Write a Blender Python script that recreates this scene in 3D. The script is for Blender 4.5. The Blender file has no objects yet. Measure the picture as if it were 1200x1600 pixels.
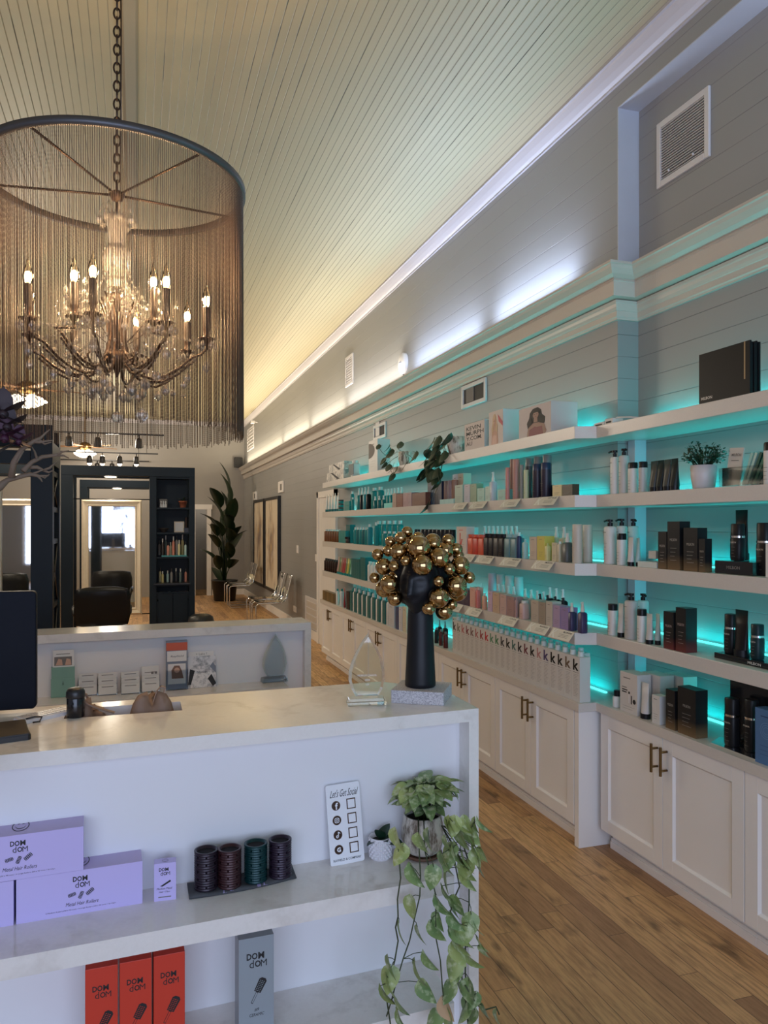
import bpy, bmesh, math, random
from mathutils import Vector, Matrix
R = math.radians
random.seed(7)
SC = bpy.context.scene
COL = SC.collection

# ------------------------------------------------------------------ camera
F, TH, V0, EYE = 1195.0, R(17.86), 820.0, 1.6
cam = bpy.data.cameras.new('camera'); camo = bpy.data.objects.new('camera', cam); COL.objects.link(camo)
cam.sensor_fit = 'VERTICAL'; cam.sensor_height = 24.0; cam.lens = F / 1600 * 24.0
cam.shift_y = (V0 - 800) / 1600; cam.clip_start = .02; cam.clip_end = 100
camo.location = (0, 0, EYE); camo.rotation_euler = (R(90), 0, -TH)
SC.camera = camo

# ------------------------------------------------------------------ view, world, lights
SC.view_settings.view_transform = 'Standard'; SC.view_settings.look = 'None'
SC.view_settings.exposure = -0.18; SC.view_settings.gamma = 1.0; SC.view_settings.use_curve_mapping = False
SC.cycles.max_bounces = 8; SC.cycles.transparent_max_bounces = 16; SC.cycles.sample_clamp_indirect = 4.0
SC.cycles.caustics_reflective = False; SC.cycles.caustics_refractive = False
w = bpy.data.worlds.new('sky'); SC.world = w; w.use_nodes = True
w.node_tree.nodes['Background'].inputs[0].default_value = (.62, .78, 1, 1)
w.node_tree.nodes['Background'].inputs[1].default_value = 0.7

def area(name, loc, rot, sx, sy, power, col, spread=180):
    l = bpy.data.lights.new(name, 'AREA'); l.shape = 'RECTANGLE'; l.size = sx; l.size_y = sy
    l.energy = power; l.color = col; l.spread = R(spread)
    o = bpy.data.objects.new(name, l); COL.objects.link(o); o.location = loc; o.rotation_euler = rot
    return o
def point(name, loc, power, col, r=.02):
    l = bpy.data.lights.new(name, 'POINT'); l.energy = power; l.color = col; l.shadow_soft_size = r
    o = bpy.data.objects.new(name, l); COL.objects.link(o); o.location = loc
    return o
COOL, WARM, AMB, TEAL = (.62, .74, 1), (1, .88, .72), (1, .62, .30), (.0, .82, .84)
# daylight entering through the shop window behind the camera
area('window_daylight', (-.6, -2.72, 1.75), (R(90), 0, 0), 4.8, 2.5, 140, (.61, .72, 1.0), 165)
# cool and warm cove tubes lying on top of the cornice
for y0, y1, x, p, c in ((.2, 1.9, 2.37, 20, COOL), (3.75, 4.75, 2.245, 14, COOL), (5.0, 6.35, 2.245, 17, COOL), (6.6, 8.6, 2.245, 20, (1, .93, .82)),
                        (8.75, 10.6, 2.245, 20, (1, .88, .68)), (10.75, 12.75, 2.245, 24, (1, .86, .62)), (12.9, 17.2, 2.245, 52, (1, .84, .58))):
    area('cove_light', (x, (y0 + y1) / 2, 2.93), (R(180), R(-20), 0), .02, y1 - y0, p, c)
# teal strips along the back of every shelf
SHELF = {1: 2.09, 2: 1.748, 3: 1.407, 4: 1.063, 0: .72}
for k, z in SHELF.items():
    p = 1.75 if k == 1 else 1.12
    area('shelf_led', (2.306, 5.95, z + .012), (R(180), R(6), 0), .010, 5.0, 5.4 * p, TEAL)
    area('shelf_led', (2.430, 1.62, z + .012), (R(180), R(6), 0), .010, 3.2, 3.6 * p, TEAL)
# the salon's own ceiling and station lamps further back
for x, y, z, p in ((-1.0, 7.6, 2.9, 60), (-1.6, 9.3, 3.0, 55), (-.4, 13.0, 3.0, 70), (-.6, 16.3, 3.1, 58), (-2.6, 12.0, 3.1, 55)):
    point('ceiling_fan_glow', (x, y, z), p, WARM, .12)

# ------------------------------------------------------------------ picture-to-room measuring
def az(u): return TH + math.atan((u - 600) / F)
def Yat(u, X): return X / math.tan(az(u))
def Xat(u, Y): return Y * math.tan(az(u))
def dep(X, Y): return X * math.sin(TH) + Y * math.cos(TH)
def Zat(v, X, Y): return EYE - (v - V0) * dep(X, Y) / F
def onZ(u, v, Z):
    d = F * (EYE - Z) / (v - V0); l = (u - 600) / F * d
    return l * math.cos(TH) + d * math.sin(TH), d * math.cos(TH) - l * math.sin(TH)

# ------------------------------------------------------------------ materials
class NT:
    def __init__(s, name):
        s.m = bpy.data.materials.new(name); s.m.use_nodes = True; s.t = s.m.node_tree
        s.b = s.t.nodes['Principled BSDF']
    def n(s, typ, ins=None, **kw):
        nd = s.t.nodes.new(typ)
        for k, v in kw.items(): setattr(nd, k, v)
        for k, v in (ins or {}).items(): s.put(nd.inputs[k], v)
        return nd
    def put(s, sock, v):
        if isinstance(v, bpy.types.NodeSocket): s.t.links.new(v, sock)
        else: sock.default_value = v
    def ma(s, op, a, b=0.0, c=None):
        nd = s.n('ShaderNodeMath', operation=op); s.put(nd.inputs[0], a); s.put(nd.inputs[1], b)
        if c is not None: s.put(nd.inputs[2], c)
        return nd.outputs[0]
    def mix(s, f, a, b):
        nd = s.n('ShaderNodeMix', data_type='RGBA'); s.put(nd.inputs[0], f); s.put(nd.inputs[6], a); s.put(nd.inputs[7], b)
        return nd.outputs[2]
    def pos(s):
        g = s.n('ShaderNodeNewGeometry'); x = s.n('ShaderNodeSeparateXYZ', {0: g.outputs['Position']})
        return g.outputs['Position'], x.outputs[0], x.outputs[1], x.outputs[2]
    def noise(s, vec, scale, detail=3, rough=.5):
        return s.n('ShaderNodeTexNoise', {'Vector': vec, 'Scale': scale, 'Detail': detail, 'Roughness': rough}).outputs[0]
    def scaled(s, vec, sc):
        return s.n('ShaderNodeMapping', {'Vector': vec, 'Scale': sc}).outputs[0]
    def rng(s, v, a, b, c, d):
        return s.n('ShaderNodeMapRange', {0: v, 1: a, 2: b, 3: c, 4: d}).outputs[0]
    def bump(s, h, st=.3, dist=.005):
        nd = s.n('ShaderNodeBump', {'Height': h, 'Strength': st, 'Distance': dist}); s.t.links.new(nd.outputs[0], s.b.inputs['Normal'])
    def set(s, **kw):
        for k, v in kw.items(): s.put(s.b.inputs[k], v)
        return s.m
def c4(c): return (c[0], c[1], c[2], 1)
def sr(r, g, b):
    f = lambda x: (x / 255 / 12.92) if x < 10 else ((x / 255 + .055) / 1.055) ** 2.4
    return (f(r), f(g), f(b))
_mc = {}
def pm(name, col, rough=.5, metal=0.0, mottle=0.0, scale=30, bump=0.0, **kw):
    key = (name, tuple(round(c, 3) for c in col), rough, metal)
    if key in _mc: return _mc[key]
    t = NT(name); t.set(Roughness=rough, Metallic=metal)
    tc = t.n('ShaderNodeTexCoord').outputs['Object']
    if mottle or bump:
        nz = t.noise(tc, scale, 4)
        if mottle: t.put(t.b.inputs['Base Color'], t.mix(nz, c4([c * (1 - mottle) for c in col]), c4([min(1, c * (1 + mottle)) for c in col])))
        else: t.put(t.b.inputs['Base Color'], c4(col))
        if bump: t.bump(nz, bump)
    else:
        nz = t.noise(tc, 60, 2); t.put(t.b.inputs['Roughness'], t.rng(nz, 0, 1, max(0, rough - .04), rough + .04)); t.put(t.b.inputs['Base Color'], c4(col))
    for k, v in kw.items(): t.put(t.b.inputs[k.replace('_', ' ')], v)
    _mc[key] = t.m
    return t.m
def glass(name, col, rough=.02, ior=1.45):
    t = NT(name); t.set(Roughness=rough, IOR=ior)
    t.put(t.b.inputs['Base Color'], c4(col)); t.put(t.b.inputs['Transmission Weight'], 1.0)
    return t.m
def emit(name, col, st):
    t = NT(name); t.put(t.b.inputs['Base Color'], c4(col)); t.put(t.b.inputs['Emission Color'], c4(col)); t.put(t.b.inputs['Emission Strength'], st)
    return t.m

def shiplap(name, col, pitch, axis='z'):
    t = NT(name); P, x, y, z = t.pos()
    f = t.ma('FRACT', t.ma('DIVIDE', z, pitch))
    d = t.ma('MINIMUM', f, t.ma('SUBTRACT', 1.0, f))
    line = t.rng(d, .0, .022, 1.0, 0.0)
    nz = t.noise(t.scaled(P, (1, .6, 9)), 1.5, 3)
    big = t.noise(P, .9, 2)
    var = t.rng(nz, .35, .65, 0, 1)
    board = t.n('ShaderNodeTexWhiteNoise', {'W': t.ma('FLOOR', t.ma('DIVIDE', z, pitch))}, noise_dimensions='1D').outputs[0]
    base = t.mix(big, c4([c * .93 for c in col]), c4([c * 1.05 for c in col]))
    base = t.mix(t.ma('MULTIPLY', board, .10), base, c4([c * .7 for c in col]))
    base = t.mix(t.ma('MULTIPLY', line, t.rng(var, 0, 1, .18, .75)), base, c4([c * .25 for c in col]))
    h = t.ma('SUBTRACT', t.ma('MULTIPLY', t.noise(t.scaled(P, (1, .3, 3)), 14, 4), .25), line)
    h = t.ma('ADD', h, t.ma('MULTIPLY', f, .35))
    t.bump(h, .35, .004)
    return t.set(**{'Base Color': base, 'Roughness': .42})
def beadboard(name, col):
    t = NT(name); P, x, y, z = t.pos(); pitch = .0425
    q = t.ma('DIVIDE', x, pitch); f = t.ma('FRACT', q); idx = t.ma('FLOOR', q)
    d = t.ma('MINIMUM', f, t.ma('SUBTRACT', 1.0, f))
    line = t.rng(d, .0, .085, 1.0, 0.0)
    near = t.ma('FLOOR', t.ma('ADD', q, .5))
    wn = t.n('ShaderNodeTexWhiteNoise', {'W': near}, noise_dimensions='1D').outputs[0]
    even = t.ma('MODULO', t.ma('ABSOLUTE', near), 2.0)
    gaps = t.rng(t.noise(t.scaled(P, (9, .8, 1)), 3, 3), .50, .58, 0, 1)
    st = t.ma('ADD', .46, t.ma('MULTIPLY', even, t.ma('MULTIPLY', t.rng(wn, .4, 1, .1, .8), t.ma('ADD', .35, gaps))))
    pv = t.n('ShaderNodeTexWhiteNoise', {'W': t.ma('FLOOR', t.ma('DIVIDE', x, pitch * 2))}, noise_dimensions='1D').outputs[0]
    base = t.mix(pv, c4([c * .93 for c in col]), c4(col))
    chip = t.rng(t.noise(t.scaled(P, (20, 1.6, 1)), 1.2, 5, .6), .73, .74, 0, 1)
    base = t.mix(t.ma('MULTIPLY', line, st), base, c4([c * .10 for c in col]))
    base = t.mix(t.ma('MULTIPLY', chip, t.rng(d, .1, .3, 1, 0)), base, (.12, .08, .05, 1))
    t.bump(t.ma('MULTIPLY', line, -1.0), .5, .004)
    return t.set(**{'Base Color': base, 'Roughness': .5})
def planks(name):
    t = NT(name); P, x, y, z = t.pos(); W, L = .083, .95
    q = t.ma('DIVIDE', x, W); row = t.ma('FLOOR', q); fx = t.ma('FRACT', q)
    ro = t.n('ShaderNodeTexWhiteNoise', {'W': row}, noise_dimensions='1D').outputs[0]
    p = t.ma('ADD', t.ma('DIVIDE', y, L), t.ma('MULTIPLY', ro, 7.3)); cell = t.ma('FLOOR', p); fy = t.ma('FRACT', p)
    cv = t.n('ShaderNodeCombineXYZ', {0: row, 1: cell, 2: 0.0}).outputs[0]
    idn = t.n('ShaderNodeTexWhiteNoise', {'Vector': cv}, noise_dimensions='3D'); i1 = idn.outputs[0]
    off = t.n('ShaderNodeVectorMath', {0: idn.outputs[1], 1: (40, 40, 40)}, operation='MULTIPLY').outputs[0]
    gp = t.n('ShaderNodeVectorMath', {0: P, 1: off}, operation='ADD').outputs[0]
    grain = t.noise(t.scaled(gp, (26, 2.2, 1)), 3.2, 6, .62)
    knots = t.noise(t.scaled(gp, (5, 1.6, 1)), 2.4, 3, .5)
    ramp = t.n('ShaderNodeValToRGB', {0: i1}); cr = ramp.color_ramp
    cr.elements[0].position = 0; cr.elements[0].color = c4(sr(160, 121, 84)); cr.elements[1].position = 1; cr.elements[1].color = c4(sr(220, 177, 124))
    e = cr.elements.new(.45); e.color = c4(sr(198, 154, 106)); e = cr.elements.new(.16); e.color = c4(sr(178, 136, 95))
    base = t.mix(t.rng(grain, .42, .66, 0, .60), ramp.outputs[0], c4(sr(130, 97, 66)))
    base = t.mix(t.rng(knots, .60, .74, 0, .75), base, c4(sr(62, 42, 28)))
    dx = t.ma('MINIMUM', fx, t.ma('SUBTRACT', 1.0, fx)); dy = t.ma('MINIMUM', fy, t.ma('SUBTRACT', 1.0, fy))
    seam = t.ma('MAXIMUM', t.rng(dx, 0, .030, 1, 0), t.rng(dy, 0, .0022, 1, 0))
    base = t.mix(t.ma('MULTIPLY', seam, .85), base, c4(sr(40, 26, 17)))
    t.bump(t.ma('SUBTRACT', t.ma('MULTIPLY', grain, .3), seam), .25, .003)
    return t.set(**{'Base Color': base, 'Roughness': t.rng(grain, .3, .7, .38, .54)})
def quartz(name, col, vein, rough=.12):
    t = NT(name); P, x, y, z = t.pos()
    wv = t.noise(P, 2.2, 6, .6)
    d = t.ma('ABSOLUTE', t.ma('SUBTRACT', wv, .5))
    v = t.rng(d, 0, .035, 1, 0)
    m = t.noise(P, 5, 4, .7)
    base = t.mix(t.ma('MULTIPLY', v, t.rng(m, .4, .7, .05, .55)), c4(col), c4(vein))
    base = t.mix(t.rng(t.noise(P, 90, 3, .8), .3, .7, 0, .12), base, c4(vein))
    return t.set(**{'Base Color': base, 'Roughness': rough})

M = {}
M['wall'] = shiplap('grey_painted_boards', sr(156, 157, 158), .112)
M['ceil'] = beadboard('cream_beadboard', sr(188, 178, 146))
M['floor'] = planks('oak_strip_floor')
M['plain'] = pm('grey_paint', sr(158, 155, 152), .55, mottle=.04, scale=3, bump=.06)
M['paleblue'] = pm('daylit_pale_paint', sr(196, 204, 218), .5, mottle=.08, scale=5, bump=.15)  # bluish tone of the daylight is mixed into this colour
M['white'] = pm('white_paint', sr(243, 240, 238), .38, mottle=.03, scale=6, bump=.04)
M['trim'] = pm('trim_white_paint', sr(222, 220, 222), .38, mottle=.03, scale=6)
M['cornice'] = pm('cornice_paint', sr(205, 198, 190), .33, mottle=.04, scale=5)
M['shelf'] = pm('textured_shelf_laminate', sr(214, 208, 202), .32, mottle=.06, scale=160, bump=.05)
M['quartz'] = quartz('white_quartz', sr(236, 232, 228), sr(190, 182, 174))
M['quartz2'] = quartz('grey_white_quartz', sr(222, 220, 218), sr(180, 176, 172), .14)
M['panel'] = pm('white_lacquer', sr(232, 232, 236), .30, mottle=.02, scale=3)
M['black'] = pm('black_plastic', (.012, .012, .014), .38)
M['blackg'] = pm('gloss_black', (.010, .010, .012), .14)
M['navyblk'] = pm('dark_slate_paint', sr(18, 30, 40), .5, mottle=.25, scale=4, bump=.05, **{'Specular_IOR_Level': .25})
M['brass'] = pm('antique_brass', sr(120, 96, 62), .32, 1.0)
M['bronze'] = pm('dark_bronze', sr(66, 54, 48), .38, .9)
M['steel'] = pm('grey_steel', sr(92, 92, 96), .45, .7)
M['chrome'] = pm('chrome', (.75, .75, .76), .10, 1.0)
M['gold'] = pm('polished_gold', sr(178, 150, 108), .06, 1.0)
M['ink'] = pm('black_ink', (.014, .014, .016), .6)
M['greyink'] = pm('grey_print', sr(120, 116, 114), .6)
def thin(name, tint, rough=.03, ior=1.5):
    t = NT(name); out = t.t.nodes['Material Output']
    tr = t.n('ShaderNodeBsdfTransparent', {0: c4(tint)}); gl = t.n('ShaderNodeBsdfGlossy', {0: (1, 1, 1, 1), 'Roughness': rough}); fr = t.n('ShaderNodeFresnel', {0: ior})
    mx = t.n('ShaderNodeMixShader', {0: fr.outputs[0], 1: tr.outputs[0], 2: gl.outputs[0]}); t.t.links.new(mx.outputs[0], out.inputs[0])
    return t.m
M['clear'] = thin('clear_glass', (.94, .975, .965), .02, 1.55)
M['crystal'] = pm('cut_crystal', (.98, .95, .90), .09, 0, **{'Transmission_Weight': .80, 'IOR': 1.6, 'Specular_IOR_Level': .9})
M['acrylic'] = thin('clear_acrylic', (.93, .95, .95), .04, 1.35)
M['smoke'] = thin('smoky_acrylic', (.78, .75, .74), .06, 1.5)
M['bulb'] = emit('candle_filament', (1, .74, .42), 40); M['bulbglass'] = thin('bulb_glass', (1, .93, .80), .02, 1.5)
M['lamp'] = emit('lamp_glass', (1, .84, .62), 14)
M['led'] = emit('teal_led', (.12, .95, .92), 1.6)
M['mirror'] = pm('mirror_glass', (.80, .80, .80), .015, 1.0)
M['soil'] = pm('potting_soil', (.02, .014, .01), .9, bump=.5)

# ------------------------------------------------------------------ mesh building
I4 = Matrix.Identity(4)
def T(x, y, z, rz=0, rx=0, ry=0, s=1):
    return Matrix.Translation((x, y, z)) @ Matrix.Rotation(rz, 4, 'Z') @ Matrix.Rotation(ry, 4, 'Y') @ Matrix.Rotation(rx, 4, 'X') @ Matrix.Scale(s, 4)
_txt = {}
def text_geo(s, bold, wide=1.0):
    k = (s, bold)
    if k not in _txt:
        c = bpy.data.curves.new('t', 'FONT'); c.body = s; c.size = 1; c.offset = bold; c.resolution_u = 2
        o = bpy.data.objects.new('t', c); COL.objects.link(o); bpy.context.view_layer.update()
        dg = bpy.context.evaluated_depsgraph_get(); me = bpy.data.meshes.new_from_object(o.evaluated_get(dg))
        vs = [v.co.copy() for v in me.vertices]; fs = [tuple(p.vertices) for p in me.polygons]
        bpy.data.meshes.remove(me); bpy.data.objects.remove(o); bpy.data.curves.remove(c)
        _txt[k] = (vs, fs)
    return _txt[k]
class MB:
    def __init__(s): s.v = []; s.f = []; s.mi = []; s.sm = []; s.mats = []
    def add(s, vs, fs, mat, Mx=None, smooth=False):
        if mat not in s.mats: s.mats.append(mat)
        k = s.mats.index(mat); o = len(s.v)
        s.v += [tuple(Mx @ Vector(p)) for p in vs] if Mx is not None else [tuple(p) for p in vs]
        for f in fs: s.f.append([i + o for i in f]); s.mi.append(k); s.sm.append(smooth)
        return s
    def box(s, x0, y0, z0, x1, y1, z1, mat, Mx=None):
        vs = [(x, y, z) for z in (z0, z1) for y in (y0, y1) for x in (x0, x1)]
        return s.add(vs, [(0, 2, 3, 1), (4, 5, 7, 6), (0, 1, 5, 4), (2, 6, 7, 3), (0, 4, 6, 2), (1, 3, 7, 5)], mat, Mx)
    def prism(s, poly, z0, z1, mat, Mx=None, smooth=False):
        n = len(poly); vs = [(x, y, z0) for x, y in poly] + [(x, y, z1) for x, y in poly]
        s.add(vs, [tuple(range(n))[::-1], tuple(range(n, 2 * n))], mat, Mx)
        return s.add(vs, [(i, (i + 1) % n, n + (i + 1) % n, n + i) for i in range(n)], mat, Mx, smooth)
    def lathe(s, prof, mat, Mx=None, seg=16, sx=1, sy=1, sq=0, smooth=True):
        vs, fs = [], []
        def sc(a):
            if not sq: return math.cos(a), math.sin(a)
            c, d = math.cos(a), math.sin(a); k = max(abs(c), abs(d)); q = 1 / k
            return c * (1 + (q - 1) * sq), d * (1 + (q - 1) * sq)
        for r, z in prof:
            for i in range(seg):
                c, d = sc(2 * math.pi * (i + .5) / seg); vs.append((r * c * sx, r * d * sy, z))
        for j in range(len(prof) - 1):
            for i in range(seg):
                k = (i + 1) % seg; fs.append((j * seg + i, j * seg + k, (j + 1) * seg + k, (j + 1) * seg + i))
        s.add(vs, fs, mat, Mx, smooth)
        n = len(prof)
        caps = []
        ring_ = prof[0] == prof[-1]
        if prof[0][0] > 1e-5 and not ring_: caps.append(tuple(range(seg))[::-1])
        if prof[-1][0] > 1e-5 and not ring_: caps.append(tuple(range((n - 1) * seg, n * seg)))
        if caps: s.add(vs, caps, mat, Mx, False)
        return s
    def cyl(s, r, z0, z1, mat, Mx=None, seg=16, smooth=True): return s.lathe([(r, z0), (r, z1)], mat, Mx, seg, smooth=smooth)
    def tube(s, pts, r, mat, Mx=None, seg=6, closed=False):
        pts = [Vector(p) for p in pts]; n = len(pts); rr = r if isinstance(r, (list, tuple)) else [r] * n
        vs, fs = [], []; up = None
        for i, p in enumerate(pts):
            if closed: t = (pts[(i + 1) % n] - pts[i - 1])
            else: t = (pts[min(i + 1, n - 1)] - pts[max(i - 1, 0)])
            t.normalize()
            if up is None: up = t.orthogonal().normalized()
            else: up = (up - t * up.dot(t)); up = up.normalized() if up.length > 1e-6 else t.orthogonal().normalized()
            bn = t.cross(up)
            for k in range(seg):
                a = 2 * math.pi * k / seg; vs.append(p + (up * math.cos(a) + bn * math.sin(a)) * rr[i])
        for i in range(n if closed else n - 1):
            j = (i + 1) % n
            for k in range(seg):
                q = (k + 1) % seg; fs.append((i * seg + k, i * seg + q, j * seg + q, j * seg + k))
        if not closed: fs += [tuple(range(seg))[::-1], tuple(range((n - 1) * seg, n * seg))]
        return s.add(vs, fs, mat, Mx, True)
    def ball(s, c, r, mat, Mx=None, seg=12, rings=8, sc=(1, 1, 1), smooth=True):
        vs = [(c[0], c[1], c[2] - r * sc[2])]; fs = []
        for j in range(1, rings):
            a = -math.pi / 2 + math.pi * j / rings
            for i in range(seg):
                b = 2 * math.pi * i / seg
                vs.append((c[0] + r * sc[0] * math.cos(a) * math.cos(b), c[1] + r * sc[1] * math.cos(a) * math.sin(b), c[2] + r * sc[2] * math.sin(a)))
        vs.append((c[0], c[1], c[2] + r * sc[2])); L = len(vs) - 1
        for i in range(seg):
            k = (i + 1) % seg; fs.append((0, 1 + k, 1 + i)); fs.append((L, 1 + (rings - 2) * seg + i, 1 + (rings - 2) * seg + k))
            for j in range(rings - 2): fs.append((1 + j * seg + i, 1 + j * seg + k, 1 + (j + 1) * seg + k, 1 + (j + 1) * seg + i))
        return s.add(vs, fs, mat, Mx, smooth)
    # lettering lies in the local XZ plane, facing -Y, its centre at (x, z) on the plane y
    def text(s, st, x, y, z, h, mat, Mx=None, w=None, bold=.0, shear=0.0, th=.0004, align='c'):
        vs, fs = text_geo(st, bold)
        if not vs: return s
        x0 = min(v.x for v in vs); x1 = max(v.x for v in vs); z0 = min(v.y for v in vs); z1 = max(v.y for v in vs)
        k = h / (z1 - z0); kx = (w / (x1 - x0)) if w else k
        ax = (x0 + x1) / 2 if align == 'c' else x0
        return s.add([(x + (v.x - ax) * kx + shear * (v.y - z0) * k, y - th, z + (v.y - (z0 + z1) / 2) * k) for v in vs], fs, mat, Mx)
    def quadf(s, x0, z0, x1, z1, y, mat, Mx=None, th=.0004):
        return s.add([(x0, y - th, z0), (x1, y - th, z0), (x1, y - th, z1), (x0, y - th, z1)], [(0, 1, 2, 3)], mat, Mx)
    def polyf(s, pts, y, mat, Mx=None, th=.0004):
        return s.add([(x, y - th, z) for x, z in pts], [tuple(range(len(pts)))], mat, Mx)
    def mesh(s, name):
        me = bpy.data.meshes.new(name); me.from_pydata(s.v, [], s.f)
        for m in s.mats: me.materials.append(m)
        me.polygons.foreach_set('material_index', s.mi); me.polygons.foreach_set('use_smooth', s.sm)
        me.update(); return me
    def obj(s, name, parent=None, loc=None, rz=0, bevel=0, seg=2):
        o = bpy.data.objects.new(name, s.mesh(name)); COL.objects.link(o)
        if parent: o.parent = parent
        if loc: o.location = loc
        o.rotation_euler.z = rz
        if bevel:
            b = o.modifiers.new('edge', 'BEVEL'); b.width = bevel; b.segments = seg; b.limit_method = 'ANGLE'; b.angle_limit = R(40)
        return o
def empty(name, loc=(0, 0, 0), rz=0, parent=None):
    o = bpy.data.objects.new(name, None); COL.objects.link(o); o.location = loc; o.rotation_euler.z = rz
    o.empty_display_size = .05
    if parent: o.parent = parent
    return o
def tag(o, label, cat, group=None):
    o['label'] = label; o['category'] = cat
    if group: o['group'] = group
    return o
def struct(o): o['kind'] = 'structure'; return o
def copy_tree(o, parent=None):
    c = o.copy(); COL.objects.link(c); c.parent = parent
    for ch in list(o.children): copy_tree(ch, c)
    return c
def circ(r, n=24, cx=0, cz=0, a0=0): return [(cx + r * math.cos(a0 + 2 * math.pi * i / n), cz + r * math.sin(a0 + 2 * math.pi * i / n)) for i in range(n)]

# ================================================================== THE ROOM
XW, XR, YJ, CEIL = 2.34, 2.464, 3.36, 3.93      # far wall face, recessed wall face, jog, ceiling
def slab(name, x0, y0, z0, x1, y1, z1, mat, **k): return struct(MB().box(x0, y0, z0, x1, y1, z1, mat).obj(name, **k))
slab('floor', -4.4, -2.9, -.1, 2.7, 18, 0, M['floor'])
slab('ceiling', -4.4, -2.9, CEIL, 2.7, 18, CEIL + .1, M['ceil'])
slab('wall_right', XW, YJ, 0, 2.7, 17.8, CEIL, M['wall'])
slab('wall_right', XR, -2.8, 0, 2.7, YJ, 3.737, M['wall'])
slab('wall_right', XW, -2.8, 3.737, 2.7, YJ, CEIL, M['wall'])
# return and soffit of the recess, bluish daylight put into their colour
mb = MB(); mb.box(XW - .001, YJ - .006, 2.9, XR, YJ, 3.737, M['paleblue']); mb.box(XW - .001, -2.8, 3.731, XR, YJ, 3.737, M['paleblue'])
struct(mb.obj('trim_1'))
slab('wall_back', -4.3, 17.75, 0, 1.24, 17.9, CEIL, M['plain'])
mb = MB(); mb.box(1.52, 17.75, 0, 2.4, 17.9, CEIL, M['plain']); mb.box(1.24, 17.75, 1.96, 1.52, 17.9, CEIL, M['plain']); struct(mb.obj('wall_back'))
slab('wall_left', -4.4, -2.9, 0, -4.3, 18, CEIL, M['trim'])
mb = MB()
mb.box(-4.3, -2.9, 0, 2.7, -2.8, .45, M['plain']); mb.box(-4.3, -2.9, 3.05, 2.7, -2.8, CEIL, M['plain'])
mb.box(-4.3, -2.9, .45, -3.1, -2.8, 3.05, M['plain']); mb.box(1.9, -2.9, .45, 2.7, -2.8, 3.05, M['plain'])
struct(mb.obj('wall_front'))
mb = MB()
for x in (-3.1, -.63, 1.84): mb.box(x, -2.88, .45, x + .06, -2.82, 3.05, M['white'])
for z in (.45, 2.99): mb.box(-3.1, -2.88, z, 1.9, -2.82, z + .06, M['white'])
fw = struct(mb.obj('window_1'))
# rear passage behind the door opening
mb = MB(); mb.box(1.0, 19.4, 0, 2.2, 19.5, 2.4, M['plain']); mb.box(1.0, 17.9, 0, 1.1, 19.4, 2.4, M['plain']); mb.box(2.0, 17.9, 0, 2.1, 19.4, 2.4, M['plain']); mb.box(1.0, 17.9, -.1, 2.2, 19.5, 0, M['floor']); mb.box(1.0, 17.9, 2.4, 2.2, 19.5, 2.5, M['plain'])
struct(mb.obj('wall_passage'))
mb = MB(); mb.box(1.14, 17.71, 0, 1.24, 17.76, 2.05, M['white']); mb.box(1.50, 17.71, 0, 1.59, 17.76, 2.05, M['white']); mb.box(1.12, 17.70, 1.95, 1.61, 17.77, 2.06, M['white'])
mb.box(1.50, 17.76, 0, 1.53, 17.9, 1.96, M['white']); mb.box(1.22, 17.76, 0, 1.245, 17.9, 1.96, M['white'])
struct(mb.obj('door_1'))
slab('baseboard_right', XW - .016, 10.2, 0, XW, 17.75, .13, M['white'])
slab('baseboard_back', 1.61, 17.735, 0, XW, 17.75, .13, M['white'])
# extruded mouldings: profile (p = projection from wall, z) swept along the right wall
def sweep(name, prof, mat, pts, nosmooth=True):
    vs, fs = [], []; n = len(prof)
    for (x, y, kx, ky) in pts:
        for p, z in prof: vs.append((x - p * kx, y - p * ky, z))
    for j in range(len(pts) - 1):
        for i in range(n - 1): fs.append((j * n + i, j * n + i + 1, (j + 1) * n + i + 1, (j + 1) * n + i))
    return MB().add(vs, fs, mat)
crown = [(0, 3.845), (.012, 3.845), (.012, 3.856), (.03, 3.866), (.055, 3.885), (.075, 3.905), (.08, 3.913), (.095, 3.913), (.095, CEIL - .001)]
CRN = pm('crown_paint', sr(198, 195, 200), .4)
struct(sweep('c', crown, CRN, [(XW, -2.8, 1, 0), (XW, 17.75, 1, 0)]).obj('trim_2'))
vs = sweep('c', crown, CRN, [(2.34, 17.75, 0, 1), (-4.3, 17.75, 0, 1)])
struct(vs.obj('trim_3'))
corn = [(0, 2.925), (.045, 2.925), (.045, 2.900), (.137, 2.900), (.137, 2.888), (.130, 2.884), (.124, 2.870), (.105, 2.848), (.085, 2.836), (.076, 2.833), (.082, 2.822), (.078, 2.818), (.078, 2.747), (.020, 2.747),
        (.036, 2.741), (.036, 2.728), (.032, 2.722), (.030, 2.706), (.024, 2.692), (.020, 2.690), (.020, 2.662), (.014, 2.656), (.014, 2.648), (0, 2.648)]
path = [(XR, -2.8, 1, 0), (XR, YJ, 1, 1), (XW, YJ, 1, 1), (XW, 17.75, 1, 0)]
mb = sweep('c', corn, M['cornice'], path)
struct(mb.obj('trim_4'))
# ceiling batten beside the chandelier chain
mb = MB(); mb.box(-.062, -2.8, CEIL - .018, -.008, 17.7, CEIL, M['ceil_batten'] if 'ceil_batten' in M else pm('batten_paint', sr(160, 154, 134), .5)); mb.box(-.075, -2.8, CEIL - .008, .002, 17.7, CEIL, pm('batten_paint', sr(160, 154, 134), .5))
struct(mb.obj('trim_5'))
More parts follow.
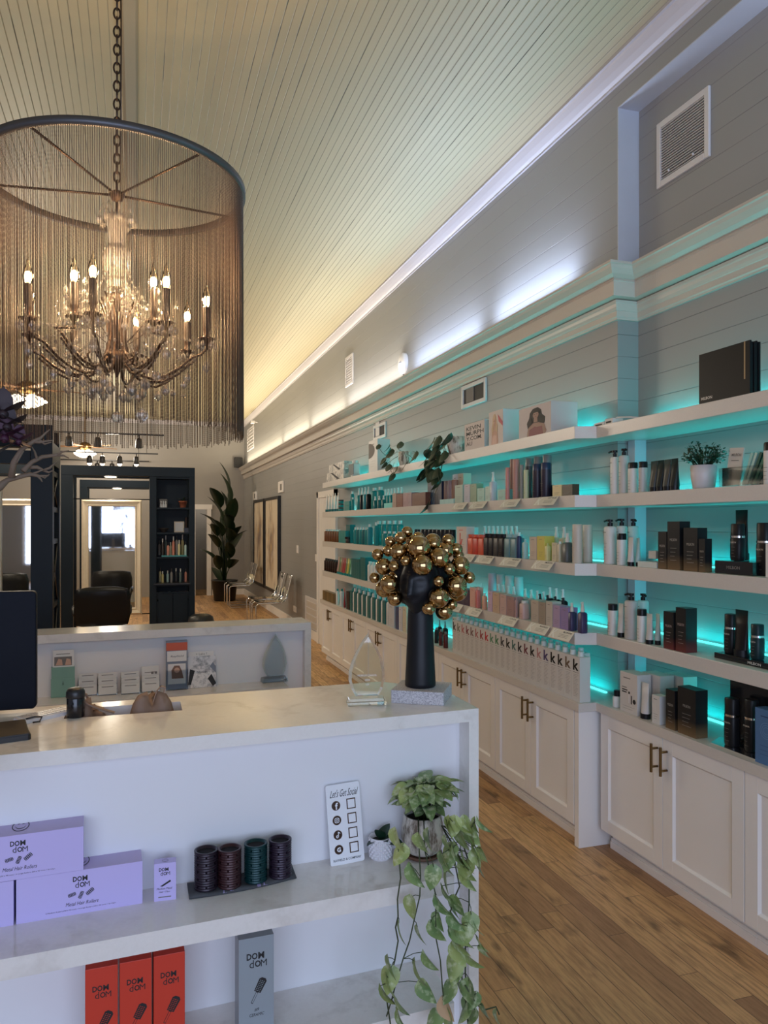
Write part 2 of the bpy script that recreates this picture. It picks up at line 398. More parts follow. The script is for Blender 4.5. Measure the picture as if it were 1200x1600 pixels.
# beadboard door blank in the right wall, left of the shelving
mb = MB()
mb.box(XW - .03, 9.12, 0, XW, 9.20, 2.04, M['white']); mb.box(XW - .03, 10.07, 0, XW, 10.15, 2.04, M['white']); mb.box(XW - .03, 9.12, 1.96, XW, 10.15, 2.04, M['white'])
for i in range(15): mb.box(XW - .012, 9.20 + i * .058, 0, XW, 9.254 + i * .058, 1.96, M['white'])
mb.box(XW - .006, 9.2, 0, XW, 10.07, 1.96, M['white'])
struct(mb.obj('door_2'))

# ------------------------------------------------------------------ batten post beside the jog, shelves, cabinets
XF, XG = 2.07, 2.17        # shelf fronts: far run and recessed near run
YS0, YS1, YSJ, YSK = 3.336, 8.78, 3.336, 3.298
struct(MB().box(2.396, 3.295, .72, XR, 3.354, 2.03, M['paleblue']).obj('trim_6', bevel=.002))
words = {1: 'topmost', 2: 'second', 3: 'third', 4: 'fourth'}
for k in (1, 2, 3, 4):
    z = SHELF[k]; zb = z - .060
    mb = MB(); mb.prism([(XF, YS1), (XF, YS0 - .005), (XG, 3.292), (XR, 3.292), (XR, YJ), (XW, YJ), (XW, YS1)][::-1], zb, z, M['shelf'])
    o = tag(mb.obj('wall_shelf', bevel=.002), '%s long white floating shelf with teal light, far bay' % words[k], 'shelf', 'floating product shelves')
    mb = MB(); mb.box(XG, -.6, zb, XR, 3.290, z, M['shelf'])
    tag(mb.obj('wall_shelf', bevel=.002), '%s white floating shelf in the recessed near bay' % words[k], 'shelf', 'floating product shelves')
for k, z in SHELF.items():
    w = 'cabinet counter' if k == 0 else words[k] + ' shelf'
    tag(MB().box(2.326, 3.45, z + .0005, XW - .001, 8.45, z + .007, M['led']).obj('led_strip'), 'glowing teal light strip behind products on the %s, far bay' % w, 'light strip', 'teal light strips')
    tag(MB().box(2.450, 0, z + .0005, XR - .001, 3.22, z + .007, M['led']).obj('led_strip'), 'glowing teal light strip behind products on the %s, near bay' % w, 'light strip', 'teal light strips')

def shaker(wd, h, mat):
    # a door in the local XZ plane, front towards -Y, frame 6 cm
    mb = MB(); f = .062; t = .02
    mb.box(-wd / 2, 0, 0, -wd / 2 + f, t, h, mat); mb.box(wd / 2 - f, 0, 0, wd / 2, t, h, mat)
    mb.box(-wd / 2 + f, 0, 0, wd / 2 - f, t, f, mat); mb.box(-wd / 2 + f, 0, h - f, wd / 2 - f, t, h, mat)
    b = .008
    mb.add([(-wd / 2 + f, 0, f), (wd / 2 - f, 0, f), (wd / 2 - f, 0, h - f), (-wd / 2 + f, 0, h - f), (-wd / 2 + f + b, .011, f + b), (wd / 2 - f - b, .011, f + b), (wd / 2 - f - b, .011, h - f - b), (-wd / 2 + f + b, .011, h - f - b)],
           [(0, 1, 5, 4), (1, 2, 6, 5), (2, 3, 7, 6), (3, 0, 4, 7), (4, 5, 6, 7)], mat)
    return mb
def bar_handle(mb0=None):
    mb = MB(); mb.cyl(.0062, -.062, .062, M['brass'], None, 12)
    for z in (-.04, .04): mb.tube([(0, 0, z), (0, .034, z)], .005, M['brass'], seg=8)
    return mb
def cabinet(y0, y1, xf, xb, label, nearend=False):
    r = tag(empty('base_cabinet', (xf, (y0 + y1) / 2, 0), -math.pi / 2), label, 'cabinet', 'white shaker base cabinets')
    W = y1 - y0; D = xb - xf
    D -= .003; mb = MB(); mb.box(-W / 2, .021, .10, W / 2, D, .664, M['white']); mb.box(-W / 2, .07, 0, W / 2, .09, .10, M['white']); mb.box(-W / 2, .056, 0, W / 2, .07, .035, M['white']); mb.box(-W / 2, .062, .035, W / 2, .07, .05, M['white'])
    if nearend: mb.box(W / 2 - .035, .0, 0, W / 2 + .004, D, .672, M['white'])
    mb.obj('body', r, bevel=.0015)
    for s in (-1, 1):
        wd = W / 2 - .004 - (.02 if nearend else 0)
        d = shaker(wd, .572, M['white']).obj('door', r, (s * (wd / 2 + .0015) - (.02 if nearend else 0), 0, .102), bevel=.0012)
        h = bar_handle().obj('handle', d, (-s * (wd / 2 - .03), -.036, .572 - .092)); h['label'] = 'antique brass bar handle'
    return r
edges = [3.306 + .925 * i for i in range(7)]
nm = ['nearest', 'second', 'third', 'fourth', 'fifth', 'farthest']
for i in range(6):
    cabinet(edges[i], edges[i + 1], 2.075, XW, 'white two-door cabinet, %s in the protruding far run' % nm[i], nearend=(i == 0))
e2 = 3.262
for i in range(3):
    cabinet(e2 - .94 * (i + 1), e2 - .94 * i, 2.172, XR, 'white two-door cabinet in the recessed near run, %s from the jog' % ('first', 'second', 'third')[i])
mb = MB(); mb.prism([(2.062, 8.88), (2.062, 3.282), (2.160, 3.282), (2.160, -.6), (XR, -.6), (XR, YJ), (XW, YJ), (XW, 8.88)][::-1], .678, .72, M['shelf'])
tag(mb.obj('countertop', bevel=.002), 'long white counter top running over all the cabinets', 'countertop')

# ------------------------------------------------------------------ vents, registers and small wall fittings
def grille(name, y0, y1, z0, z1, xw, label, n=18, cat='vent', slats=True, fr=.03, dark=True):
    W, H = y1 - y0, z1 - z0
    r = tag(empty(name, (xw, (y0 + y1) / 2, z0), -math.pi / 2), label, cat)
    mb = MB(); t = .014
    mb.box(-W / 2, -t, 0, -W / 2 + fr, 0, H, M['trim']); mb.box(W / 2 - fr, -t, 0, W / 2, 0, H, M['trim'])
    mb.box(-W / 2 + fr, -t, 0, W / 2 - fr, 0, fr, M['trim']); mb.box(-W / 2 + fr, -t, H - fr, W / 2 - fr, 0, H, M['trim'])
    mb.obj('frame', r, bevel=.003)
    MB().box(-W / 2 + fr, -.002, fr, W / 2 - fr, -.0005, H - fr, M['ink'] if dark else M['trim']).obj('backing', r)
    if slats:
        s = MB()
        for i in range(n):
            z = fr + (H - 2 * fr) * (i + .5) / n; d = (H - 2 * fr) / n
            s.box(-W / 2 + fr, -.013, z - d * .11, W / 2 - fr, -.004, z + d * .11, M['trim'])
        s.obj('slats', r)
    return r
y1 = Yat(1029, XR); y0 = Yat(1111, XR)
g = grille('air_vent', y0, y1, Zat(303, XR, y1) + .02, Zat(196, XR, y1), XR, 'large white slatted air vent high on the recessed wall', 20)
for zz, xx in ((-.075, .0), (.0, 0)): pass
s = MB()
for x, z in ((-.09, .055), (.08, .055)): s.ball((x, -.014, z), .006, M['trim'])
s.obj('lever', g)
y1 = Yat(723, XW); y0 = Yat(761, XW)
r = grille('wall_register', y0, y1, Zat(640, XW, y1), Zat(605, XW, y1), XW, 'white wall register below the cornice, above the tall white carton and ivy', 0, slats=False)
MB().box(-.13, -.008, .035, .0, -.003, .25, M['greyink']).obj('damper', r)
y1 = Yat(585, XW); y0 = Yat(604, XW)
r = grille('wall_register', y0, y1, Zat(689, XW, y1), Zat(666, XW, y1), XW, 'small white wall register above the tall white carton on the top shelf', 0, slats=False)
MB().box(-.14, -.008, .035, -.01, -.003, .2, M['trim']).obj('damper', r)
y1 = Yat(541, XW); y0 = Yat(552.5, XW)
grille('return_grille', y0, y1, Zat(606, XW, y1), Zat(560, XW, y1), XW, 'narrow framed white grille on the lit upper wall above the cornice', 10, dark=False)
y1 = Yat(387, XW); y0 = Yat(397, XW)
grille('louvre_vent', y0, y1, Zat(706, XW, y1), Zat(672, XW, y1), XW, 'white louvred vent on the upper wall near the far corner', 6, dark=False)
y1 = Yat(478, XW); y0 = Yat(497, XW)
r = grille('floor_register', y0, y1, .1, Zat(930, XW, y1), XW, 'tall white return-air grille low on the wall beside the last cabinet', 0, dark=False, slats=False)
s = MB()
for i in range(4):
    for k in range(7):
        z = .05 + (Zat(930, XW, y1) - .2) * (i + (k + .5) / 9) / 4; s.box(-.4 * (y1 - y0), -.012, z, .4 * (y1 - y0), -.002, z + .011, M['shelf'])
s.obj('louvres', r)
# round detector, thermostats, switches
y = Yat(632, XW); z = Zat(568, XW, y)
mb = MB(); mb.lathe([(.10, 0), (.10, .02), (.085, .034), (.05, .038), (0, .038)], M['white'], T(0, 0, 0, 0, R(90)), 24)
r = tag(empty('smoke_detector', (XW, y, z), -math.pi / 2), 'round cream smoke detector on the wall just above the cornice', 'smoke detector')
mb.obj('housing', r); MB().ball((0, -.04, 0), .018, M['trim']).obj('sensor', r); MB().tube([(0, -.01, -.10), (0, -.01, -.155)], .006, M['steel']).obj('cable', r)
for u0, u1, v0, v1, lab in ((397, 402, 769, 782, 'small white wall box above the left edge of the far painting'), (437, 444.5, 753, 770.5, 'larger white wall box above the nearer painting')):
    ya, yb = Yat(u1, XW), Yat(u0, XW); zt, zb_ = Zat(v0, XW, yb), Zat(v1, XW, yb)
    W = yb - ya; H = zt - zb_
    r = tag(empty('wall_speaker_box', (XW, (ya + yb) / 2, zb_), -math.pi / 2), lab, 'wall box')
    MB().box(-W / 2, -.03, 0, W / 2, 0, H, M['white']).obj('housing', r, bevel=.006); MB().box(-.02, -.032, H * .2, W * .3, -.03, H * .75, M['greyink']).obj('vent', r)
for u0, u1, v0, v1, lab in ((464, 467, 852, 864, 'small white light switch on the wall beyond the white door'), (493, 499, 866, 877, 'white double switch plate beside the white door casing'), (459, 464, 946, 955, 'low white power outlet on the wall behind the clear chairs')):
    ya, yb = Yat(u1, XW), Yat(u0, XW); zt, zb_ = Zat(v0, XW, yb), Zat(v1, XW, yb); W = yb - ya; H = zt - zb_
    r = tag(empty('switch_plate', (XW, (ya + yb) / 2, zb_), -math.pi / 2), lab, 'switch')
    MB().box(-W / 2, -.008, 0, W / 2, 0, H, M['white']).obj('plate', r, bevel=.003); MB().box(-.012, -.013, H * .3, .012, -.008, H * .7, M['trim']).obj('rocker', r)
# corner speaker on the back wall, camera on the upper wall
r = tag(empty('wall_speaker', (2.19, 17.72, 2.93)), 'black speaker in the far corner at cornice height', 'speaker')
MB().box(-.09, -.12, -.02, .09, 0, .21, M['black']).obj('cabinet_body', r, bevel=.01); MB().box(-.075, -.124, .0, .075, -.12, .19, M['ink']).obj('speaker_grille', r); MB().box(-.02, 0, .05, .02, .03, .12, M['steel']).obj('bracket', r)
r = tag(empty('security_camera', (XW, Yat(403, XW), Zat(660, XW, Yat(403, XW))), -math.pi / 2), 'small cream security camera beside the far louvred vent', 'camera')
MB().tube([(0, 0, 0), (0, -.08, .01)], .012, M['trim']).obj('mount', r); MB().box(-.05, -.15, -.03, .05, -.07, .03, M['trim']).obj('camera_body', r, bevel=.01)

# ------------------------------------------------------------------ the two paintings
def painting(y0, y1, label, seed):
    W = y1 - y0; H = 1.70
    r = tag(empty('framed_painting', (XW, (y0 + y1) / 2, .40), -math.pi / 2), label, 'painting', None)
    f = M['black']; mb = MB(); t = .055; b = .05
    mb.box(-W / 2, -t, 0, -W / 2 + b, 0, H, f); mb.box(W / 2 - b, -t, 0, W / 2, 0, H, f); mb.box(-W / 2 + b, -t, 0, W / 2 - b, 0, b, f); mb.box(-W / 2 + b, -t, H - b, W / 2 - b, 0, H, f)
    mb.obj('frame', r, bevel=.003)
    t_ = NT('watercolour_canvas'); P = t_.n('ShaderNodeTexCoord').outputs['Object']
    nz = t_.noise(t_.scaled(P, (3.0, 1, 1.3)), 1.6 + .2 * seed, 5, .55); n2 = t_.noise(t_.scaled(P, (2.2, 1, 1.0)), 2.4 + seed, 3)
    sx = t_.n('ShaderNodeSeparateXYZ', {0: P}).outputs
    dist = t_.ma('ADD', t_.ma('ABSOLUTE', t_.ma('ADD', sx[0], .12 if seed else -.02)), t_.ma('MULTIPLY', t_.ma('ABSOLUTE', t_.ma('SUBTRACT', sx[2], .75 if seed else .9)), .55))
    m = t_.rng(t_.ma('SUBTRACT', nz, t_.ma('MULTIPLY', dist, .45)), .25, .45, 0, 1)
    stain = t_.mix(t_.rng(n2, .42, .58, 0, 1), c4(sr(176, 142, 92)), c4(sr(92, 74, 84)))
    m = t_.ma('MULTIPLY', m, .8)
    t_.set(**{'Base Color': t_.mix(m, c4(sr(214, 200, 178)), stain), 'Roughness': .7})
    MB().box(-W / 2 + b, -.035, b, W / 2 - b, -.01, H - b, t_.m).obj('canvas', r)
painting(14.62, 15.96, 'farther black-framed tall abstract painting with grey ink blot', 0)
painting(13.02, 14.50, 'nearer black-framed tall abstract painting with brown flower forms', 1)

point('passage_fill', (1.5, 18.7, 2.2), 9, WARM, .08)  # added point light without a fixture, brightens the dark passage

# ================================================================== FRONT RECEPTION COUNTER
ZT = 1.07
ang = math.atan2(.072, 1.238)
r = tag(empty('reception_counter', (.937, 2.017, 0)), 'white quartz waterfall reception desk with open front shelves, nearest', 'counter', 'reception desks')
q = M['quartz']
# top with the cut-out for the work well
yl = 1.86
hx0, hx1, hy0, hy1 = -.192, .122, 2.257, 2.37
def topquad(mb, pts): mb.prism([(x - .937, y - 2.017) for x, y in pts], ZT - .036, ZT, q)
fy = lambda x: 2.017 - (.937 - x) * .058
mb = MB()
topquad(mb, [(-1.6, fy(-1.6)), (.937, 2.017), (.937, hy0), (-1.6, hy0)])
topquad(mb, [(-1.6, hy0), (hx0, hy0), (hx0, hy1), (-1.6, hy1)])
topquad(mb, [(hx1, hy0), (.93, hy0), (.8705, hy1), (hx1, hy1)])
topquad(mb, [(-1.6, hy1), (.8705, hy1), (.7825, 2.464), (-1.6, 2.385)])
mb.obj('counter_top', r)
mb = MB(); mb.prism([(-.031, -.002), (0, 0), (0, .22), (-.031, .24)], 0, ZT - .036, q); mb.obj('side_slab', r)
mb = MB(); mb.add([(-.005, .22, 0), (-.150, .43, 0), (-.150, .43, 1.03), (-.005, .22, 1.03)], [(0, 1, 2, 3)], M['panel']); mb.box(-2.5, .41, 0, -.15, .43, .70, M['panel']); mb.box(-2.5, .08, .70, -.03, .42, .72, M['panel'])
mb.obj('rear_panel', r)
mb = MB(); mb.add([(-.031, .068, 0), (-2.54, -.078, 0), (-2.54, -.078, ZT - .036), (-.031, .068, ZT - .036), (-.031, .09, 0), (-2.54, -.056, 0), (-2.54, -.056, ZT - .036), (-.031, .09, ZT - .036)],
                  [(1, 0, 3, 2), (4, 5, 6, 7), (0, 4, 7, 3), (2, 3, 7, 6), (1, 2, 6, 5)], M['panel'])
mb.obj('back_panel', r)
ZS, ZL = .675, .34
def fsh(z, name):
    mb = MB(); mb.prism([(.795 - .937, 1.862 - 2.017), (.800 - .937, 2.078 - 2.017), (-1.6 - .937, 1.94 - 2.017), (-1.6 - .937, 1.720 - 2.017)][::-1], z - .046, z, q); o = mb.obj(name, r, bevel=.002)
fsh(ZS, 'shelf'); fsh(ZL, 'shelf')
mb = MB(); mb.prism([(.795 - .937, 1.90 - 2.017), (.800 - .937, 2.078 - 2.017), (-1.6 - .937, 1.94 - 2.017), (-1.6 - .937, 1.76 - 2.017)][::-1], 0, .06, q); mb.obj('plinth', r)

# ------------------------------------------------------------------ DOM DOM boxes and the things on the counter's shelves
LIL = pm('lilac_card', sr(196, 184, 236), .45); LILT = pm('lilac_card_top', sr(190, 176, 216), .5); REDC = pm('red_card', sr(205, 62, 44), .42); GREYC = pm('slate_card', sr(150, 160, 168), .4)
ink = M['ink']
def domdom(mb, cx, cz, w, y):
    h = w * .34
    mb.text('DO', cx - w * .20, y, cz + h * .50, h * .9, ink, None, w * .50, .03); mb.text('M', cx + w * .22, y, cz + h * .50, h * .9, ink, None, w * .28, .03)
    mb.text('d', cx - w * .22, y, cz - h * .52, h * 1.05, ink, None, w * .2, .0); mb.text('O', cx + w * .06, y, cz - h * .58, h * .9, ink, None, w * .27, .03); mb.text('M', cx + w * .34, y, cz - h * .58, h * .9, ink, None, w * .28, .0)
def roller_mark(mb, cx, cz, s, a, y):
    Mx = Matrix.Translation((cx, 0, cz)) @ Matrix.Rotation(a, 4, 'Y')
    mb.polyf([(-s, -s * .5), (s, -s * .5), (s * 1.12, 0), (s, s * .5), (-s, s * .5), (-s * 1.12, 0)], y, ink, Mx)
    for i in range(-2, 3):
        for j in (-1, 0, 1): mb.quadf(i * s * .4 - s * .1, j * s * .3 - s * .08, i * s * .4 + s * .1, j * s * .3 + s * .08, y, LIL, Mx, .0007)
def brush_mark(mb, cx, cz, s, y, bg):
    Mx = Matrix.Translation((cx, 0, cz)) @ Matrix.Rotation(R(28), 4, 'Y')
    mb.polyf([(-s * .26, 0), (s * .26, 0), (s * .30, s * .9), (s * .15, s * 1.05), (-s * .15, s * 1.05), (-s * .30, s * .9)], y, ink, Mx)
    for i in range(7):
        for j in range(3): mb.quadf(-s * .2 + j * s * .14, s * (.08 + i * .12), -s * .12 + j * s * .14, s * (.12 + i * .12), y, bg, Mx, .0007)
    mb.polyf([(-s * .09, 0), (-s * .08, -s * .85), (s * .08, -s * .85), (s * .09, 0)], y, ink, Mx); mb.polyf([(-s * .06, -s * .04), (-s * .05, -s * .8), (s * .05, -s * .8), (s * .06, -s * .04)], y, bg, Mx, .0007)
def smiley(mb, cx, cy, z, rx, ry):
    n = 28; o = [(cx + rx * math.cos(6.2832 * i / n), cy + ry * math.sin(6.2832 * i / n), z + .0005) for i in range(n)]; i_ = [(cx + rx * .9 * math.cos(6.2832 * i / n), cy + ry * .88 * math.sin(6.2832 * i / n), z + .0005) for i in range(n)]
    mb.add(o + i_, [(i, (i + 1) % n, n + (i + 1) % n, n + i) for i in range(n)], ink)
    m = 10; a = [(cx + rx * .6 * math.cos(math.pi + math.pi * i / m), cy + ry * .55 * math.sin(math.pi + math.pi * i / m), z + .0005) for i in range(m + 1)]; b = [(x, y + ry * .1, z) for x, y, z in a]
    mb.add(a + b, [(i, i + 1, m + 2 + i, m + 1 + i) for i in range(m)], ink)
    for s in (-1, 1): mb.add([(cx + s * rx * .25 - rx * .12, cy + ry * .3, z + .0005), (cx + s * rx * .25 + rx * .12, cy + ry * .36, z + .0005), (cx + s * rx * .25 + rx * .12, cy + ry * .46, z + .0005), (cx + s * rx * .25 - rx * .12, cy + ry * .40, z + .0005)], [(0, 1, 2, 3)], ink)
def roller_box(x, y, z, rz, label):
    W, H, D = .279, .103, .11
    r = tag(empty('hair_roller_box', (x, y, z), rz), label, 'box', 'lilac hair roller boxes')
    mb = MB(); mb.box(-W / 2, 0, 0, W / 2, D, H, LIL); mb.box(-W / 2 + .0005, .0005, H - .0003, W / 2 - .0005, D - .0005, H + .0003, LILT)
    domdom(mb, 0, .077, .040, 0)
    roller_mark(mb, -.020, .048, .008, R(-15), 0); roller_mark(mb, .0, .045, .008, R(-65), 0); roller_mark(mb, .020, .050, .009, R(-38), 0)
    mb.text('Metal Hair Rollers', .002, 0, .026, .0085, ink, None, .072, .0, .25); mb.text('4 Medium Rollers (50 x 90 mm) / 4 Large Rollers (60 x 90 mm) / 16 Clips', 0, 0, .0125, .0036, ink, None, .155)
    smiley(mb, 0, .055, H + .0003, .019, .034)
    mb.obj('carton', r, bevel=.0008)
rzc = ang * .9
roller_box(-.128, 1.953, ZS, rzc, 'lilac roller box lying under the stack, showing its whole front')
roller_box(-.412, 1.937, ZS, rzc, 'lilac roller box cut off by the picture edge, lowest of the pile')
roller_box(-.262, 1.945, ZS + .104, rzc, 'lilac roller box lying on top of the two others')
# small box of clips
x, y = onZ(258, 1407, ZS)
r = tag(empty('hair_clip_box', (x, y, ZS), R(-3)), 'small upright lilac box of hair clips beside the roller boxes', 'box')
mb = MB(); mb.box(-.026, 0, 0, .026, .03, .092, LIL); domdom(mb, -.002, .072, .028, 0)
mb.polyf([(-.012, .036), (.012, .050), (.014, .046), (-.006, .035)], 0, ink); mb.text('Medium Metal', -.002, 0, .030, .005, ink, None, .036, 0, .2); mb.text('Hair Clips', -.002, 0, .0215, .005, ink, None, .026, 0, .2)
mb.quadf(-.016, .008, .014, .0105, 0, M['greyink']); smiley(mb, 0, .015, .092, .007, .009)
for i in range(9): mb.add([(.0265, .006, .012 + i * .008), (.0265, .022, .010 + i * .008), (.0265, .022, .013 + i * .008), (.0265, .006, .015 + i * .008)], [(0, 1, 2, 3)], ink)
mb.obj('carton', r, bevel=.0006)
# tall boxes on the lower shelf
def brush_box(u0, u1, v, label, mat, extra=None, grp=None, h=.236):
    xa, ya = onZ(u0, v + 1, ZL); 
    # stand on the lower shelf just behind its front edge
    x0 = Xat(u0, 1.80); x1 = Xat(u1, 1.80); W = x1 - x0
    yy = 1.735 + .058 * ((x0 + x1) / 2 + 1.6) + .045
    x0 = Xat(u0, yy); x1 = Xat(u1, yy); W = x1 - x0
    r = tag(empty('hair_brush_box', ((x0 + x1) / 2, yy, ZL), ang * .6), label, 'box', grp)
    mb = MB(); mb.box(-W / 2, 0, 0, W / 2, .06, h, mat); domdom(mb, 0, h - .055, W * .62, 0); brush_mark(mb, .002, h - .135, .034, 0, mat)
    if extra: mb.text(extra[0], 0, 0, h - .178, .008, ink, None, None, 0, .2); mb.text(extra[1], 0, 0, h - .190, .0075, ink, None, .036, 0, .2)
    mb.obj('carton', r, bevel=.0008)
brush_box(133, 184, 1503, 'tall red brush box nearest the picture edge, on the lower shelf', REDC, None, 'tall red brush boxes', .245)
brush_box(187, 237, 1495, 'tall red brush box in the middle of the three red ones', REDC, None, 'tall red brush boxes', .245)
brush_box(240, 289, 1485, 'tall red brush box beside the gap towards the slate grey box', REDC, None, 'tall red brush boxes', .245)
brush_box(373, 428, 1462, 'tall slate grey ceramic brush box standing alone on lower shelf', GREYC, ('#9', 'CERAMIC'), None, .245)
# rollers on a pouch
POU = pm('grey_felt', sr(70, 72, 76), .85, bump=.2)
xa, ya = onZ(296, 1408, ZS); xb, yb = onZ(464, 1374, ZS)
n = 16; mb = MB(); vs = []
for j in range(5):
    for i in range(n + 1):
        s = i / n; xx = xa + (xb - xa) * s; w_ = .085
        yy = ya + (yb - ya) * s + .006 + w_ * j / 4 - .012 * math.sin(s * 3.0)
        vs.append((xx, yy, ZS + .007 + .003 * math.sin(s * 17 + j)))
vs2 = [(x, y, ZS + .001) for x, y, z in vs]; N_ = len(vs); fs = []
for j in range(4):
    for i in range(n): a = j * (n + 1) + i; fs.append((a, a + 1, a + n + 2, a + n + 1)); fs.append((N_ + a, N_ + a + n + 1, N_ + a + n + 2, N_ + a + 1))
for i in range(n): fs.append((i, N_ + i, N_ + i + 1, i + 1)); a = 4 * (n + 1) + i; fs.append((a, a + 1, N_ + a + 1, N_ + a))
for j in range(4): a = j * (n + 1); fs.append((a, a + n + 1, N_ + a + n + 1, N_ + a)); a += n; fs.append((a, N_ + a, N_ + a + n + 1, a + n + 1))
mb.add(vs + vs2, fs, POU, None, True)
for s0 in (.33, .41, .66, .74):
    k = int(s0 * n); p = vs[k]; mb.add([(p[0] - .004, p[1] - .0006, p[2]), (p[0] + .006, p[1] - .0006, p[2]), (p[0] + .011, p[1] + .028, p[2] + .0035), (p[0] + .002, p[1] + .028, p[2] + .0035)], [(0, 1, 2, 3)], LIL)
tag(mb.obj('drawstring_pouch'), 'flat dark grey fabric pouch under the four hair rollers', 'pouch')
for (u, vb, col, cn) in ((323, 1391, (.03, .018, .03), 'plum black metal roller nearest the lilac clip box'), (360, 1388, (.055, .018, .022), 'wine brown metal roller, second along the pouch'), (401, 1379, (.004, .045, .050), 'dark teal metal roller on the grey pouch'), (439.5, 1372, (.03, .017, .036), 'violet black metal roller nearest the social sign')):
    mt = pm('roller_metal_' + cn.split()[0], [c * .8 for c in col], .38, .35); x, y = onZ(u, vb, ZS + .008); y += .016
    r = tag(empty('hair_roller', (x, y, ZS + .009), random.random()), cn, 'hair roller', 'metal hair rollers on the pouch')
    mb = MB(); RR, HH = .0285, .092
    ring = 40; vs, fs = [], []
    for j in range(31):
        for i in range(ring):
            rr = RR + (.0011 if j % 2 else 0); vs.append((rr * math.cos(6.2832 * i / ring), rr * math.sin(6.2832 * i / ring), HH * j / 30))
    for j in range(30):
        for i in range(ring):
            if (i % 5 == 2) and (j % 6 in (3, 4)) and 1 < j < 28: continue
            k = (i + 1) % ring; fs.append((j * ring + i, j * ring + k, (j + 1) * ring + k, (j + 1) * ring + i))
    mb.add(vs, fs, mt); mb.lathe([(RR - .002, 0), (RR - .002, HH), (RR + .0012, HH), (RR + .0012, HH + .003), (RR - .004, HH + .003), (RR - .004, 0)], mt, None, ring)
    mb.obj('barrel', r)
    mb = MB(); mb.cyl(RR - .0045, .001, HH - .004, pm('roller_core', (.008, .006, .008), .9), None, 24); mb.obj('core', r)
# social sign
SG = pm('white_acrylic_sign', sr(236, 238, 244), .12); RG = pm('rose_gold_foil', sr(150, 116, 92), .22, 1.0); RGD = pm('dark_bronze_foil', sr(88, 72, 64), .25, .8)
x0, y0 = onZ(514, 1353, ZS); x1, y1 = onZ(571, 1343, ZS)
rz = math.atan2(y1 - y0, x1 - x0)
r = tag(empty('social_media_sign', ((x0 + x1) / 2, (y0 + y1) / 2 - .006, ZS), rz), 'white acrylic social media sign leaning on the counter back panel', 'sign')
W, H = .098, .212
A = Matrix.Rotation(R(-8.5), 4, 'X') @ Matrix.Rotation(R(-1.5), 4, 'Y')
mb = MB()
def rrect(w, h, rad, n=5, cx=0, cz=0):
    p = []
    for qx, qz, a0 in ((w / 2 - rad, -h / 2 + rad, -90), (w / 2 - rad, h / 2 - rad, 0), (-w / 2 + rad, h / 2 - rad, 90), (-w / 2 + rad, -h / 2 + rad, 180)):
        for i in range(n + 1): a = R(a0 + 90 * i / n); p.append((cx + qx + rad * math.cos(a), cz + qz + rad * math.sin(a)))
    return p
def plate(mb, pts, y0, y1, mat, Mx=None):
    n = len(pts); vs = [(x, y0, z) for x, z in pts] + [(x, y1, z) for x, z in pts]
    mb.add(vs, [tuple(range(n)), tuple(range(n, 2 * n))[::-1]] + [(i, n + i, n + (i + 1) % n, (i + 1) % n) for i in range(n)], mat, Mx)
plate(mb, rrect(W, H, .006, 5, 0, H / 2), 0, .0035, SG, A)
mb.obj('board', r)
mb = MB(); mb.text("Let's Get Social", .0, -.0003, H - .024, .020, ink, A, .078, 0, .3)
mb.text('RAYFIELD & COMPANY', 0, -.0003, .013, .0062, ink, A, .080, .004)
for i in range(4):
    zc = H - .056 - i * .0385
    mb.polyf(circ(.0125, 28, -.023, zc), -.0003, RG, A); mb.polyf(circ(.0115, 28, -.023, zc), -.0003, RGD, A, .0006)
    if i == 0: mb.text('f', -.0215, -.001, zc - .001, .018, SG, A, None, .03)
    if i == 1:
        o = rrect(.0135, .0135, .004, 4, -.023, zc); q_ = rrect(.0105, .0105, .003, 4, -.023, zc)
        mb.polyf(o, -.001, SG, A); mb.polyf(q_, -.0013, RGD, A); mb.polyf(circ(.0035, 18, -.023, zc), -.0016, SG, A); mb.polyf(circ(.0020, 16, -.023, zc), -.0019, RGD, A); mb.polyf(circ(.0008, 8, -.0192, zc + .0038), -.0016, SG, A)
    if i == 2:
        mb.polyf(circ(.0038, 18, -.0250, zc - .004), -.001, SG, A); mb.polyf(circ(.0017, 14, -.0250, zc - .004), -.0013, RGD, A); mb.quadf(-.0228, zc - .0045, -.0206, zc + .0085, -.001, SG, A)
        mb.polyf([(-.0206, zc + .0085), (-.0206, zc + .0055), (-.0165, zc + .0028), (-.0165, zc + .0052)], -.001, SG, A)
    if i == 3: mb.text('G', -.023, -.001, zc, .0125, SG, A, None, .05)
    mb.quadf(.008, zc - .014, .034, zc + .014, -.0003, RGD, A); mb.quadf(.0093, zc - .0127, .0327, zc + .0127, -.0006, RG, A); mb.quadf(.0108, zc - .0112, .0312, zc + .0112, -.0009, SG, A)
mb.obj('lettering', r)
# small white pot
CER = pm('white_ceramic', sr(232, 230, 236), .3, bump=.25, scale=180)
GRD = pm('deep_green_leaf', (.012, .042, .022), .35, mottle=.3, scale=25)
def leaf_geo(L, W, fold=.25, curl=.3, n=6, heart=False):
    vs, fs = [], []
    for j in range(n + 1):
        s = j / n
        wd = W * (math.sin(math.pi * min(1, s * .93 + .07)) ** .7) * (1 - .15 * s)
        if heart: wd = W * (math.sin(math.pi * (s ** .72)) ** .75 if 0 < s < 1 else 0)
        if j == n: wd = 0
        if j == 0: wd = W * (.15 if not heart else .05)
        z = -curl * L * s * s
        yb = s * L
        for k in (-1, -.5, 0, .5, 1):
            back = (.16 * L * abs(k) * (1 - s) if heart else 0)
            vs.append((wd / 2 * k, yb - back, z + fold * wd / 2 * abs(k)))
    for j in range(n):
        for k in range(4): a = j * 5 + k; fs.append((a, a + 1, a + 6, a + 5))
    return vs, fs
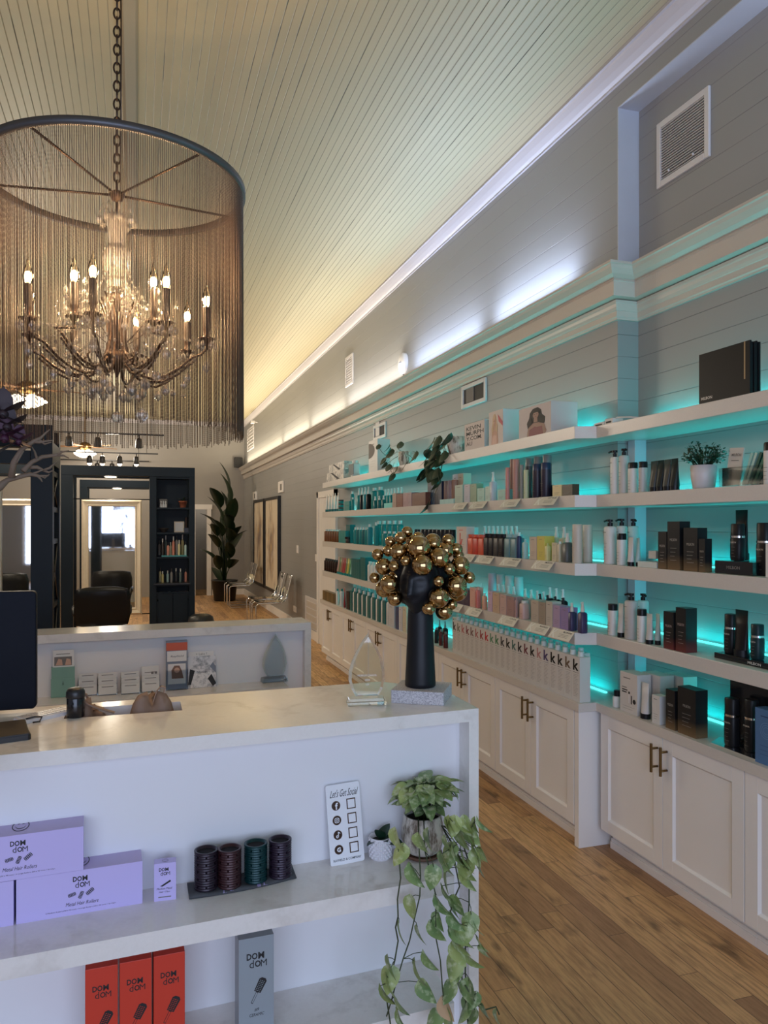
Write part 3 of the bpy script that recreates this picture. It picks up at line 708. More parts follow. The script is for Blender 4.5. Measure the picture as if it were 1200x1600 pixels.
def aim(p, d, roll=0, s=1):
    d = Vector(d).normalized(); up = Vector((0, 0, 1)) if abs(d.z) < .95 else Vector((1, 0, 0))
    x = d.cross(up).normalized(); z = x.cross(d)
    m = Matrix((x, d, z)).transposed().to_4x4()
    return Matrix.Translation(p) @ m @ Matrix.Rotation(roll, 4, 'Y') @ Matrix.Scale(s, 4)
x, y = onZ(596, 1342, ZS); y += .01
r = tag(empty('potted_succulent', (x, y, ZS)), 'small white textured pot with a few dark green leaves', 'plant')
mb = MB(); mb.lathe([(.026, 0), (.029, .003), (.0315, .058), (.0315, .060), (.028, .060), (.027, .045)], CER, None, 32)
for i in range(7):
    for j in range(16):
        a = 6.2832 * (j + (i % 2) / 2) / 16; rr = .0292 + .0003 * i; mb.ball((rr * math.cos(a), rr * math.sin(a), .008 + i * .0075), .0042, CER, None, 6, 4, (1, 1, 1))
mb.obj('pot', r); MB().cyl(.0275, .044, .047, M['soil'], None, 20).obj('soil', r)
mb = MB()
for d, L, W, rl in (((-1, -.45, .35), .050, .032, .2), ((-.15, -.5, 1), .066, .036, -.3), ((.9, -.5, .15), .066, .044, .3), ((.45, .2, .9), .050, .034, .2), ((.1, -.7, .45), .045, .03, 0)):
    vs, fs = leaf_geo(L, W, .2, .35); mb.add(vs, fs, GRD, aim((0, 0, .048), d, rl), True)
mb.obj('leaves', r)
# big pothos
VAR = NT('variegated_leaf'); tc = VAR.n('ShaderNodeTexCoord').outputs['Object']
nz = VAR.noise(VAR.scaled(tc, (1, 1, 1)), 55, 4, .6); n2 = VAR.noise(tc, 9, 2)
g = VAR.mix(VAR.rng(n2, .38, .62, 0, 1), c4(sr(112, 138, 86)), c4(sr(160, 172, 104)))
VAR.set(**{'Base Color': VAR.mix(VAR.rng(nz, .50, .66, 0, .8), g, c4(sr(200, 206, 168))), 'Roughness': .42})
VAR.put(VAR.b.inputs['Subsurface Weight'], 0.0)
STEM = pm('green_vine', sr(62, 72, 44), .5); DRY = pm('dry_leaf', sr(196, 160, 124), .6, mottle=.2)
MAR = NT('marbled_ceramic'); tc = MAR.n('ShaderNodeTexCoord').outputs['Object']; nz = MAR.noise(MAR.scaled(tc, (1, 1, .35)), 40, 5, .65)
MAR.set(**{'Base Color': MAR.mix(MAR.rng(nz, .48, .62, 0, 1), c4(sr(214, 208, 198)), c4(sr(120, 108, 96))), 'Roughness': .3})
px, py = onZ(662, 1345, ZS); py += .035; px += .01
r = tag(empty('potted_pothos', (px, py, ZS)), 'trailing variegated pothos in a marbled cream pot on saucer', 'plant')
mb = MB(); mb.lathe([(.036, .009), (.052, .020), (.060, .055), (.059, .085), (.053, .113), (.053, .116), (.049, .116), (.049, .10)], MAR.m, None, 32); mb.obj('pot', r)
mb = MB(); mb.lathe([(.040, 0), (.052, .004), (.055, .011), (.050, .011), (.045, .007)], pm('terracotta_saucer', sr(110, 78, 60), .5), None, 32); mb.obj('saucer', r)
MB().cyl(.0495, .098, .102, M['soil'], None, 20).obj('soil', r)
fol, vin = MB(), MB(); dry = MB()
def pleaf(p, d, s, roll=0, dst=None, mat=None):
    vs, fs = leaf_geo(.056 * s, .048 * s, .18 + random.random() * .3, .15 + random.random() * .4, 7, True)
    (dst or fol).add(vs, fs, mat or VAR.m, aim(p, d, roll), True)
rnd = random.Random(5)
for i in range(84):
    a = rnd.uniform(0, 6.283); el = rnd.uniform(-.1, 1.4); rr = rnd.uniform(.02, .062)
    d = Vector((math.cos(a), math.sin(a) - .35, .15)); c = Vector((rr * math.cos(a) * 1.15 + .002, rr * math.sin(a) * .75 - .012, .142 + .062 * math.sin(el)))
    if c.y + py > 2.045: c.y = 2.045 - py
    e = c + Vector((0, 0, 0)); vin.tube([(c.x * .25, c.y * .25, .10), (c.x * .7, c.y * .7, c.z * .8 + .02), tuple(e)], .0012, STEM, None, 5)
    pleaf(e, (d.x, d.y, rnd.uniform(-.55, .55)), rnd.uniform(.62, .95), rnd.uniform(-.6, .6))
# hanging strands: (u, v) read on the photograph, hung just in front of the shelf edge
strands = [([(624, 1347), (626, 1372), (621, 1405), (622, 1432), (618, 1449), (622, 1470), (617, 1500), (608, 1535), (604, 1560), (610, 1600), (612, 1640)], 1.815, [(621, 1310), (628, 1335), (626, 1455), (604, 1510), (602, 1538), (596, 1553), (613, 1525)]),
           ([(654, 1280), (654, 1310), (657, 1370), (656, 1400), (647, 1438), (640, 1470), (630, 1498), (619, 1535), (612, 1562), (604, 1588)], 1.805, [(652, 1318), (642, 1365), (642, 1415), (650, 1462), (647, 1515), (664, 1500), (655, 1548), (620, 1570), (625, 1590)]),
           ([(662, 1280), (664, 1330), (680, 1395), (681, 1430), (681, 1465), (688, 1500), (691, 1540), (694, 1570), (695, 1600)], 1.800, [(671, 1310), (676, 1368), (678, 1415), (682, 1440), (671, 1455), (690, 1575), (701, 1590), (684, 1592)]),
           ([(690, 1290), (707, 1320), (712, 1355), (718, 1385), (708, 1408), (700, 1440), (712, 1470), (720, 1500), (722, 1530), (727, 1560), (731, 1600)], 1.805, [(700, 1300), (706, 1336), (716, 1312), (700, 1375), (705, 1440), (712, 1460), (708, 1475), (709, 1505), (720, 1535), (708, 1415), (722, 1345), (703, 1450)]),
           ([(700, 1285), (720, 1310), (732, 1345), (733, 1380), (733, 1410), (731, 1450), (727, 1480), (727, 1520), (730, 1560), (732, 1610)], 1.815, [(726, 1300), (742, 1292), (738, 1330), (748, 1338), (724, 1370), (740, 1450), (748, 1478), (754, 1490), (728, 1500), (735, 1545), (745, 1565), (728, 1580), (742, 1590), (733, 1358), (718, 1360), (728, 1290), (735, 1312)]),
           ([(727, 1540), (745, 1570), (757, 1578), (775, 1573), (780, 1585)], 1.79, [(757, 1583), (779, 1592)])]
for q_ in range(16): strands[3 + q_ % 2][2].append((rnd.uniform(690, 748), rnd.uniform(1285, 1400)))
for q_ in range(8): strands[3 + q_ % 2][2].append((rnd.uniform(700, 740), rnd.uniform(1400, 1590)))
for pts, Y, lv in strands:
    P3 = []
    for i, (u, v) in enumerate(pts):
        yy = Y if v > 1345 else Y + (py - .052 - Y) * (1 - max(0, (v - 1280)) / 65.)
        if v < 1345: yy = min(yy, py - .056)
        X = Xat(u, yy); P3.append((X - px, yy - py, Zat(v, X, yy) - ZS))
    vin.tube(P3, .0019, STEM, None, 6)
    for u, v in lv:
        yy = min(Y, 1.81) - rnd.uniform(.002, .018); X = Xat(u, yy); z = Zat(v, X, yy)
        # the leaf hangs from a short stalk at the nearest strand point
        q = min(P3, key=lambda p: abs(p[2] - (z - ZS + .02)) + abs(p[0] - (X - px)))
        top = Vector((X - px + rnd.uniform(-.006, .006), yy - py, z - ZS + .021)); vin.tube([q, ((q[0] + top.x) / 2, top.y + .003, (q[2] + top.z) / 2 + .004), tuple(top)], .001, STEM, None, 5)
        isd = (u, v) == (690, 1575)
        pleaf(top, (rnd.uniform(-.45, .45), -.25, -1), rnd.uniform(.85, 1.1) * (.8 if u > 735 else 1), rnd.uniform(-.5, .5) + math.pi, dry if isd else None, DRY if isd else None)
vin.obj('vines', r); fol.obj('foliage', r)
if dry.v: o = dry.obj('dry_leaf', r); o['label'] = 'single dried tan leaf'

# ------------------------------------------------------------------ on the counter: statue, block, award
GR = NT('speckled_granite'); tc = GR.n('ShaderNodeTexCoord').outputs['Object']
GR.set(**{'Base Color': GR.mix(GR.rng(GR.noise(tc, 260, 3, .7), .42, .62, 0, 1), c4(sr(206, 204, 208)), c4(sr(150, 148, 156))), 'Roughness': .6}); GR.bump(GR.noise(tc, 200, 3), .2, .002)
A_, B_, C_ = Vector((.719, 2.16)), Vector((.856, 2.076)), Vector((.939, 2.209)); D_ = A_ + C_ - B_; ctr = (A_ + C_) / 2
ctr = ctr + Vector((-.004, -.002))
mb = MB(); mb.prism([tuple((p - (A_ + C_) / 2) * .985) for p in (A_, B_, C_, D_)], 0, .038, GR.m)
tag(mb.obj('stone_block', None, (ctr.x, ctr.y, ZT + .0005), bevel=.003), 'square grey granite block under the black head statue', 'block')
STB = pm('matte_black_ceramic', (.006, .007, .010), .42, bump=.05, scale=40, **{'Specular_IOR_Level': .32})
Z0 = ZT + .039
sx, sy = ctr.x - .004, ctr.y + .004
tocam = math.atan2(-sy, -sx)            # direction from statue to the camera
r = tag(empty('head_statue', (sx, sy, Z0), tocam + math.pi / 2), 'black long-necked head sculpture with a hair of gold balls', 'sculpture')
dS = dep(sx, sy)
mb = MB(); mb.lathe([(.044, 0), (.0465, .003), (.047, .012), (.0435, .08), (.0405, .15), (.0395, .20), (.039, .215), (.037, .24), (.030, .27), (0, .28)], STB, None, 40); mb.obj('neck', r)
# head: deformed ellipsoid facing -Y
hv, hf = [], []; nu, nv = 40, 32; hz = .318
for j in range(nv + 1):
    a = -math.pi / 2 + math.pi * j / nv; zz = math.sin(a)
    for i in range(nu):
        b = 2 * math.pi * i / nu; cx_, cy_ = math.cos(b), math.sin(b)
        tap = 1.0 if zz > -.1 else 1 - .42 * ((-.1 - zz) / .9) ** 1.5
        X = .062 * math.cos(a) * cx_ * tap; Y = .070 * math.cos(a) * cy_ * (tap * .3 + .7); Z = .098 * zz
        if cy_ < 0:
            fx = X / .06; zn = Z / .098
            g = math.exp(-(fx / .16) ** 2) * (1.0 if -.30 < zn < .34 else 0) * (.45 + .9 * max(0, (.34 - zn) / .62))
            Y -= .019 * g
            if abs(zn + .30) < .05: Y -= .006 * math.exp(-(fx / .22) ** 2)
            for e in (-1, 1):
                Y += .010 * math.exp(-((fx - e * .42) / .24) ** 2 - ((zn - .10) / .12) ** 2); Y -= .005 * math.exp(-((fx - e * .42) / .16) ** 2 - ((zn - .08) / .06) ** 2)
                Y -= .004 * math.exp(-((fx - e * .42) / .30) ** 2 - ((zn - .26) / .06) ** 2)
            Y -= .013 * math.exp(-(fx / .30) ** 2 - ((zn + .50) / .045) ** 2) + .013 * math.exp(-(fx / .24) ** 2 - ((zn + .60) / .045) ** 2)
            Y += .004 * math.exp(-(fx / .34) ** 2 - ((zn + .55) / .02) ** 2)
            Y -= .007 * math.exp(-(fx / .28) ** 2 - ((zn + .82) / .10) ** 2)
        hv.append((X, Y, hz + Z - .01))
for j in range(nv):
    for i in range(nu): k = (i + 1) % nu; hf.append((j * nu + i, j * nu + k, (j + 1) * nu + k, (j + 1) * nu + i))
mb = MB(); mb.add(hv, hf, STB, Matrix.Rotation(R(-24), 4, 'Z'), True); mb.obj('head', r)
mb = MB(); mb.ball((0, .046, .350), .084, STB, None, 36, 24, (1.22, .72, .86)); mb.ball((0, .054, .305), .080, STB, None, 36, 24, (1.2, .6, .9)); mb.obj('hair_mass', r)
balls = [(393, 160, 40, 2), (340, 208, 42, 1), (258, 238, 38, 2), (155, 342, 42, 2), (243, 312, 42, 2), (325, 320, 62, 1), (380, 395, 38, 0), (288, 437, 38, 0), (205, 440, 60, 1.5), (130, 530, 38, 2), (250, 580, 68, .8), (205, 620, 60, 2.2), (295, 695, 55, 1.8),
         (430, 230, 45, 3), (485, 205, 40, 3), (487, 290, 88, .6), (515, 430, 75, -.6), (610, 255, 45, 1), (600, 240, 60, 3), (650, 370, 72, .2), (700, 310, 62, 2), (725, 228, 45, 2), (790, 300, 45, 2.4), (805, 350, 40, 3.4), (820, 430, 68, 1.4), (733, 460, 42, .2),
         (645, 557, 40, -.3), (895, 528, 42, 2), (785, 595, 80, 1), (800, 640, 70, 2.6), (645, 690, 75, .1), (565, 778, 48, -.2), (755, 745, 38, 1.6), (690, 800, 62, 1.8), (560, 330, 60, 2.6), (760, 520, 50, 3), (300, 520, 50, 3), (400, 320, 60, 3.2)]
inv = r.matrix_basis.inverted()
for (bx, by, br, dz) in balls:
    u = 560 + bx / 5.16; v = 800 + by / 5.16; d = dS - .075 + dz * .035
    l = (u - 600) / F * d; X = l * math.cos(TH) + d * math.sin(TH); Y = d * math.cos(TH) - l * math.sin(TH); z = EYE - (v - V0) * d / F
    rr = br / 5.16 * d / F * 1.14
    p = inv @ Vector((X, Y, z))
    MB().ball(p, rr, M['gold'], None, 28, 18).obj('gold_ball', r)
# glass flame awards
M['edgeglass'] = pm('polished_glass_edge', (.80, .88, .86), .10, 0, **{'Transmission_Weight': .82, 'IOR': 1.25, 'Specular_IOR_Level': .8})
def flame_award(x, y, z, rz, s, label, words):
    r = tag(empty('glass_award', (x, y, z), rz), label, 'award', None)
    def prof(k, n=14):
        a = []
        for i in range(n + 1): t = i / n; a.append((.052 * math.sin(math.pi * (1 - t) ** 1.0 * .5 + 0) * 0 + k * (.030 + .0), 0))
        return a
    L = [(-.030, .0), (-.042, .02), (-.050, .045), (-.049, .07), (-.042, .095), (-.030, .122), (-.014, .15), (.006, .176)]
    Rr = [(.012, .165), (.030, .135), (.043, .105), (.050, .075), (.052, .05), (.046, .022), (.034, 0)]
    pts = [(a * s, .022 * s + b * s) for a, b in (L + Rr)][::-1]
    mb = MB(); n = len(pts); t = .008 * s; bv = .0035 * s
    ins = [((a) * .84, .022 * s + (b - .022 * s) * .92 + .004 * s) for a, b in pts]
    vs = [(a, -t * .5, b) for a, b in ins] + [(a, -t * .5 + bv, b) for a, b in pts] + [(a, t * .5, b) for a, b in pts]
    mb.add(vs, [tuple(range(n)), tuple(range(2 * n, 3 * n))[::-1]], M['clear']); mb.add(vs, [(i, n + i, n + (i + 1) % n, (i + 1) % n) for i in range(n)] + [(n + i, 2 * n + i, 2 * n + (i + 1) % n, n + (i + 1) % n) for i in range(n)], M['edgeglass'])
    if words:
        for j, wd in enumerate(words): mb.text(wd, .002, -t * .5 - .0003, .080 * s - j * .013 * s, .0052 * s, M['trim'], None, None)
    mb.obj('flame', r)
    mb = MB(); b = [(-.055, 0), (.055, 0), (.050, .018), (-.050, .018)]; b = [(p * s, q * s) for p, q in b]
    vs = [(p, -.022 * s, q) for p, q in b] + [(p, .022 * s, q) for p, q in b]; mb.add(vs, [(0, 1, 2, 3), (7, 6, 5, 4), (0, 4, 5, 1), (1, 5, 6, 2), (2, 6, 7, 3), (3, 7, 4, 0)], M['clear']); mb.obj('base', r, bevel=.002)
x, y = onZ(575, 1102, ZT)
flame_award(x, y + .016, ZT + .001, R(-9), 1.06, 'tall clear glass flame award on the near counter beside the statue', ('MOROCCANOIL', '2024', 'VIP'))
# card reader, keyboard, canister, monitor, bags
x, y = onZ(28, 1150, ZT)
r = tag(empty('card_reader', (x - .012, y - .012, ZT), R(14)), 'black card payment terminal with a dark screen on the counter', 'card reader')
mb = MB(); mb.prism(rrect(.078, .088, .008), .0, .012, M['black']); mb.add([(-.036, -.042, .012), (.036, -.042, .012), (.036, .042, .012), (-.036, .042, .012), (-.036, -.042, .016), (.036, -.042, .016), (.036, .042, .034), (-.036, .042, .034)], [(4, 5, 6, 7), (0, 1, 5, 4), (1, 2, 6, 5), (2, 3, 7, 6), (3, 0, 4, 7)], M['black'])
mb.obj('housing', r, bevel=.003)
tl = Matrix.Translation((0, 0, .0165)) @ Matrix.Rotation(math.atan2(.018, .084), 4, 'X')
MB().box(-.030, -.026, .0062, .030, .026, .0072, pm('reader_screen', (.03, .035, .06), .12), tl).obj('screen', r); 
mb = MB(); mb.cyl(.003, .0055, .0062, M['trim'], tl @ Matrix.Translation((0, -.034, 0)), 12); mb.obj('home_button', r)
x, y = onZ(71, 1120, ZT)
r = tag(empty('white_keyboard', (x, y, ZT), R(38)), 'slim white keyboard lying behind the card reader', 'keyboard')
mb = MB(); mb.prism(rrect(.16, .062, .015), 0, .010, M['trim']); mb.obj('case', r, bevel=.003)
mb = MB()
for i in range(11):
    for j in range(4): mb.box(-.068 + i * .0125, -.024 + j * .0125, .010, -.058 + i * .0125, -.014 + j * .0125, .0125, M['shelf'])
mb.obj('keys', r)
xa, ya = onZ(47, 1130, ZT); tag(MB().tube([(xa - .01, ya, ZT + .012), (xa + .010, ya + .010, ZT + .014), (xa + .028, ya + .012, ZT + .012), (xa + .024, ya - .006, ZT + .004), (xa + .008, ya - .012, ZT + .004)], .0022, M['black']).obj('cable'), 'short black cable looping out of the card reader', 'cable')
x, y = onZ(117, 1123, ZT)
r = tag(empty('black_canister', (x, y + .024, ZT)), 'small black canister with a domed lid at the desk well', 'canister')
MB().lathe([(.0225, 0), (.0235, .002), (.0235, .052), (.0225, .054)], M['blackg'], None, 28).obj('body', r); MB().lathe([(.0245, .054), (.0255, .056), (.0245, .070), (.020, .078), (.010, .081), (0, .0815)], M['black'], None, 28).obj('lid', r)
MN = pm('navy_monitor_shell', (.0035, .005, .011), .5, **{'Specular_IOR_Level': .12})
ym = 2.35; x1m = Xat(57, ym); zt = Zat(923, x1m, ym); zb = zt - .330
r = tag(empty('computer_monitor', (x1m - .26, ym, ZT), R(-2)), 'back of a dark monitor at the left end of the counter', 'monitor')
mb = MB(); plate(mb, rrect(.52, zt - zb, .012, 5, 0, (zt + zb) / 2 - ZT), 0, .028, MN); mb.obj('shell', r, bevel=.003)
MB().box(-.25, .0285, zb - ZT + .01, .25, .030, zt - ZT - .01, M['blackg']).obj('screen', r); mb = MB(); mb.box(-.03, .03, .012, .03, .045, .2, M['steel']); mb.box(-.09, .0, 0, .09, .03, .012, M['steel']); mb.obj('stand', r)
TAN = pm('tan_leather', sr(132, 104, 84), .55, mottle=.2, scale=30, bump=.25)
def bag(x, y, ztop, W, label, strap, hump):
    r = tag(empty('leather_bag', (x, y, .72)), label, 'bag', None)
    vs, fs = [], []; n = 20; prof = [(0, .95), (.02, 1.0), (.5, 1.02), (.8, .9), (.93, .55), (.985, .3), (1, .05)]
    H = ztop - .72
    for t, k in prof:
        for i in range(n):
            a = 6.2832 * i / n; c, s_ = math.cos(a), math.sin(a)
            sag = 1 - .10 * (1 - hump) * c * t - .06 * math.sin(3 * a) * t
            vs.append((W / 2 * k ** .5 * c, .04 * k * s_, H * t * sag))
    for j in range(len(prof) - 1):
        for i in range(n): k = (i + 1) % n; fs.append((j * n + i, j * n + k, (j + 1) * n + k, (j + 1) * n + i))
    fs.append(tuple(range((len(prof) - 1) * n, len(prof) * n))); fs.append(tuple(range(n))[::-1])
    MB().add(vs, fs, TAN, None, True).obj('body', r)
    mb = MB(); 
    for pts in strap:
        n = len(pts); vs = []
        for p in pts: vs += [(p[0], p[1] - .007, p[2]), (p[0], p[1] + .007, p[2]), (p[0] + .004, p[1] + .007, p[2] + .003), (p[0] + .004, p[1] - .007, p[2] + .003)]
        fs = [(4 * i + k, 4 * i + (k + 1) % 4, 4 * i + 4 + (k + 1) % 4, 4 * i + 4 + k) for i in range(n - 1) for k in range(4)] + [(0, 1, 2, 3)[::-1], (4 * n - 4, 4 * n - 3, 4 * n - 2, 4 * n - 1)]
        mb.add(vs, fs, TAN)
    mb.obj('strap', r)
bag(.040, 2.312, 1.098, .150, 'tan leather bag with a small loop hanging in the desk well', [[(.0, 0, .365), (.01, 0, .395), (.022, 0, .41), (.034, 0, .405), (.03, 0, .385), (.018, 0, .37)]], 1)
bag(-.115, 2.312, 1.072, .115, 'tan leather bag with wide straps beside the black canister', [[(-.046, -.01, .32), (-.044, -.01, .385), (-.036, -.01, .395), (-.02, -.01, .375), (.01, -.01, .360), (.05, -.01, .345)], [(-.046, .02, .32), (-.036, .02, .40), (-.026, .02, .395), (-.015, .02, .365), (.02, .02, .352)]], .3)

# ------------------------------------------------------------------ FAR DESK
r = tag(empty('reception_counter', (.896, 4.07, 0)), 'second white quartz desk behind the near one, holding brochures', 'counter', 'reception desks')
q2 = M['quartz2']
mb = MB(); mb.prism([(-2.9, -.16), (0, 0), (0, .25), (-2.9, .09)], ZT - .040, ZT, q2); mb.obj('counter_top', r, bevel=.002)
mb = MB(); mb.prism([(-.035, -.002), (0, 0), (0, .25), (-.035, .248)], 0, ZT - .040, q2); mb.obj('side_slab', r)
mb = MB(); mb.prism([(-2.9, -.105), (-.035, .053), (-.035, .12), (-2.9, -.04)], 0, ZT - .04, M['panel']); mb.prism([(-2.9, .02), (-.035, .18), (-.035, .24), (-2.9, .08)], 0, ZT - .04, M['panel']); mb.obj('back_panel', r)
ZB = .76
mb = MB(); mb.prism([(-2.9, -.285), (-.148, -.135), (-.155, .047), (-2.9, -.105)], ZB - .035, ZB, q2); mb.obj('shelf', r, bevel=.002)
mb = MB(); mb.prism([(-2.9, -.27), (-1.3, -.19), (-1.3, .0), (-2.9, -.1)], 0, ZB - .036, M['panel']); mb.obj('drawer_unit', r)
MINT = pm('mint_card', sr(126, 168, 156), .5); PAPER = pm('white_paper', sr(226, 224, 222), .6); PHB = pm('photo_brown', sr(128, 96, 84), .6); SKIN = pm('printed_skin', sr(206, 166, 146), .6); SLB = pm('slate_blue_print', sr(120, 130, 148), .55); ORG = pm('orange_print', sr(196, 92, 66), .55)
def on_shelf(u0, u1, v1, vt, z, yoff=0):
    x0, y0 = onZ(u0, v1, z); x1, y1 = onZ(u1, v1 - 1, z); return (x0 + x1) / 2, (y0 + y1) / 2 + yoff, math.hypot(x1 - x0, y1 - y0), (v1 - vt) * dep((x0 + x1) / 2, (y0 + y1) / 2) / F
ftilt = math.atan2(.16, 2.9)
x, y, W, H = on_shelf(81, 116, 1090, 1017, ZB)
r = tag(empty('brochure_holder', (x, y, ZB + .001), ftilt), 'mint green brochure holder beside the monitor on the far desk', 'brochure holder')
mb = MB(); mb.box(-W / 2, 0, 0, W / 2, .03, H * .64, MINT); mb.box(-W / 2 - .002, -.002, 0, W / 2 + .002, 0, H * .4, MINT); mb.text('A', 0, -.003, H * .3, .02, M['ink'], None, .008); mb.obj('pocket', r)
mb = MB(); mb.box(-W / 2 + .006, .006, H * .1, W / 2 - .003, .014, H, PAPER); mb.quadf(-W * .38, H * .67, W * .38, H * .86, .006, M['greyink']); mb.polyf([(-W * .33, H * .68), (-W * .2, H * .82), (-W * .05, H * .8), (-W * .02, H * .68)], .0055, SKIN); mb.polyf([(W * .08, H * .68), (W * .15, H * .82), (W * .32, H * .8), (W * .36, H * .68)], .0055, SKIN); mb.quadf(-W * .3, H * .91, W * .3, H * .925, .006, M['greyink']); mb.obj('leaflets', r)
for (u0, u1, v1, vt, lab) in ((122, 152, 1088, 1058, 'stepped business card rack nearest the mint brochure holder'), (153, 183, 1087, 1056, 'stepped card rack, second from the mint brochure holder'), (189, 219, 1085, 1054, 'stepped card rack with a grey top, third from mint holder'), (221, 250, 1082, 1040, 'card rack with a taller card showing two small squares')):
    x, y, W, H = on_shelf(u0, u1, v1, vt, ZB)
    r = tag(empty('business_card_rack', (x, y, ZB + .001), ftilt), lab, 'card rack', 'business card racks on the far desk')
    mb = MB()
    for k in range(3): mb.box(-W / 2, .002 + .016 * k, 0, W / 2, .014 + .016 * k, .03 + .025 * k, M['acrylic'])
    mb.obj('rack', r)
    for k in range(3):
        h = .052 + .026 * k; mb = MB(); mb.box(-W / 2 + .003, .0145 + .016 * k - .014, .004, W / 2 - .003, .0165 + .016 * k - .012, h + (.02 if (k == 2 and vt < 1045) else 0), PAPER); mb.quadf(-W * .3, h - .012, W * .3, h - .009, .0004 + .016 * k, M['greyink'])
        if k == 2 and vt < 1045: mb.quadf(W * .05, h - .02, W * .18, h - .008, .0 + .016 * k, M['greyink']); mb.quadf(W * .24, h - .02, W * .37, h - .008, .0 + .016 * k, M['greyink'])
        mb.obj('business_cards', r)
x, y, W, H = on_shelf(260, 293, 1079, 1002, ZB)
r = tag(empty('leaflet_stand', (x, y, ZB + .001), ftilt), 'clear leaflet stand with a red-haired portrait card on the front', 'leaflet stand')
MB().box(-W / 2 - .003, .001, 0, W / 2 + .003, .028, .10, M['acrylic']).obj('stand', r)
mb = MB(); mb.box(-W / 2, .005, .004, W / 2, .022, H, SLB); mb.quadf(-W / 2, H * .80, W / 2, H * .96, .005, ORG); mb.quadf(-W * .46, H * .58, W * .46, H * .79, .005, PAPER); mb.text('Rayfield', 0, .004, H * .68, .012, M['greyink'], None, W * .6, 0, .2); mb.quadf(-W * .42, H * .12, W * .42, H * .53, .005, PAPER)
mb.quadf(-W * .36, H * .23, W * .36, H * .50, .0045, M['trim']); mb.polyf([(-W * .24, H * .23), (-W * .26, H * .4), (-W * .12, H * .495), (W * .12, H * .49), (W * .24, H * .38), (W * .32, H * .23)], .004, PHB); mb.polyf(circ(W * .13, 14, 0, H * .40), .0035, SKIN); mb.obj('leaflets', r)
x2, y2, W2, H2 = on_shelf(259, 305, 1072, 1000, ZB)
mb = MB(); mb.box(-W2 / 2, 0, 0, W2 / 2, .006, H2, PAPER, Matrix.Rotation(R(-4), 4, 'X')); mb.quadf(-W2 * .5, H2 * .82, W2 * .5, H2 * .98, -.0005, ORG, Matrix.Rotation(R(-4), 4, 'X')); mb.text('RS &', W2 * .27, -.001, H2 * .9, H2 * .11, M['ink'], Matrix.Rotation(R(-4), 4, 'X'), W2 * .42, .02); mb.quadf(W2 * .2, H2 * .4, W2 * .45, H2 * .66, -.0005, M['shelf'], Matrix.Rotation(R(-4), 4, 'X'))
tag(mb.obj('magazine', None, (x2 + .0, y2 + .018, ZB + .001), ftilt), 'magazine with RS & in black letters behind the leaflet stand', 'magazine')
x, y, W, H = on_shelf(294, 338, 1075, 1022, ZB)
r = tag(empty('flyer', (x, y, ZB + .001), ftilt), 'marbled grey and white flyer leaning beside the leaflet stand', 'flyer')
FL = NT('marbled_print'); tcx = FL.n('ShaderNodeTexCoord').outputs['Object']; FL.set(**{'Base Color': FL.mix(FL.rng(FL.noise(tcx, 30, 5, .7), .45, .6, 0, 1), c4(sr(220, 220, 224)), c4(sr(150, 154, 162))), 'Roughness': .5})
Ax = Matrix.Rotation(R(-10), 4, 'X'); mb = MB(); mb.box(-W / 2, 0, 0, W / 2, .003, H * .92, FL.m, Ax); mb.box(-W * .46, .004, H * .5, W * .44, .006, H * 1.05, PAPER, Ax); mb.text('+ Lake ?', 0, .0035, H * .98, .012, M['greyink'], Ax); mb.text('ZENAGEN', 0, -.0005, H * .45, .010, M['ink'], Ax, W * .4)
for pts in (([(-.5, .1), (-.42, .55), (-.25, .5), (-.4, .1)]), ([(.2, .25), (.38, .02), (.5, .1), (.34, .38)]), ([(.28, .6), (.5, .4), (.5, .6), (.4, .72)])): mb.polyf([(a * W, b * H) for a, b in pts], -.0005, SLB if pts[0][0] > .25 else M['ink'], Ax)
mb.obj('sheet', r)
x, y = onZ(428, 1064, ZB); flame_award(x, y - .012, ZB + .001, R(3), 1.28, 'clear glass flame award at the end of the far desk shelf', ('VIP',))

# ================================================================== CHANDELIER
CX, CY = -.070, 2.90; ZR, ZBOT, RAD = 2.826, 1.925, .449
r = tag(empty('chandelier', (CX, CY, 0)), 'drum chandelier with bronze bead curtain around a crystal candelabra', 'chandelier')
mb = MB(); mb.lathe([(RAD - .012, ZR - .024), (RAD + .004, ZR - .024), (RAD + .004, ZR), (RAD - .012, ZR), (RAD - .012, ZR - .024)], M['steel'], None, 96); mb.obj('top_ring', r)
for i in range(5):
    a = R(72 * i + 20); MB().tube([(.022 * math.cos(a), .022 * math.sin(a), ZR - .045), ((RAD - .008) * math.cos(a), (RAD - .008) * math.sin(a), ZR - .014)], .0045, M['bronze']).obj('spoke', r)
MB().lathe([(0, ZR - .075), (.018, ZR - .065), (.026, ZR - .05), (.026, ZR - .04), (.012, ZR - .03), (0, ZR - .028)], M['bronze'], None, 20).obj('hub', r)
mb = MB(); z = ZR - .03; k = 0
while z < CEIL - .02:
    pts = [(.011 * math.cos(t) * (1 if k % 2 else 0), .011 * math.cos(t) * (0 if k % 2 else 1), z + .017 + .020 * math.sin(t)) for t in [6.2832 * j / 14 for j in range(14)]]
    mb.tube(pts, .0034, M['bronze'], None, 6, closed=True); z += .0325; k += 1
mb.tube([(.012, .0, ZR - .03), (.014, .004, (ZR + CEIL) / 2), (.010, 0, CEIL)], .0025, M['bronze'], None, 6)
mb.obj('chain', r)
MB().lathe([(.06, CEIL - .001), (.06, CEIL - .012), (.03, CEIL - .035), (0, CEIL - .04)][::-1], M['bronze'], None, 24).obj('ceiling_canopy', r)
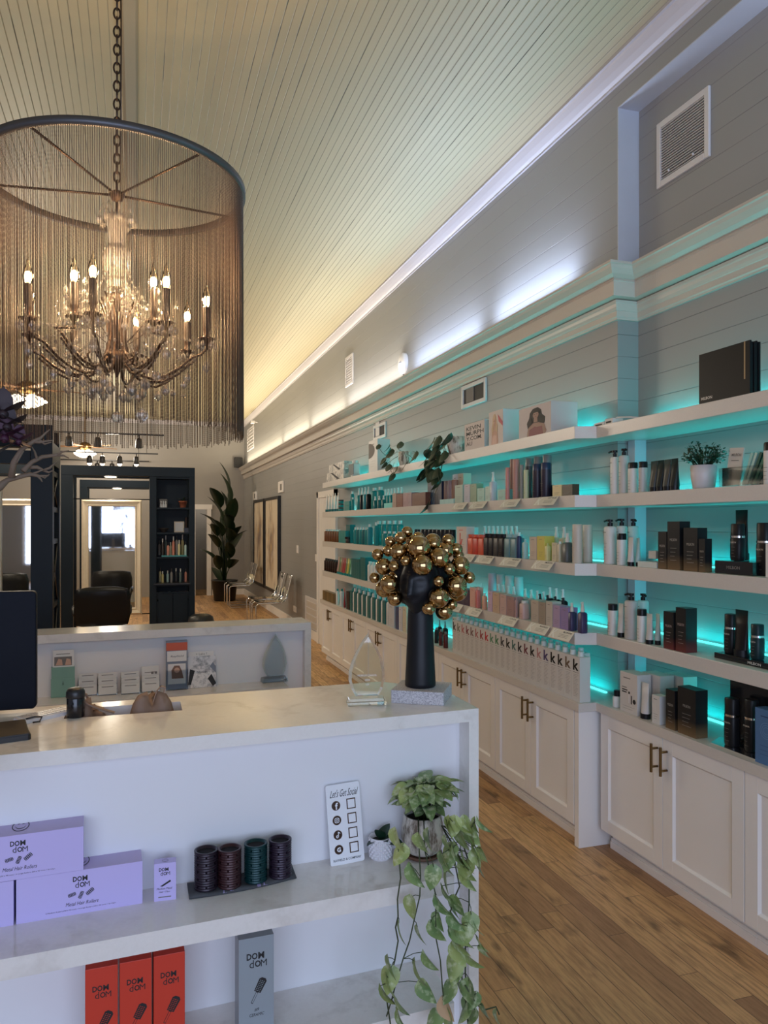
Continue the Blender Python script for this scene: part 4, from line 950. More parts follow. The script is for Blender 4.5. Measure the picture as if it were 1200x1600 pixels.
# bead curtain: hundreds of strings of tiny beads, one stuff part
BEAD = pm('bronze_beads', sr(84, 70, 62), .36, .8)
vs, fs = [], []; nst = 420; br = .0024; rn = random.Random(3)
for i in range(nst):
    a = 6.28318 * i / nst; rr = RAD - .006; x, y = rr * math.cos(a), rr * math.sin(a)
    zb = ZBOT + rn.uniform(-.012, .012); z = ZR - .022; sx_, sy_ = rn.uniform(-.003, .003), rn.uniform(-.003, .003)
    while z > zb:
        t = (ZR - z) / .9; px_, py_ = x + sx_ * t, y + sy_ * t; o = len(vs)
        vs += [(px_ + br, py_, z), (px_, py_ + br, z), (px_ - br, py_, z), (px_, py_ - br, z), (px_, py_, z + br * .85), (px_, py_, z - br * .85)]
        for q in range(4): w_ = (q + 1) % 4; fs.append((o + q, o + w_, o + 4)); fs.append((o + w_, o + q, o + 5))
        z -= .0038
me = bpy.data.meshes.new('bead_curtain'); me.from_pydata(vs, [], fs); me.materials.append(BEAD); me.polygons.foreach_set('use_smooth', [True] * len(fs)); me.update()
o = bpy.data.objects.new('bead_curtain', me); COL.objects.link(o); o.parent = r; o['kind'] = 'stuff'
# glass column
mb = MB(); mb.lathe([(0, 2.44), (.034, 2.445), (.038, 2.47), (.030, 2.485), (.046, 2.51), (.051, 2.545), (.044, 2.58), (.030, 2.60), (.034, 2.66), (.038, 2.70), (.03, 2.71), (0, 2.71)], M['crystal'], None, 12, smooth=False); mb.obj('glass_column', r)
MB().cyl(.006, 2.16, ZR - .07, M['bronze'], None, 10).obj('stem', r)
MB().lathe([(0, 2.125), (.006, 2.135), (.012, 2.155), (.030, 2.165), (.043, 2.185), (.046, 2.21), (.036, 2.22), (.020, 2.225), (.0, 2.23)], M['bronze'], None, 24).obj('bowl', r)
mb = MB(); mb.lathe([(.0, 2.36), (.012, 2.365), (.022, 2.38), (.034, 2.41), (.034, 2.425), (.014, 2.43), (0, 2.43)], M['bronze'], None, 16); mb.obj('collar', r)
def drop(mb, x, y, z, s, mat=None):
    mat = mat or M['crystal']
    mb.lathe([(0, -.5 * s), (.30 * s, -.22 * s), (.34 * s, .0), (.18 * s, .32 * s), (0, .5 * s)], mat, T(x, y, z, rn.random() * 3), 6, smooth=False)
def octa(mb, x, y, z, s): mb.lathe([(0, -s), (s * .8, -.25 * s), (s * .8, .25 * s), (0, s)], M['crystal'], T(x, y, z, rn.random() * 3), 6, smooth=False)
big = []
ang0 = math.atan2(-CY, -CX)
AA = [(-14, .30, .0), (31, .30, 0), (76, .315, 0), (121, .30, 0), (166, .30, 0), (-149, .30, 0), (-104, .30, 0), (-59, .32, 0), (-40, .21, .02), (34, .21, .02)]
for i in range(10):
    a = ang0 + R(AA[i][0]); c, s_ = math.cos(a), math.sin(a); AR = AA[i][1]; dz = AA[i][2]
    P_ = lambda q, z: (q * c, q * s_, z + dz)
    e = MB()
    e.tube([P_(.03, 2.215), P_(.05, 2.17), P_(.085, 2.135), P_(.12, 2.125), P_(.17, 2.135), P_(.22, 2.165), P_(.265, 2.205), P_(.295, 2.215), P_(AR, 2.235), P_(AR, 2.262)], .0052, M['bronze'], None, 7)
    e.tube([P_(.06, 2.40), P_(.035, 2.33), P_(.03, 2.26), P_(.045, 2.19), P_(.075, 2.16), P_(.10, 2.165), P_(.115, 2.19), P_(.10, 2.205)], .0042, M['bronze'], None, 6)
    e.tube([P_(.11, 2.115), P_(.16, 2.115), P_(.21, 2.14), P_(.25, 2.175), P_(.27, 2.19)], .0042, M['bronze'], None, 6)
    e.lathe([(.003, 2.245), (.020, 2.262), (.030, 2.270), (.031, 2.274), (.014, 2.276), (.010, 2.29), (.014, 2.305), (.014, 2.31)], M['bronze'], T(AR * c, AR * s_, dz), 16)
    arm = e.obj('arm', r)
    cd = MB().cyl(.0145, 2.31 + dz, 2.385 + dz, pm('dark_candle_sleeve', sr(40, 30, 26), .5), T(AR * c, AR * s_, 0), 14).obj('candle_sleeve', r)
    b = MB(); tb = T(AR * c, AR * s_, dz - .004); b.lathe([(.008, 2.385), (.0155, 2.40), (.0170, 2.415), (.013, 2.438), (.006, 2.456), (.002, 2.476), (.001, 2.480)], M['bulbglass'], tb, 16); b.ball((0, 0, 2.414), .0115, M['bulb'], tb, 12, 8, (1, 1, 1.5)); b.obj('bulb', cd)
    point('candle_glow', (CX + AR * .88 * c, CY + AR * .88 * s_, 2.42 + dz), 5.0, AMB, .012)
    for k in range(6):
        t = 6.2832 * k / 6; big.append((AR * c + .030 * math.cos(t), AR * s_ + .030 * math.sin(t), 2.248 + dz, .030, 0))
    big.append((AR * c, AR * s_, 2.17 + dz, .045, 0)); big.append((.17 * c, .17 * s_, 2.085, .045, 0)); big.append((.235 * c, .235 * s_, 2.105, .035, 0)); big.append((.09 * c, .09 * s_, 2.075, .05, 0))
small = MB()
cnt = 0
for x, y, z, s, k in big:
    if cnt < 90: m_ = MB(); drop(m_, x, y, z, s); m_.obj('crystal_drop', r); cnt += 1
    else: drop(small, x, y, z, s)
m_ = MB(); m_.ball((0, 0, 1.985), .021, M['crystal'], None, 12, 8, smooth=False); m_.tube([(0, 0, 2.006), (0, 0, 2.125)], .0012, M['bronze']); o = m_.obj('crystal_ball', r)
m_ = MB(); octa(m_, .085, -.04, 1.99, .028); m_.tube([(.085, -.04, 2.015), (.085, -.04, 2.08)], .001, M['bronze']); m_.obj('crystal_drop', r)
for i in range(8):
    a = ang0 + R(-14 + 45 * i); c, s_ = math.cos(a), math.sin(a)
    for (q0, z0, q1, z1, sag, n) in ((.04, 2.41, .30, 2.27, .10, 20), (.045, 2.48, .17, 2.34, .04, 11), (.04, 2.20, .30, 2.225, .16, 18)):
        for k in range(n):
            t = (k + .5) / n; q = q0 + (q1 - q0) * t; z = z0 + (z1 - z0) * t - sag * 4 * t * (1 - t) * .5; octa(small, q * c, q * s_, z, .0065)
    a2 = a + R(22.5)
    for k in range(9):
        t = (k + .5) / 9; aa = a + R(45) * t; q = .30 - .05 * math.sin(math.pi * t); octa(small, q * math.cos(aa), q * math.sin(aa), 2.255 - .11 * 4 * t * (1 - t) * .6, .0065)
    # rosette sprays of discs rising between the arms
    cc, ss = math.cos(a2), math.sin(a2); small.tube([(.04 * cc, .04 * ss, 2.25), (.10 * cc, .10 * ss, 2.30), (.17 * cc, .17 * ss, 2.36)], .0016, M['bronze'])
    for k in range(9):
        t = 6.2832 * k / 9; q = .17 + .032 * math.cos(t); small.lathe([(0, -.005), (.011, 0), (0, .005)], M['crystal'], T(q * cc, q * ss, 2.35 + .032 * math.sin(t), a2 + 1.57, R(90)), 8, smooth=False)
    octa(small, .17 * cc, .17 * ss, 2.35, .013); drop(small, .17 * cc, .17 * ss, 2.275, .035); drop(small, .17 * cc, .17 * ss, 2.42, .028)
    # crown at the top
    small.tube([(.02 * cc, .02 * ss, 2.70), (.045 * cc, .045 * ss, 2.745), (.052 * cc, .052 * ss, 2.735), (.058 * cc, .058 * ss, 2.71)], .0022, M['crystal'], None, 5); drop(small, .060 * cc, .060 * ss, 2.685, .035); drop(small, .034 * c, .034 * s_, 2.69, .025)
    for k in range(5): octa(small, .046 * c, .046 * s_, 2.49 + k * .022, .007)
for k in range(60):
    a = rn.uniform(0, 6.283); q = rn.uniform(.06, .30); octa(small, q * math.cos(a), q * math.sin(a), rn.uniform(2.09, 2.40), rn.uniform(.006, .012))
o = small.obj('crystal_garlands', r); o['kind'] = 'stuff'

# ================================================================== BRANCH AND ORCHID
BR = pm('bleached_branch', sr(112, 94, 78), .75, mottle=.2, scale=50, bump=.3)
yb = 1.75
def bp(u, v, Y=yb): X = Xat(u, Y); return (X, Y, Zat(v, X, Y))
r0 = bp(-70, 800)
r = tag(empty('driftwood_branch', (r0[0], r0[1], ZT)), 'bare forked driftwood branch reaching in above the monitor', 'branch')
mb = MB()
def lp(L, Y=yb): return [tuple(Vector(bp(u, v, Y + dy)) - Vector((r0[0], r0[1], ZT))) for u, v, dy in L]
mb.tube([(0, 0, 0)] + lp([(-60, 800, 0), (-20, 772, 0), (0, 760, 0), (12, 750, .01), (30, 745, .01), (48, 741, .02), (62, 744, .02), (76, 743, .02)]), [.016, .013, .0095, .0085, .0055, .005, .0042, .003, .0015], BR, None, 8)
for L, rs in (([(36, 736, .01), (50, 722, .02), (66, 714, .03), (88, 711, .03), (100, 712, .04), (108, 716, .04)], [.006, .005, .0045, .0035, .002, .001]), ([(88, 711, .03), (98, 706, .03), (108, 704, .03)], [.003, .002, .001]), ([(18, 745, 0), (22, 722, -.01), (34, 702, -.02), (52, 690, -.02), (64, 684, -.02), (72, 676, -.02), (78, 671, -.02)], [.008, .0065, .005, .0045, .003, .002, .0012]),
              ([(52, 690, -.02), (62, 691, -.02), (76, 689, -.02), (81, 688, -.02)], [.004, .003, .002, .001]), ([(60, 686, -.02), (70, 694, -.02), (80, 691, -.03)], [.0035, .002, .001]), ([(44, 730, .02), (58, 730, .03), (68, 735, .03), (78, 731, .03), (90, 720, .03)], [.0045, .004, .003, .0025, .001]),
              ([(68, 735, .03), (76, 738, .03), (84, 735, .03)], [.003, .002, .001]), ([(50, 741, .02), (60, 737, .02), (70, 733, .02)], [.003, .002, .001]), ([(58, 743, .02), (64, 749, .02), (66, 753, .02)], [.003, .002, .001]), ([(36, 704, -.02), (30, 716, -.02), (26, 724, -.02)], [.003, .002, .0012]), ([(58, 717, .02), (54, 705, .02), (49, 697, .01)], [.003, .002, .001]), ([(62, 743, .02), (70, 747, .02), (77, 741, .02)], [.002, .0015, .001])):
    mb.tube(lp(L), rs, BR, None, 6)
mb.obj('branch', r)
OR = pm('plum_petal', sr(64, 22, 46), .6, mottle=.4, scale=40); ORD = pm('plum_dark', sr(44, 27, 32), .6, mottle=.3, scale=30)
base = Vector((r0[0] - .06, yb - .07, ZT))
ro = tag(empty('orchid_plant', tuple(base)), 'dark plum orchid with several blooms beside the driftwood branch', 'orchid')
def orchid_at(u, v, s, col):
    d = Vector(bp(u, v, yb - .04)) - base; mb = MB()
    mb.tube([(0, 0, 0), (d.x * .2 - .05, 0, d.z * .5), (d.x * .55, d.y * .5, d.z * .92), (d.x, d.y, d.z)], .003, pm('dark_stem', sr(52, 44, 40), .6)); mb.obj('stem', ro); mb = MB()
    for k in range(5):
        a = 6.2832 * k / 5 + .3; vs, fs = leaf_geo(s, s * .8, .1, -.3, 5)
        mb.add(vs, fs, col, aim(tuple(d), (math.cos(a), -.35, math.sin(a) * .8)), True)
    mb.ball((d.x, d.y - .006, d.z - .004), s * .2, col); mb.obj('flower', ro)
orchid_at(8, 683, .045, OR); orchid_at(30, 688, .032, OR); orchid_at(6, 645, .05, ORD); orchid_at(12, 665, .045, ORD)
MB().lathe([(.05, 0), (.065, .01), (.075, .10), (.07, .10)], M['black'], None, 24).obj('pot', ro)

# ================================================================== STYLING STATIONS
NV = M['navyblk']; FRM = pm('cream_gilt_frame', sr(222, 208, 184), .4, mottle=.08, scale=20)
def beam(mb, x0, y0, z0, x1, y1, z1): mb.box(x0, y0, z0, x1, y1, z1, NV)
def mirror(x, y, w, z0, z1, label):
    r = tag(empty('standing_mirror', (x, y, z0)), label, 'mirror', 'framed styling mirrors')
    h = z1 - z0; f = .085; mb = MB()
    for k, (t0, dy) in enumerate(((0, .028), (.02, .0), (.05, .012), (f, .03))): pass
    prof = [(0, .03), (0, -.012), (.018, -.03), (.032, -.022), (.06, -.010), (.075, -.016), (f, .0), (f, .03)]
    def ring(t, yy): return [(-w / 2 + t, yy, t), (w / 2 - t, yy, t), (w / 2 - t, yy, h - t), (-w / 2 + t, yy, h - t)]
    vs = []; [vs.extend(ring(t, yy)) for t, yy in prof]; n = len(prof)
    mb.add(vs, [(4 * j + i, 4 * ((j + 1) % n) + i, 4 * ((j + 1) % n) + (i + 1) % 4, 4 * j + (i + 1) % 4) for j in range(n) for i in range(4)], FRM); mb.obj('frame', r)
    MB().box(-w / 2 + f - .01, .018, f - .01, w / 2 - f + .01, .022, h - f + .01, M['mirror']).obj('glass', r)
    MB().box(-w / 2 + f - .02, .023, f - .02, w / 2 - f + .02, .04, h - f + .02, M['black']).obj('backboard', r)
    return r
def station(x0, x1, y0, y1, zt, label, shelf_from=None, posts=(.15, .08)):
    r = tag(empty('styling_station', (0, 0, 0)), label, 'styling station', 'dark slate styling stations')
    mb = MB(); beam(mb, x0, y0, zt - .125, x1, y0 + .12, zt); beam(mb, x0, y1 - .12, zt - .125, x1, y1, zt); mb.obj('top_beam', r, bevel=.003)
    for yy in (y0, y1 - .12):
        mb = MB(); beam(mb, x0, yy, 0, x0 + posts[0], yy + .12, zt - .125); mb.obj('post', r, bevel=.003)
        mb = MB(); beam(mb, x1 - posts[1], yy, 0, x1, yy + .12, zt - .125); mb.obj('post', r, bevel=.003)
    return r
ZST = 2.354
S1 = station(-.92, .722, 10.40, 11.0, ZST, 'dark slate station with tall bookcase end, framing the central mirror', posts=(.145, .075))
# bookcase end of the station
bx0, bx1 = .300, .647
mb = MB(); beam(mb, .150, 10.4, 0, .235, 10.72, ZST - .125); mb.obj('post', S1, bevel=.003)
mb = MB(); beam(mb, .235, 10.70, 0, .647, 10.72, ZST - .125); beam(mb, .235, 10.42, ZST - .15, .647, 10.70, ZST - .125); beam(mb, .235, 10.41, .02, .647, 10.43, .72); mb.obj('bookcase_back', S1)
zsh = [Zat(v, .45, 10.42) for v in (793, 832, 870, 913, 936)]
for z in zsh: mb = MB(); beam(mb, .235, 10.41, z - .022, .647, 10.70, z); mb.obj('shelf', S1)
mb = MB(); beam(mb, .26, 10.395, .06, .435, 10.41, .70); beam(mb, .447, 10.395, .06, .625, 10.41, .70); mb.obj('door', S1)
for z in (1.93, .44): 
    MB().tube([(-.775, 10.46, z), (.15, 10.46, z)], .007, M['black']).obj('mirror_rail', S1)
mr = mirror(Xat(175, 10.44), 10.44, .73, .44, 1.92, 'tall cream-framed mirror in the station with the bookcase')
S1b = station(-.92, .722, 13.7, 14.3, ZST, 'dark slate station directly behind the one with the bookcase', posts=(.12, .08))
S2 = station(-3.1, -1.0, 10.40, 11.0, ZST, 'dark slate station behind the nearest tower, mostly hidden', posts=(.12, .10))
mirror(-1.50, 10.44, .76, .44, 1.92, 'cream-framed mirror seen past the nearest dark tower')
S0 = station(-2.7, -.612, 6.27, 6.90, ZST, 'nearest dark slate station with a slotted side tower', posts=(.135, .152))
# slotted side: solid face, cross pieces, thin X braces
mb = MB()
for z in (0, .30, .95, 1.45, 1.70, 1.98, 2.10): beam(mb, -.755, 6.38, z, -.622, 6.79, z + .04)
beam(mb, -.76, 6.40, 0, -.745, 6.79, 2.1)
beam(mb, -.760, 6.39, 2.06, -.612, 6.78, 2.23)
mb.obj('side_rungs', S0)
mb = MB()
for z0, z1 in ((.34, .95), (.99, 1.45), (1.74, 1.98)):
    mb.tube([(-.63, 6.39, z0), (-.63, 6.79, z1)], .008, M['black']); mb.tube([(-.63, 6.39, z1), (-.63, 6.79, z0)], .008, M['black'])
mb.obj('cross_braces', S0)
mb = MB(); beam(mb, -2.6, 6.30, 2.06, -.77, 6.40, 2.16); mb.obj('lower_beam', S0)
mirror(-1.345, 6.31, .76, .44, 1.93, 'cream-framed mirror of the nearest station, only its edge showing')
# recessed pucks under the beams
for i, (x, y, w_) in enumerate(((-.33, 10.46, 'over the central mirror'), (-.33, 13.76, 'under the rear station beam'), (-1.43, 10.46, 'left of the nearest tower'))):
    r = tag(empty('puck_light', (x, y, ZST - .125)), 'small round white downlight ' + w_, 'downlight', 'puck downlights')
    MB().cyl(.085, -.012, 0, M['trim'], None, 24).obj('housing', r); MB().cyl(.07, -.016, -.012, M['lamp'], None, 24).obj('lens', r)
    area('puck_glow', (x, y - .08, ZST - .16), (0, 0, 0), .12, .12, 6, (1, .86, .66))
# bookcase contents
def small_bottle(x, y, z, w, h, col, capcol, label, grp):
    r = tag(empty('product_bottle', (x, y, z)), label, 'bottle', grp); m1 = pm('bc_%.2f%.2f%.2f' % col, col, .35)
    MB().lathe([(w / 2, 0), (w / 2, h * .68), (w * .25, h * .76), (w * .22, h * .78)], m1, None, 10).obj('body', r); MB().cyl(w * .24, h * .78, h, pm('cp_%.2f%.2f%.2f' % capcol, capcol, .4), None, 10).obj('cap', r)
cols = [sr(120, 116, 112), sr(206, 196, 150), sr(214, 206, 180), sr(60, 54, 52), sr(190, 176, 120), sr(196, 124, 104), sr(86, 100, 96), sr(176, 204, 196), sr(206, 190, 178), sr(210, 140, 120)]
for (row, v0, us, hs) in (('turquoise strip shelf', 870, [249, 254, 259, 262.5, 266.5, 271, 276, 280, 285, 290], [.19, .22, .26, .17, .17, .25, .26, .20, .27, .18]), ('lower black tray shelf', 911, [250, 254, 262, 268, 275, 282, 290], [.19, .15, .15, .18, .18, .18, .17])):
    for i, u in enumerate(us):
        y = 10.50 if i % 2 else 10.60; x = Xat(u, y); x = max(.26, min(.625, x)); z = (zsh[2] if row[0] == 't' else zsh[3]) + (.0 if row[0] == 't' else .02)
        small_bottle(x, y, z + (.018 if row[0] == 't' else .0), .034, hs[i], cols[(i * 3 + (row[0] == 'l')) % 10], sr(226, 222, 214) if i % 3 else sr(40, 40, 40), '%s small bottle, %s along the %s in the bookcase' % (('tall', 'short')[hs[i] < .2], ('first', 'second', 'third', 'fourth', 'fifth', 'sixth', 'seventh', 'eighth', 'ninth', 'tenth')[i], row), 'bottles in the dark bookcase')
tag(MB().box(.30, 10.44, zsh[2] + .001, .62, 10.66, zsh[2] + .018, pm('turquoise_strip', sr(70, 150, 150), .4)).obj('display_riser'), 'flat turquoise riser under the upper bottles in the bookcase', 'riser')
tag(MB().box(.20, 10.33, zsh[3] + .001, .66, 10.68, zsh[3] + .019, M['black']).obj('black_tray'), 'wide black tray jutting out of the dark bookcase', 'tray')
x = Xat(286, 10.55)
r = tag(empty('potted_fern', (x, 10.55, zsh[0])), 'small plant in a terracotta pot on the top bookcase shelf', 'plant')
MB().lathe([(.035, 0), (.05, .07), (.056, .07), (.056, .09), (.045, .09)], pm('terracotta', sr(150, 82, 56), .7), None, 16).obj('pot', r)
mb = MB()
for k in range(9): a = .7 * k; vs, fs = leaf_geo(.10, .018, .1, .5, 5); mb.add(vs, fs, GRD, aim((0, 0, .085), (math.cos(a), math.sin(a) * .6, .7 + .2 * (k % 3))), True)
mb.obj('leaves', r)
x = Xat(255, 10.55)
r = tag(empty('figurine', (x, 10.55, zsh[0])), 'small pale figurine group on the top bookcase shelf', 'figurine')
MB().box(-.055, .0, 0, .055, .02, .115, M['greyink']).obj('plaque', r, bevel=.01); mb = MB()
for k in (-1, 0, 1): mb.lathe([(.018, 0), (.014, .04), (.008, .06), (.013, .072), (.010, .085), (0, .092)], M['trim'], T(k * .03, -.012, 0), 10)
mb.obj('figures', r)
x = Xat(256, 10.55); tag(MB().lathe([(.02, 0), (.03, .005), (.06, .05), (.07, .058), (.066, .058), (.03, .01), (0, .008)], pm('dark_wicker', sr(70, 60, 54), .7), T(x, 10.55, zsh[1]), 20).obj('decorative_bowl'), 'dark shallow bowl on the second bookcase shelf', 'bowl')
x = Xat(280, 10.6); r = tag(empty('framed_certificate', (x, 10.60, zsh[1])), 'small framed certificate on the second bookcase shelf', 'frame')
MB().box(-.065, -.004, 0, .065, .012, .145, FRM).obj('frame', r); MB().box(-.05, -.006, .015, .05, -.004, .13, PAPER).obj('paper', r)
x = Xat(291, 10.5); r = tag(empty('trophy', (x, 10.5, zsh[1])), 'slim bronze trophy on a dark block in the bookcase', 'trophy')
MB().box(-.03, -.03, 0, .03, .03, .06, M['black']).obj('base', r); MB().cyl(.016, .06, .20, M['bronze'], None, 12).obj('cup', r)
for u, lab, c_ in ((258, 'white and blue box on the low shelf of the bookcase', sr(200, 204, 214)), (284, 'pale pink carton on the low shelf of the bookcase', sr(206, 186, 186))):
    x = Xat(u, 10.5); tag(MB().box(-.075, -.05, 0, .075, .05, .09, pm('box_' + lab[:4], c_, .6)).obj('storage_box', None, (x, 10.5, zsh[4])), lab, 'box')
r = tag(empty('black_bin', (Xat(314, 9.9), 9.9, 0)), 'black rounded bin on the floor beside the bookcase', 'bin')
MB().lathe([(.14, 0), (.16, .01), (.165, .38), (.15, .44), (.10, .47), (0, .48)], M['black'], None, 24, 1, .8).obj('body', r); MB().lathe([(.168, .36), (.168, .385)], M['blackg'], None, 24, 1, .8).obj('rim', r)
# salon chairs
CHB = pm('black_leather', (.006, .006, .007), .36, bump=.03, scale=60, **{'Specular_IOR_Level': .3})
def salon_chair(x, y, rz, label):
    r = tag(empty('salon_chair', (x, y, 0), rz), label, 'salon chair', 'black salon chairs')
    bk = []
    mb = MB(); pts = rrect(.58, .44, .06, 6, 0, .70); n = len(pts)
    def wrap(px_, pz_, off): t = px_ / .29; return (px_, off - .06 * t * t, pz_)
    vs = [wrap(a, b, -.035) for a, b in pts] + [wrap(a * .97, b, .035) for a, b in pts]
    grid = MB(); nx, nz = 12, 8; gv, gf = [], []
    for side, off in ((0, -.04), (1, .04)):
        for j in range(nz + 1):
            for i in range(nx + 1):
                sx_ = -1 + 2 * i / nx; sz_ = -1 + 2 * j / nz; kx = sx_ * .29 * (1 - .10 * max(0, abs(sz_) - .55) * 2); kz = .70 + sz_ * .22 * (1 - .10 * max(0, abs(sx_) - .6) * 2.5)
                puff = (1 - sx_ ** 6) * (1 - sz_ ** 6); gv.append((kx, off * (.35 + .65 * puff) - .06 * sx_ * sx_ - .03 * sz_, kz))
    m_ = (nx + 1) * (nz + 1)
    for j in range(nz):
        for i in range(nx): a = j * (nx + 1) + i; gf.append((a, a + 1, a + nx + 2, a + nx + 1)); b = a + m_; gf.append((b, b + nx + 1, b + nx + 2, b + 1))
    for i in range(nx): gf.append((i, m_ + i, m_ + i + 1, i + 1)); a = nz * (nx + 1) + i; gf.append((a, a + 1, m_ + a + 1, m_ + a))
    for j in range(nz): a = j * (nx + 1); gf.append((a, a + nx + 1, m_ + a + nx + 1, m_ + a)); a += nx; gf.append((a, m_ + a, m_ + a + nx + 1, a + nx + 1))
    MB().add(gv, gf, CHB, None, True).obj('backrest', r)
    MB().box(-.25, .02, .42, .25, .54, .53, CHB).obj('seat', r, bevel=.03, seg=3)
    MB().tube([(-.25, -.08, .50), (-.1, -.07, .47), (.1, -.07, .47), (.25, -.08, .50)], .012, M['chrome']).obj('back_trim', r)
    for s in (-1, 1):
        MB().tube([(s * .29, .02, .62), (s * .30, .12, .68), (s * .30, .42, .67), (s * .29, .46, .60), (s * .26, .40, .47)], .018, M['black']).obj('armrest', r)
    MB().lathe([(.28, 0), (.28, .012), (.10, .03), (.035, .05), (.035, .42)], M['chrome'], None, 28).obj('pedestal', r)
    MB().box(-.17, .62, .10, .17, .72, .13, M['chrome']).obj('footrest', r, bevel=.008)
    return r
salon_chair(Xat(160, 8.95), 8.95, R(3), 'black salon chair standing in front of the central mirror')
salon_chair(-1.75, 9.1, R(-8), 'black salon chair behind the near dark tower')
r = tag(empty('ring_light', (Xat(37, 11.6), 11.6, 0)), 'black ring light on a stand glimpsed in the opening', 'ring light')
MB().tube([(.24 * math.cos(6.2832 * k / 30), 0, 1.48 + .24 * math.sin(6.2832 * k / 30)) for k in range(30)], .035, M['black'], None, 8, True).obj('ring', r); MB().tube([(0, 0, 0), (0, 0, 1.24)], .012, M['black']).obj('stand', r)

# ================================================================== TRACK LIGHTS, FANS
def track(u0, u1, v, Z, heads, lit, label):
    d = F * (Z - EYE) / (V0 - v); um = (u0 + u1) / 2; l = (um - 600) / F * d
    Y = d * math.cos(TH) - l * math.sin(TH); xa, xb = Xat(u0, Y), Xat(u1, Y)
    r = tag(empty('track_light', (xa, Y, Z)), label, 'track light', 'ceiling track lights'); L = xb - xa
    MB().box(0, -.018, -.01, L, .018, .012, M['black']).obj('rail', r)
    for f in (.12, .9): MB().tube([(L * f, 0, .01), (L * f, 0, CEIL - Z)], .004, M['black']).obj('suspension_rod', r)
    for u in heads:
        x = Xat(u, Y) - xa; h = MB(); h.tube([(x, 0, -.01), (x, 0, -.07)], .010, M['black']); tl = T(x, 0, -.13, 0, R(14))
        h.lathe([(.028, .07), (.045, .055), (.052, -.02), (.058, -.075)], M['black'], tl, 16); ho = h.obj('spot_head', r)
        mb2 = MB(); mb2.cyl(.05, -.079, -.075, M['lamp'] if lit else M['ink'], tl, 16)
        if lit: mb2.ball((0, 0, -.085), .04, M['lamp'], tl, 12, 8)
        mb2.obj('lamp', ho)
track(60, 256, 677, 3.0, [108, 153, 217], False, 'highest black ceiling track with three dark spot heads')
track(60, 247, 707, 3.0, [140, 160, 187, 213], True, 'black ceiling track with glowing lamps, in the middle')
track(60, 233, 719, 3.0, [152, 175, 211], False, 'lowest farthest black ceiling track with dark heads')
WOOD = pm('fan_blade_wood', sr(150, 110, 76), .45, mottle=.15, scale=10)
def fan(u, v, Z, label, a0=0.3):
    d = F * (Z - EYE) / (V0 - v); l = (u - 600) / F * d; X = l * math.cos(TH) + d * math.sin(TH); Y = d * math.cos(TH) - l * math.sin(TH)
    r = tag(empty('ceiling_fan', (X, Y, Z)), label, 'ceiling fan', 'wooden ceiling fans')
    MB().lathe([(.05, .02), (.12, .05), (.13, .12), (.08, .17), (.03, .19)], M['brass'], None, 24).obj('motor', r); MB().cyl(.014, .19, CEIL - Z, M['brass'], None, 10).obj('down_rod', r)
    for k in range(5):
        a = a0 + 6.2832 * k / 5; mb = MB(); mb.add([(.14, -.05, 0), (.66, -.075, -.012), (.70, 0, 0), (.66, .075, .012), (.14, .05, 0), (.14, -.05, .01), (.66, -.075, -.002), (.70, 0, .01), (.66, .075, .022), (.14, .05, .01)], [(4, 3, 2, 1, 0), (5, 6, 7, 8, 9), (0, 1, 6, 5), (1, 2, 7, 6), (2, 3, 8, 7), (3, 4, 9, 8), (4, 0, 5, 9)], WOOD, T(0, 0, .09, a)); mb.obj('blade', r)
    for k in range(4):
        a = 6.2832 * k / 4 + .5; mb = MB(); mb.lathe([(.025, .02), (.05, 0), (.075, -.04), (.095, -.085)], M['lamp'], T(.11 * math.cos(a), .11 * math.sin(a), -.01, a, 0, R(-28)), 16); mb.obj('glass_shade', r)
    MB().tube([(.03, 0, -.02), (.03, 0, -.2)], .003, M['brass']).obj('pull_chain', r)
fan(43, 620, 3.12, 'nearer wooden ceiling fan with glowing glass shades behind the beads', .2)
fan(133, 705, 3.12, 'farther wooden ceiling fan with glowing shades above the station', .5)

# ================================================================== BACK CORNER: PLANT AND CLEAR CHAIRS
BOP = pm('dark_banana_leaf', sr(30, 48, 30), .38, mottle=.35, scale=4)
x, y = Xat(351, 16.4), 16.4
r = tag(empty('bird_of_paradise_plant', (x, y, 0)), 'tall bird-of-paradise plant in a black planter in the far corner', 'plant')
MB().lathe([(.20, 0), (.22, .01), (.27, .42), (.28, .42), (.28, .44), (.24, .44), (.23, .38)], M['black'], None, 24).obj('planter', r); MB().cyl(.23, .36, .38, M['soil']).obj('soil', r)
fo, st = MB(), MB(); rb = random.Random(11)
tips = [(372, 745, 1), (340, 768, 1), (330, 805, .8), (383, 790, 1), (350, 800, 1), (372, 810, 1), (335, 835, .8), (360, 835, .9), (385, 830, .9), (345, 850, .8), (375, 850, .9), (330, 860, .7), (352, 870, .8), (340, 890, .7), (344, 815, .9), (362, 760, 1), (380, 820, 1), (350, 835, 1), (338, 870, .8), (358, 800, .9), (370, 845, 1), (345, 790, .9), (380, 868, .8), (365, 790, 1), (333, 820, .7), (368, 870, .8)]
for i, (u, v, s) in enumerate(tips):
    yy = y + rb.uniform(-.35, .25); X = Xat(u, yy) - x; z = Zat(v, X + x, yy); X = min(X, 1.86 - x)
    dirv = Vector((X * 1.1 + rb.uniform(-.1, .1), yy - y + rb.uniform(-.3, .1), .55 if i % 3 else .9)); L = .62 * s
    b = Vector((X * .62, (yy - y) * .6, z - L * .55)); st.tube([(X * .08, 0, .36), (X * .25, (yy - y) * .2, .36 + (b.z - .36) * .55), tuple(b)], [.016, .012, .008], BOP, None, 6)
    vs, fs = leaf_geo(L, L * .44, .35, .45, 9); fo.add(vs, fs, BOP, aim(tuple(b), dirv, rb.uniform(-.7, .7)), True)
st.obj('stems', r); fo.obj('leaves', r)
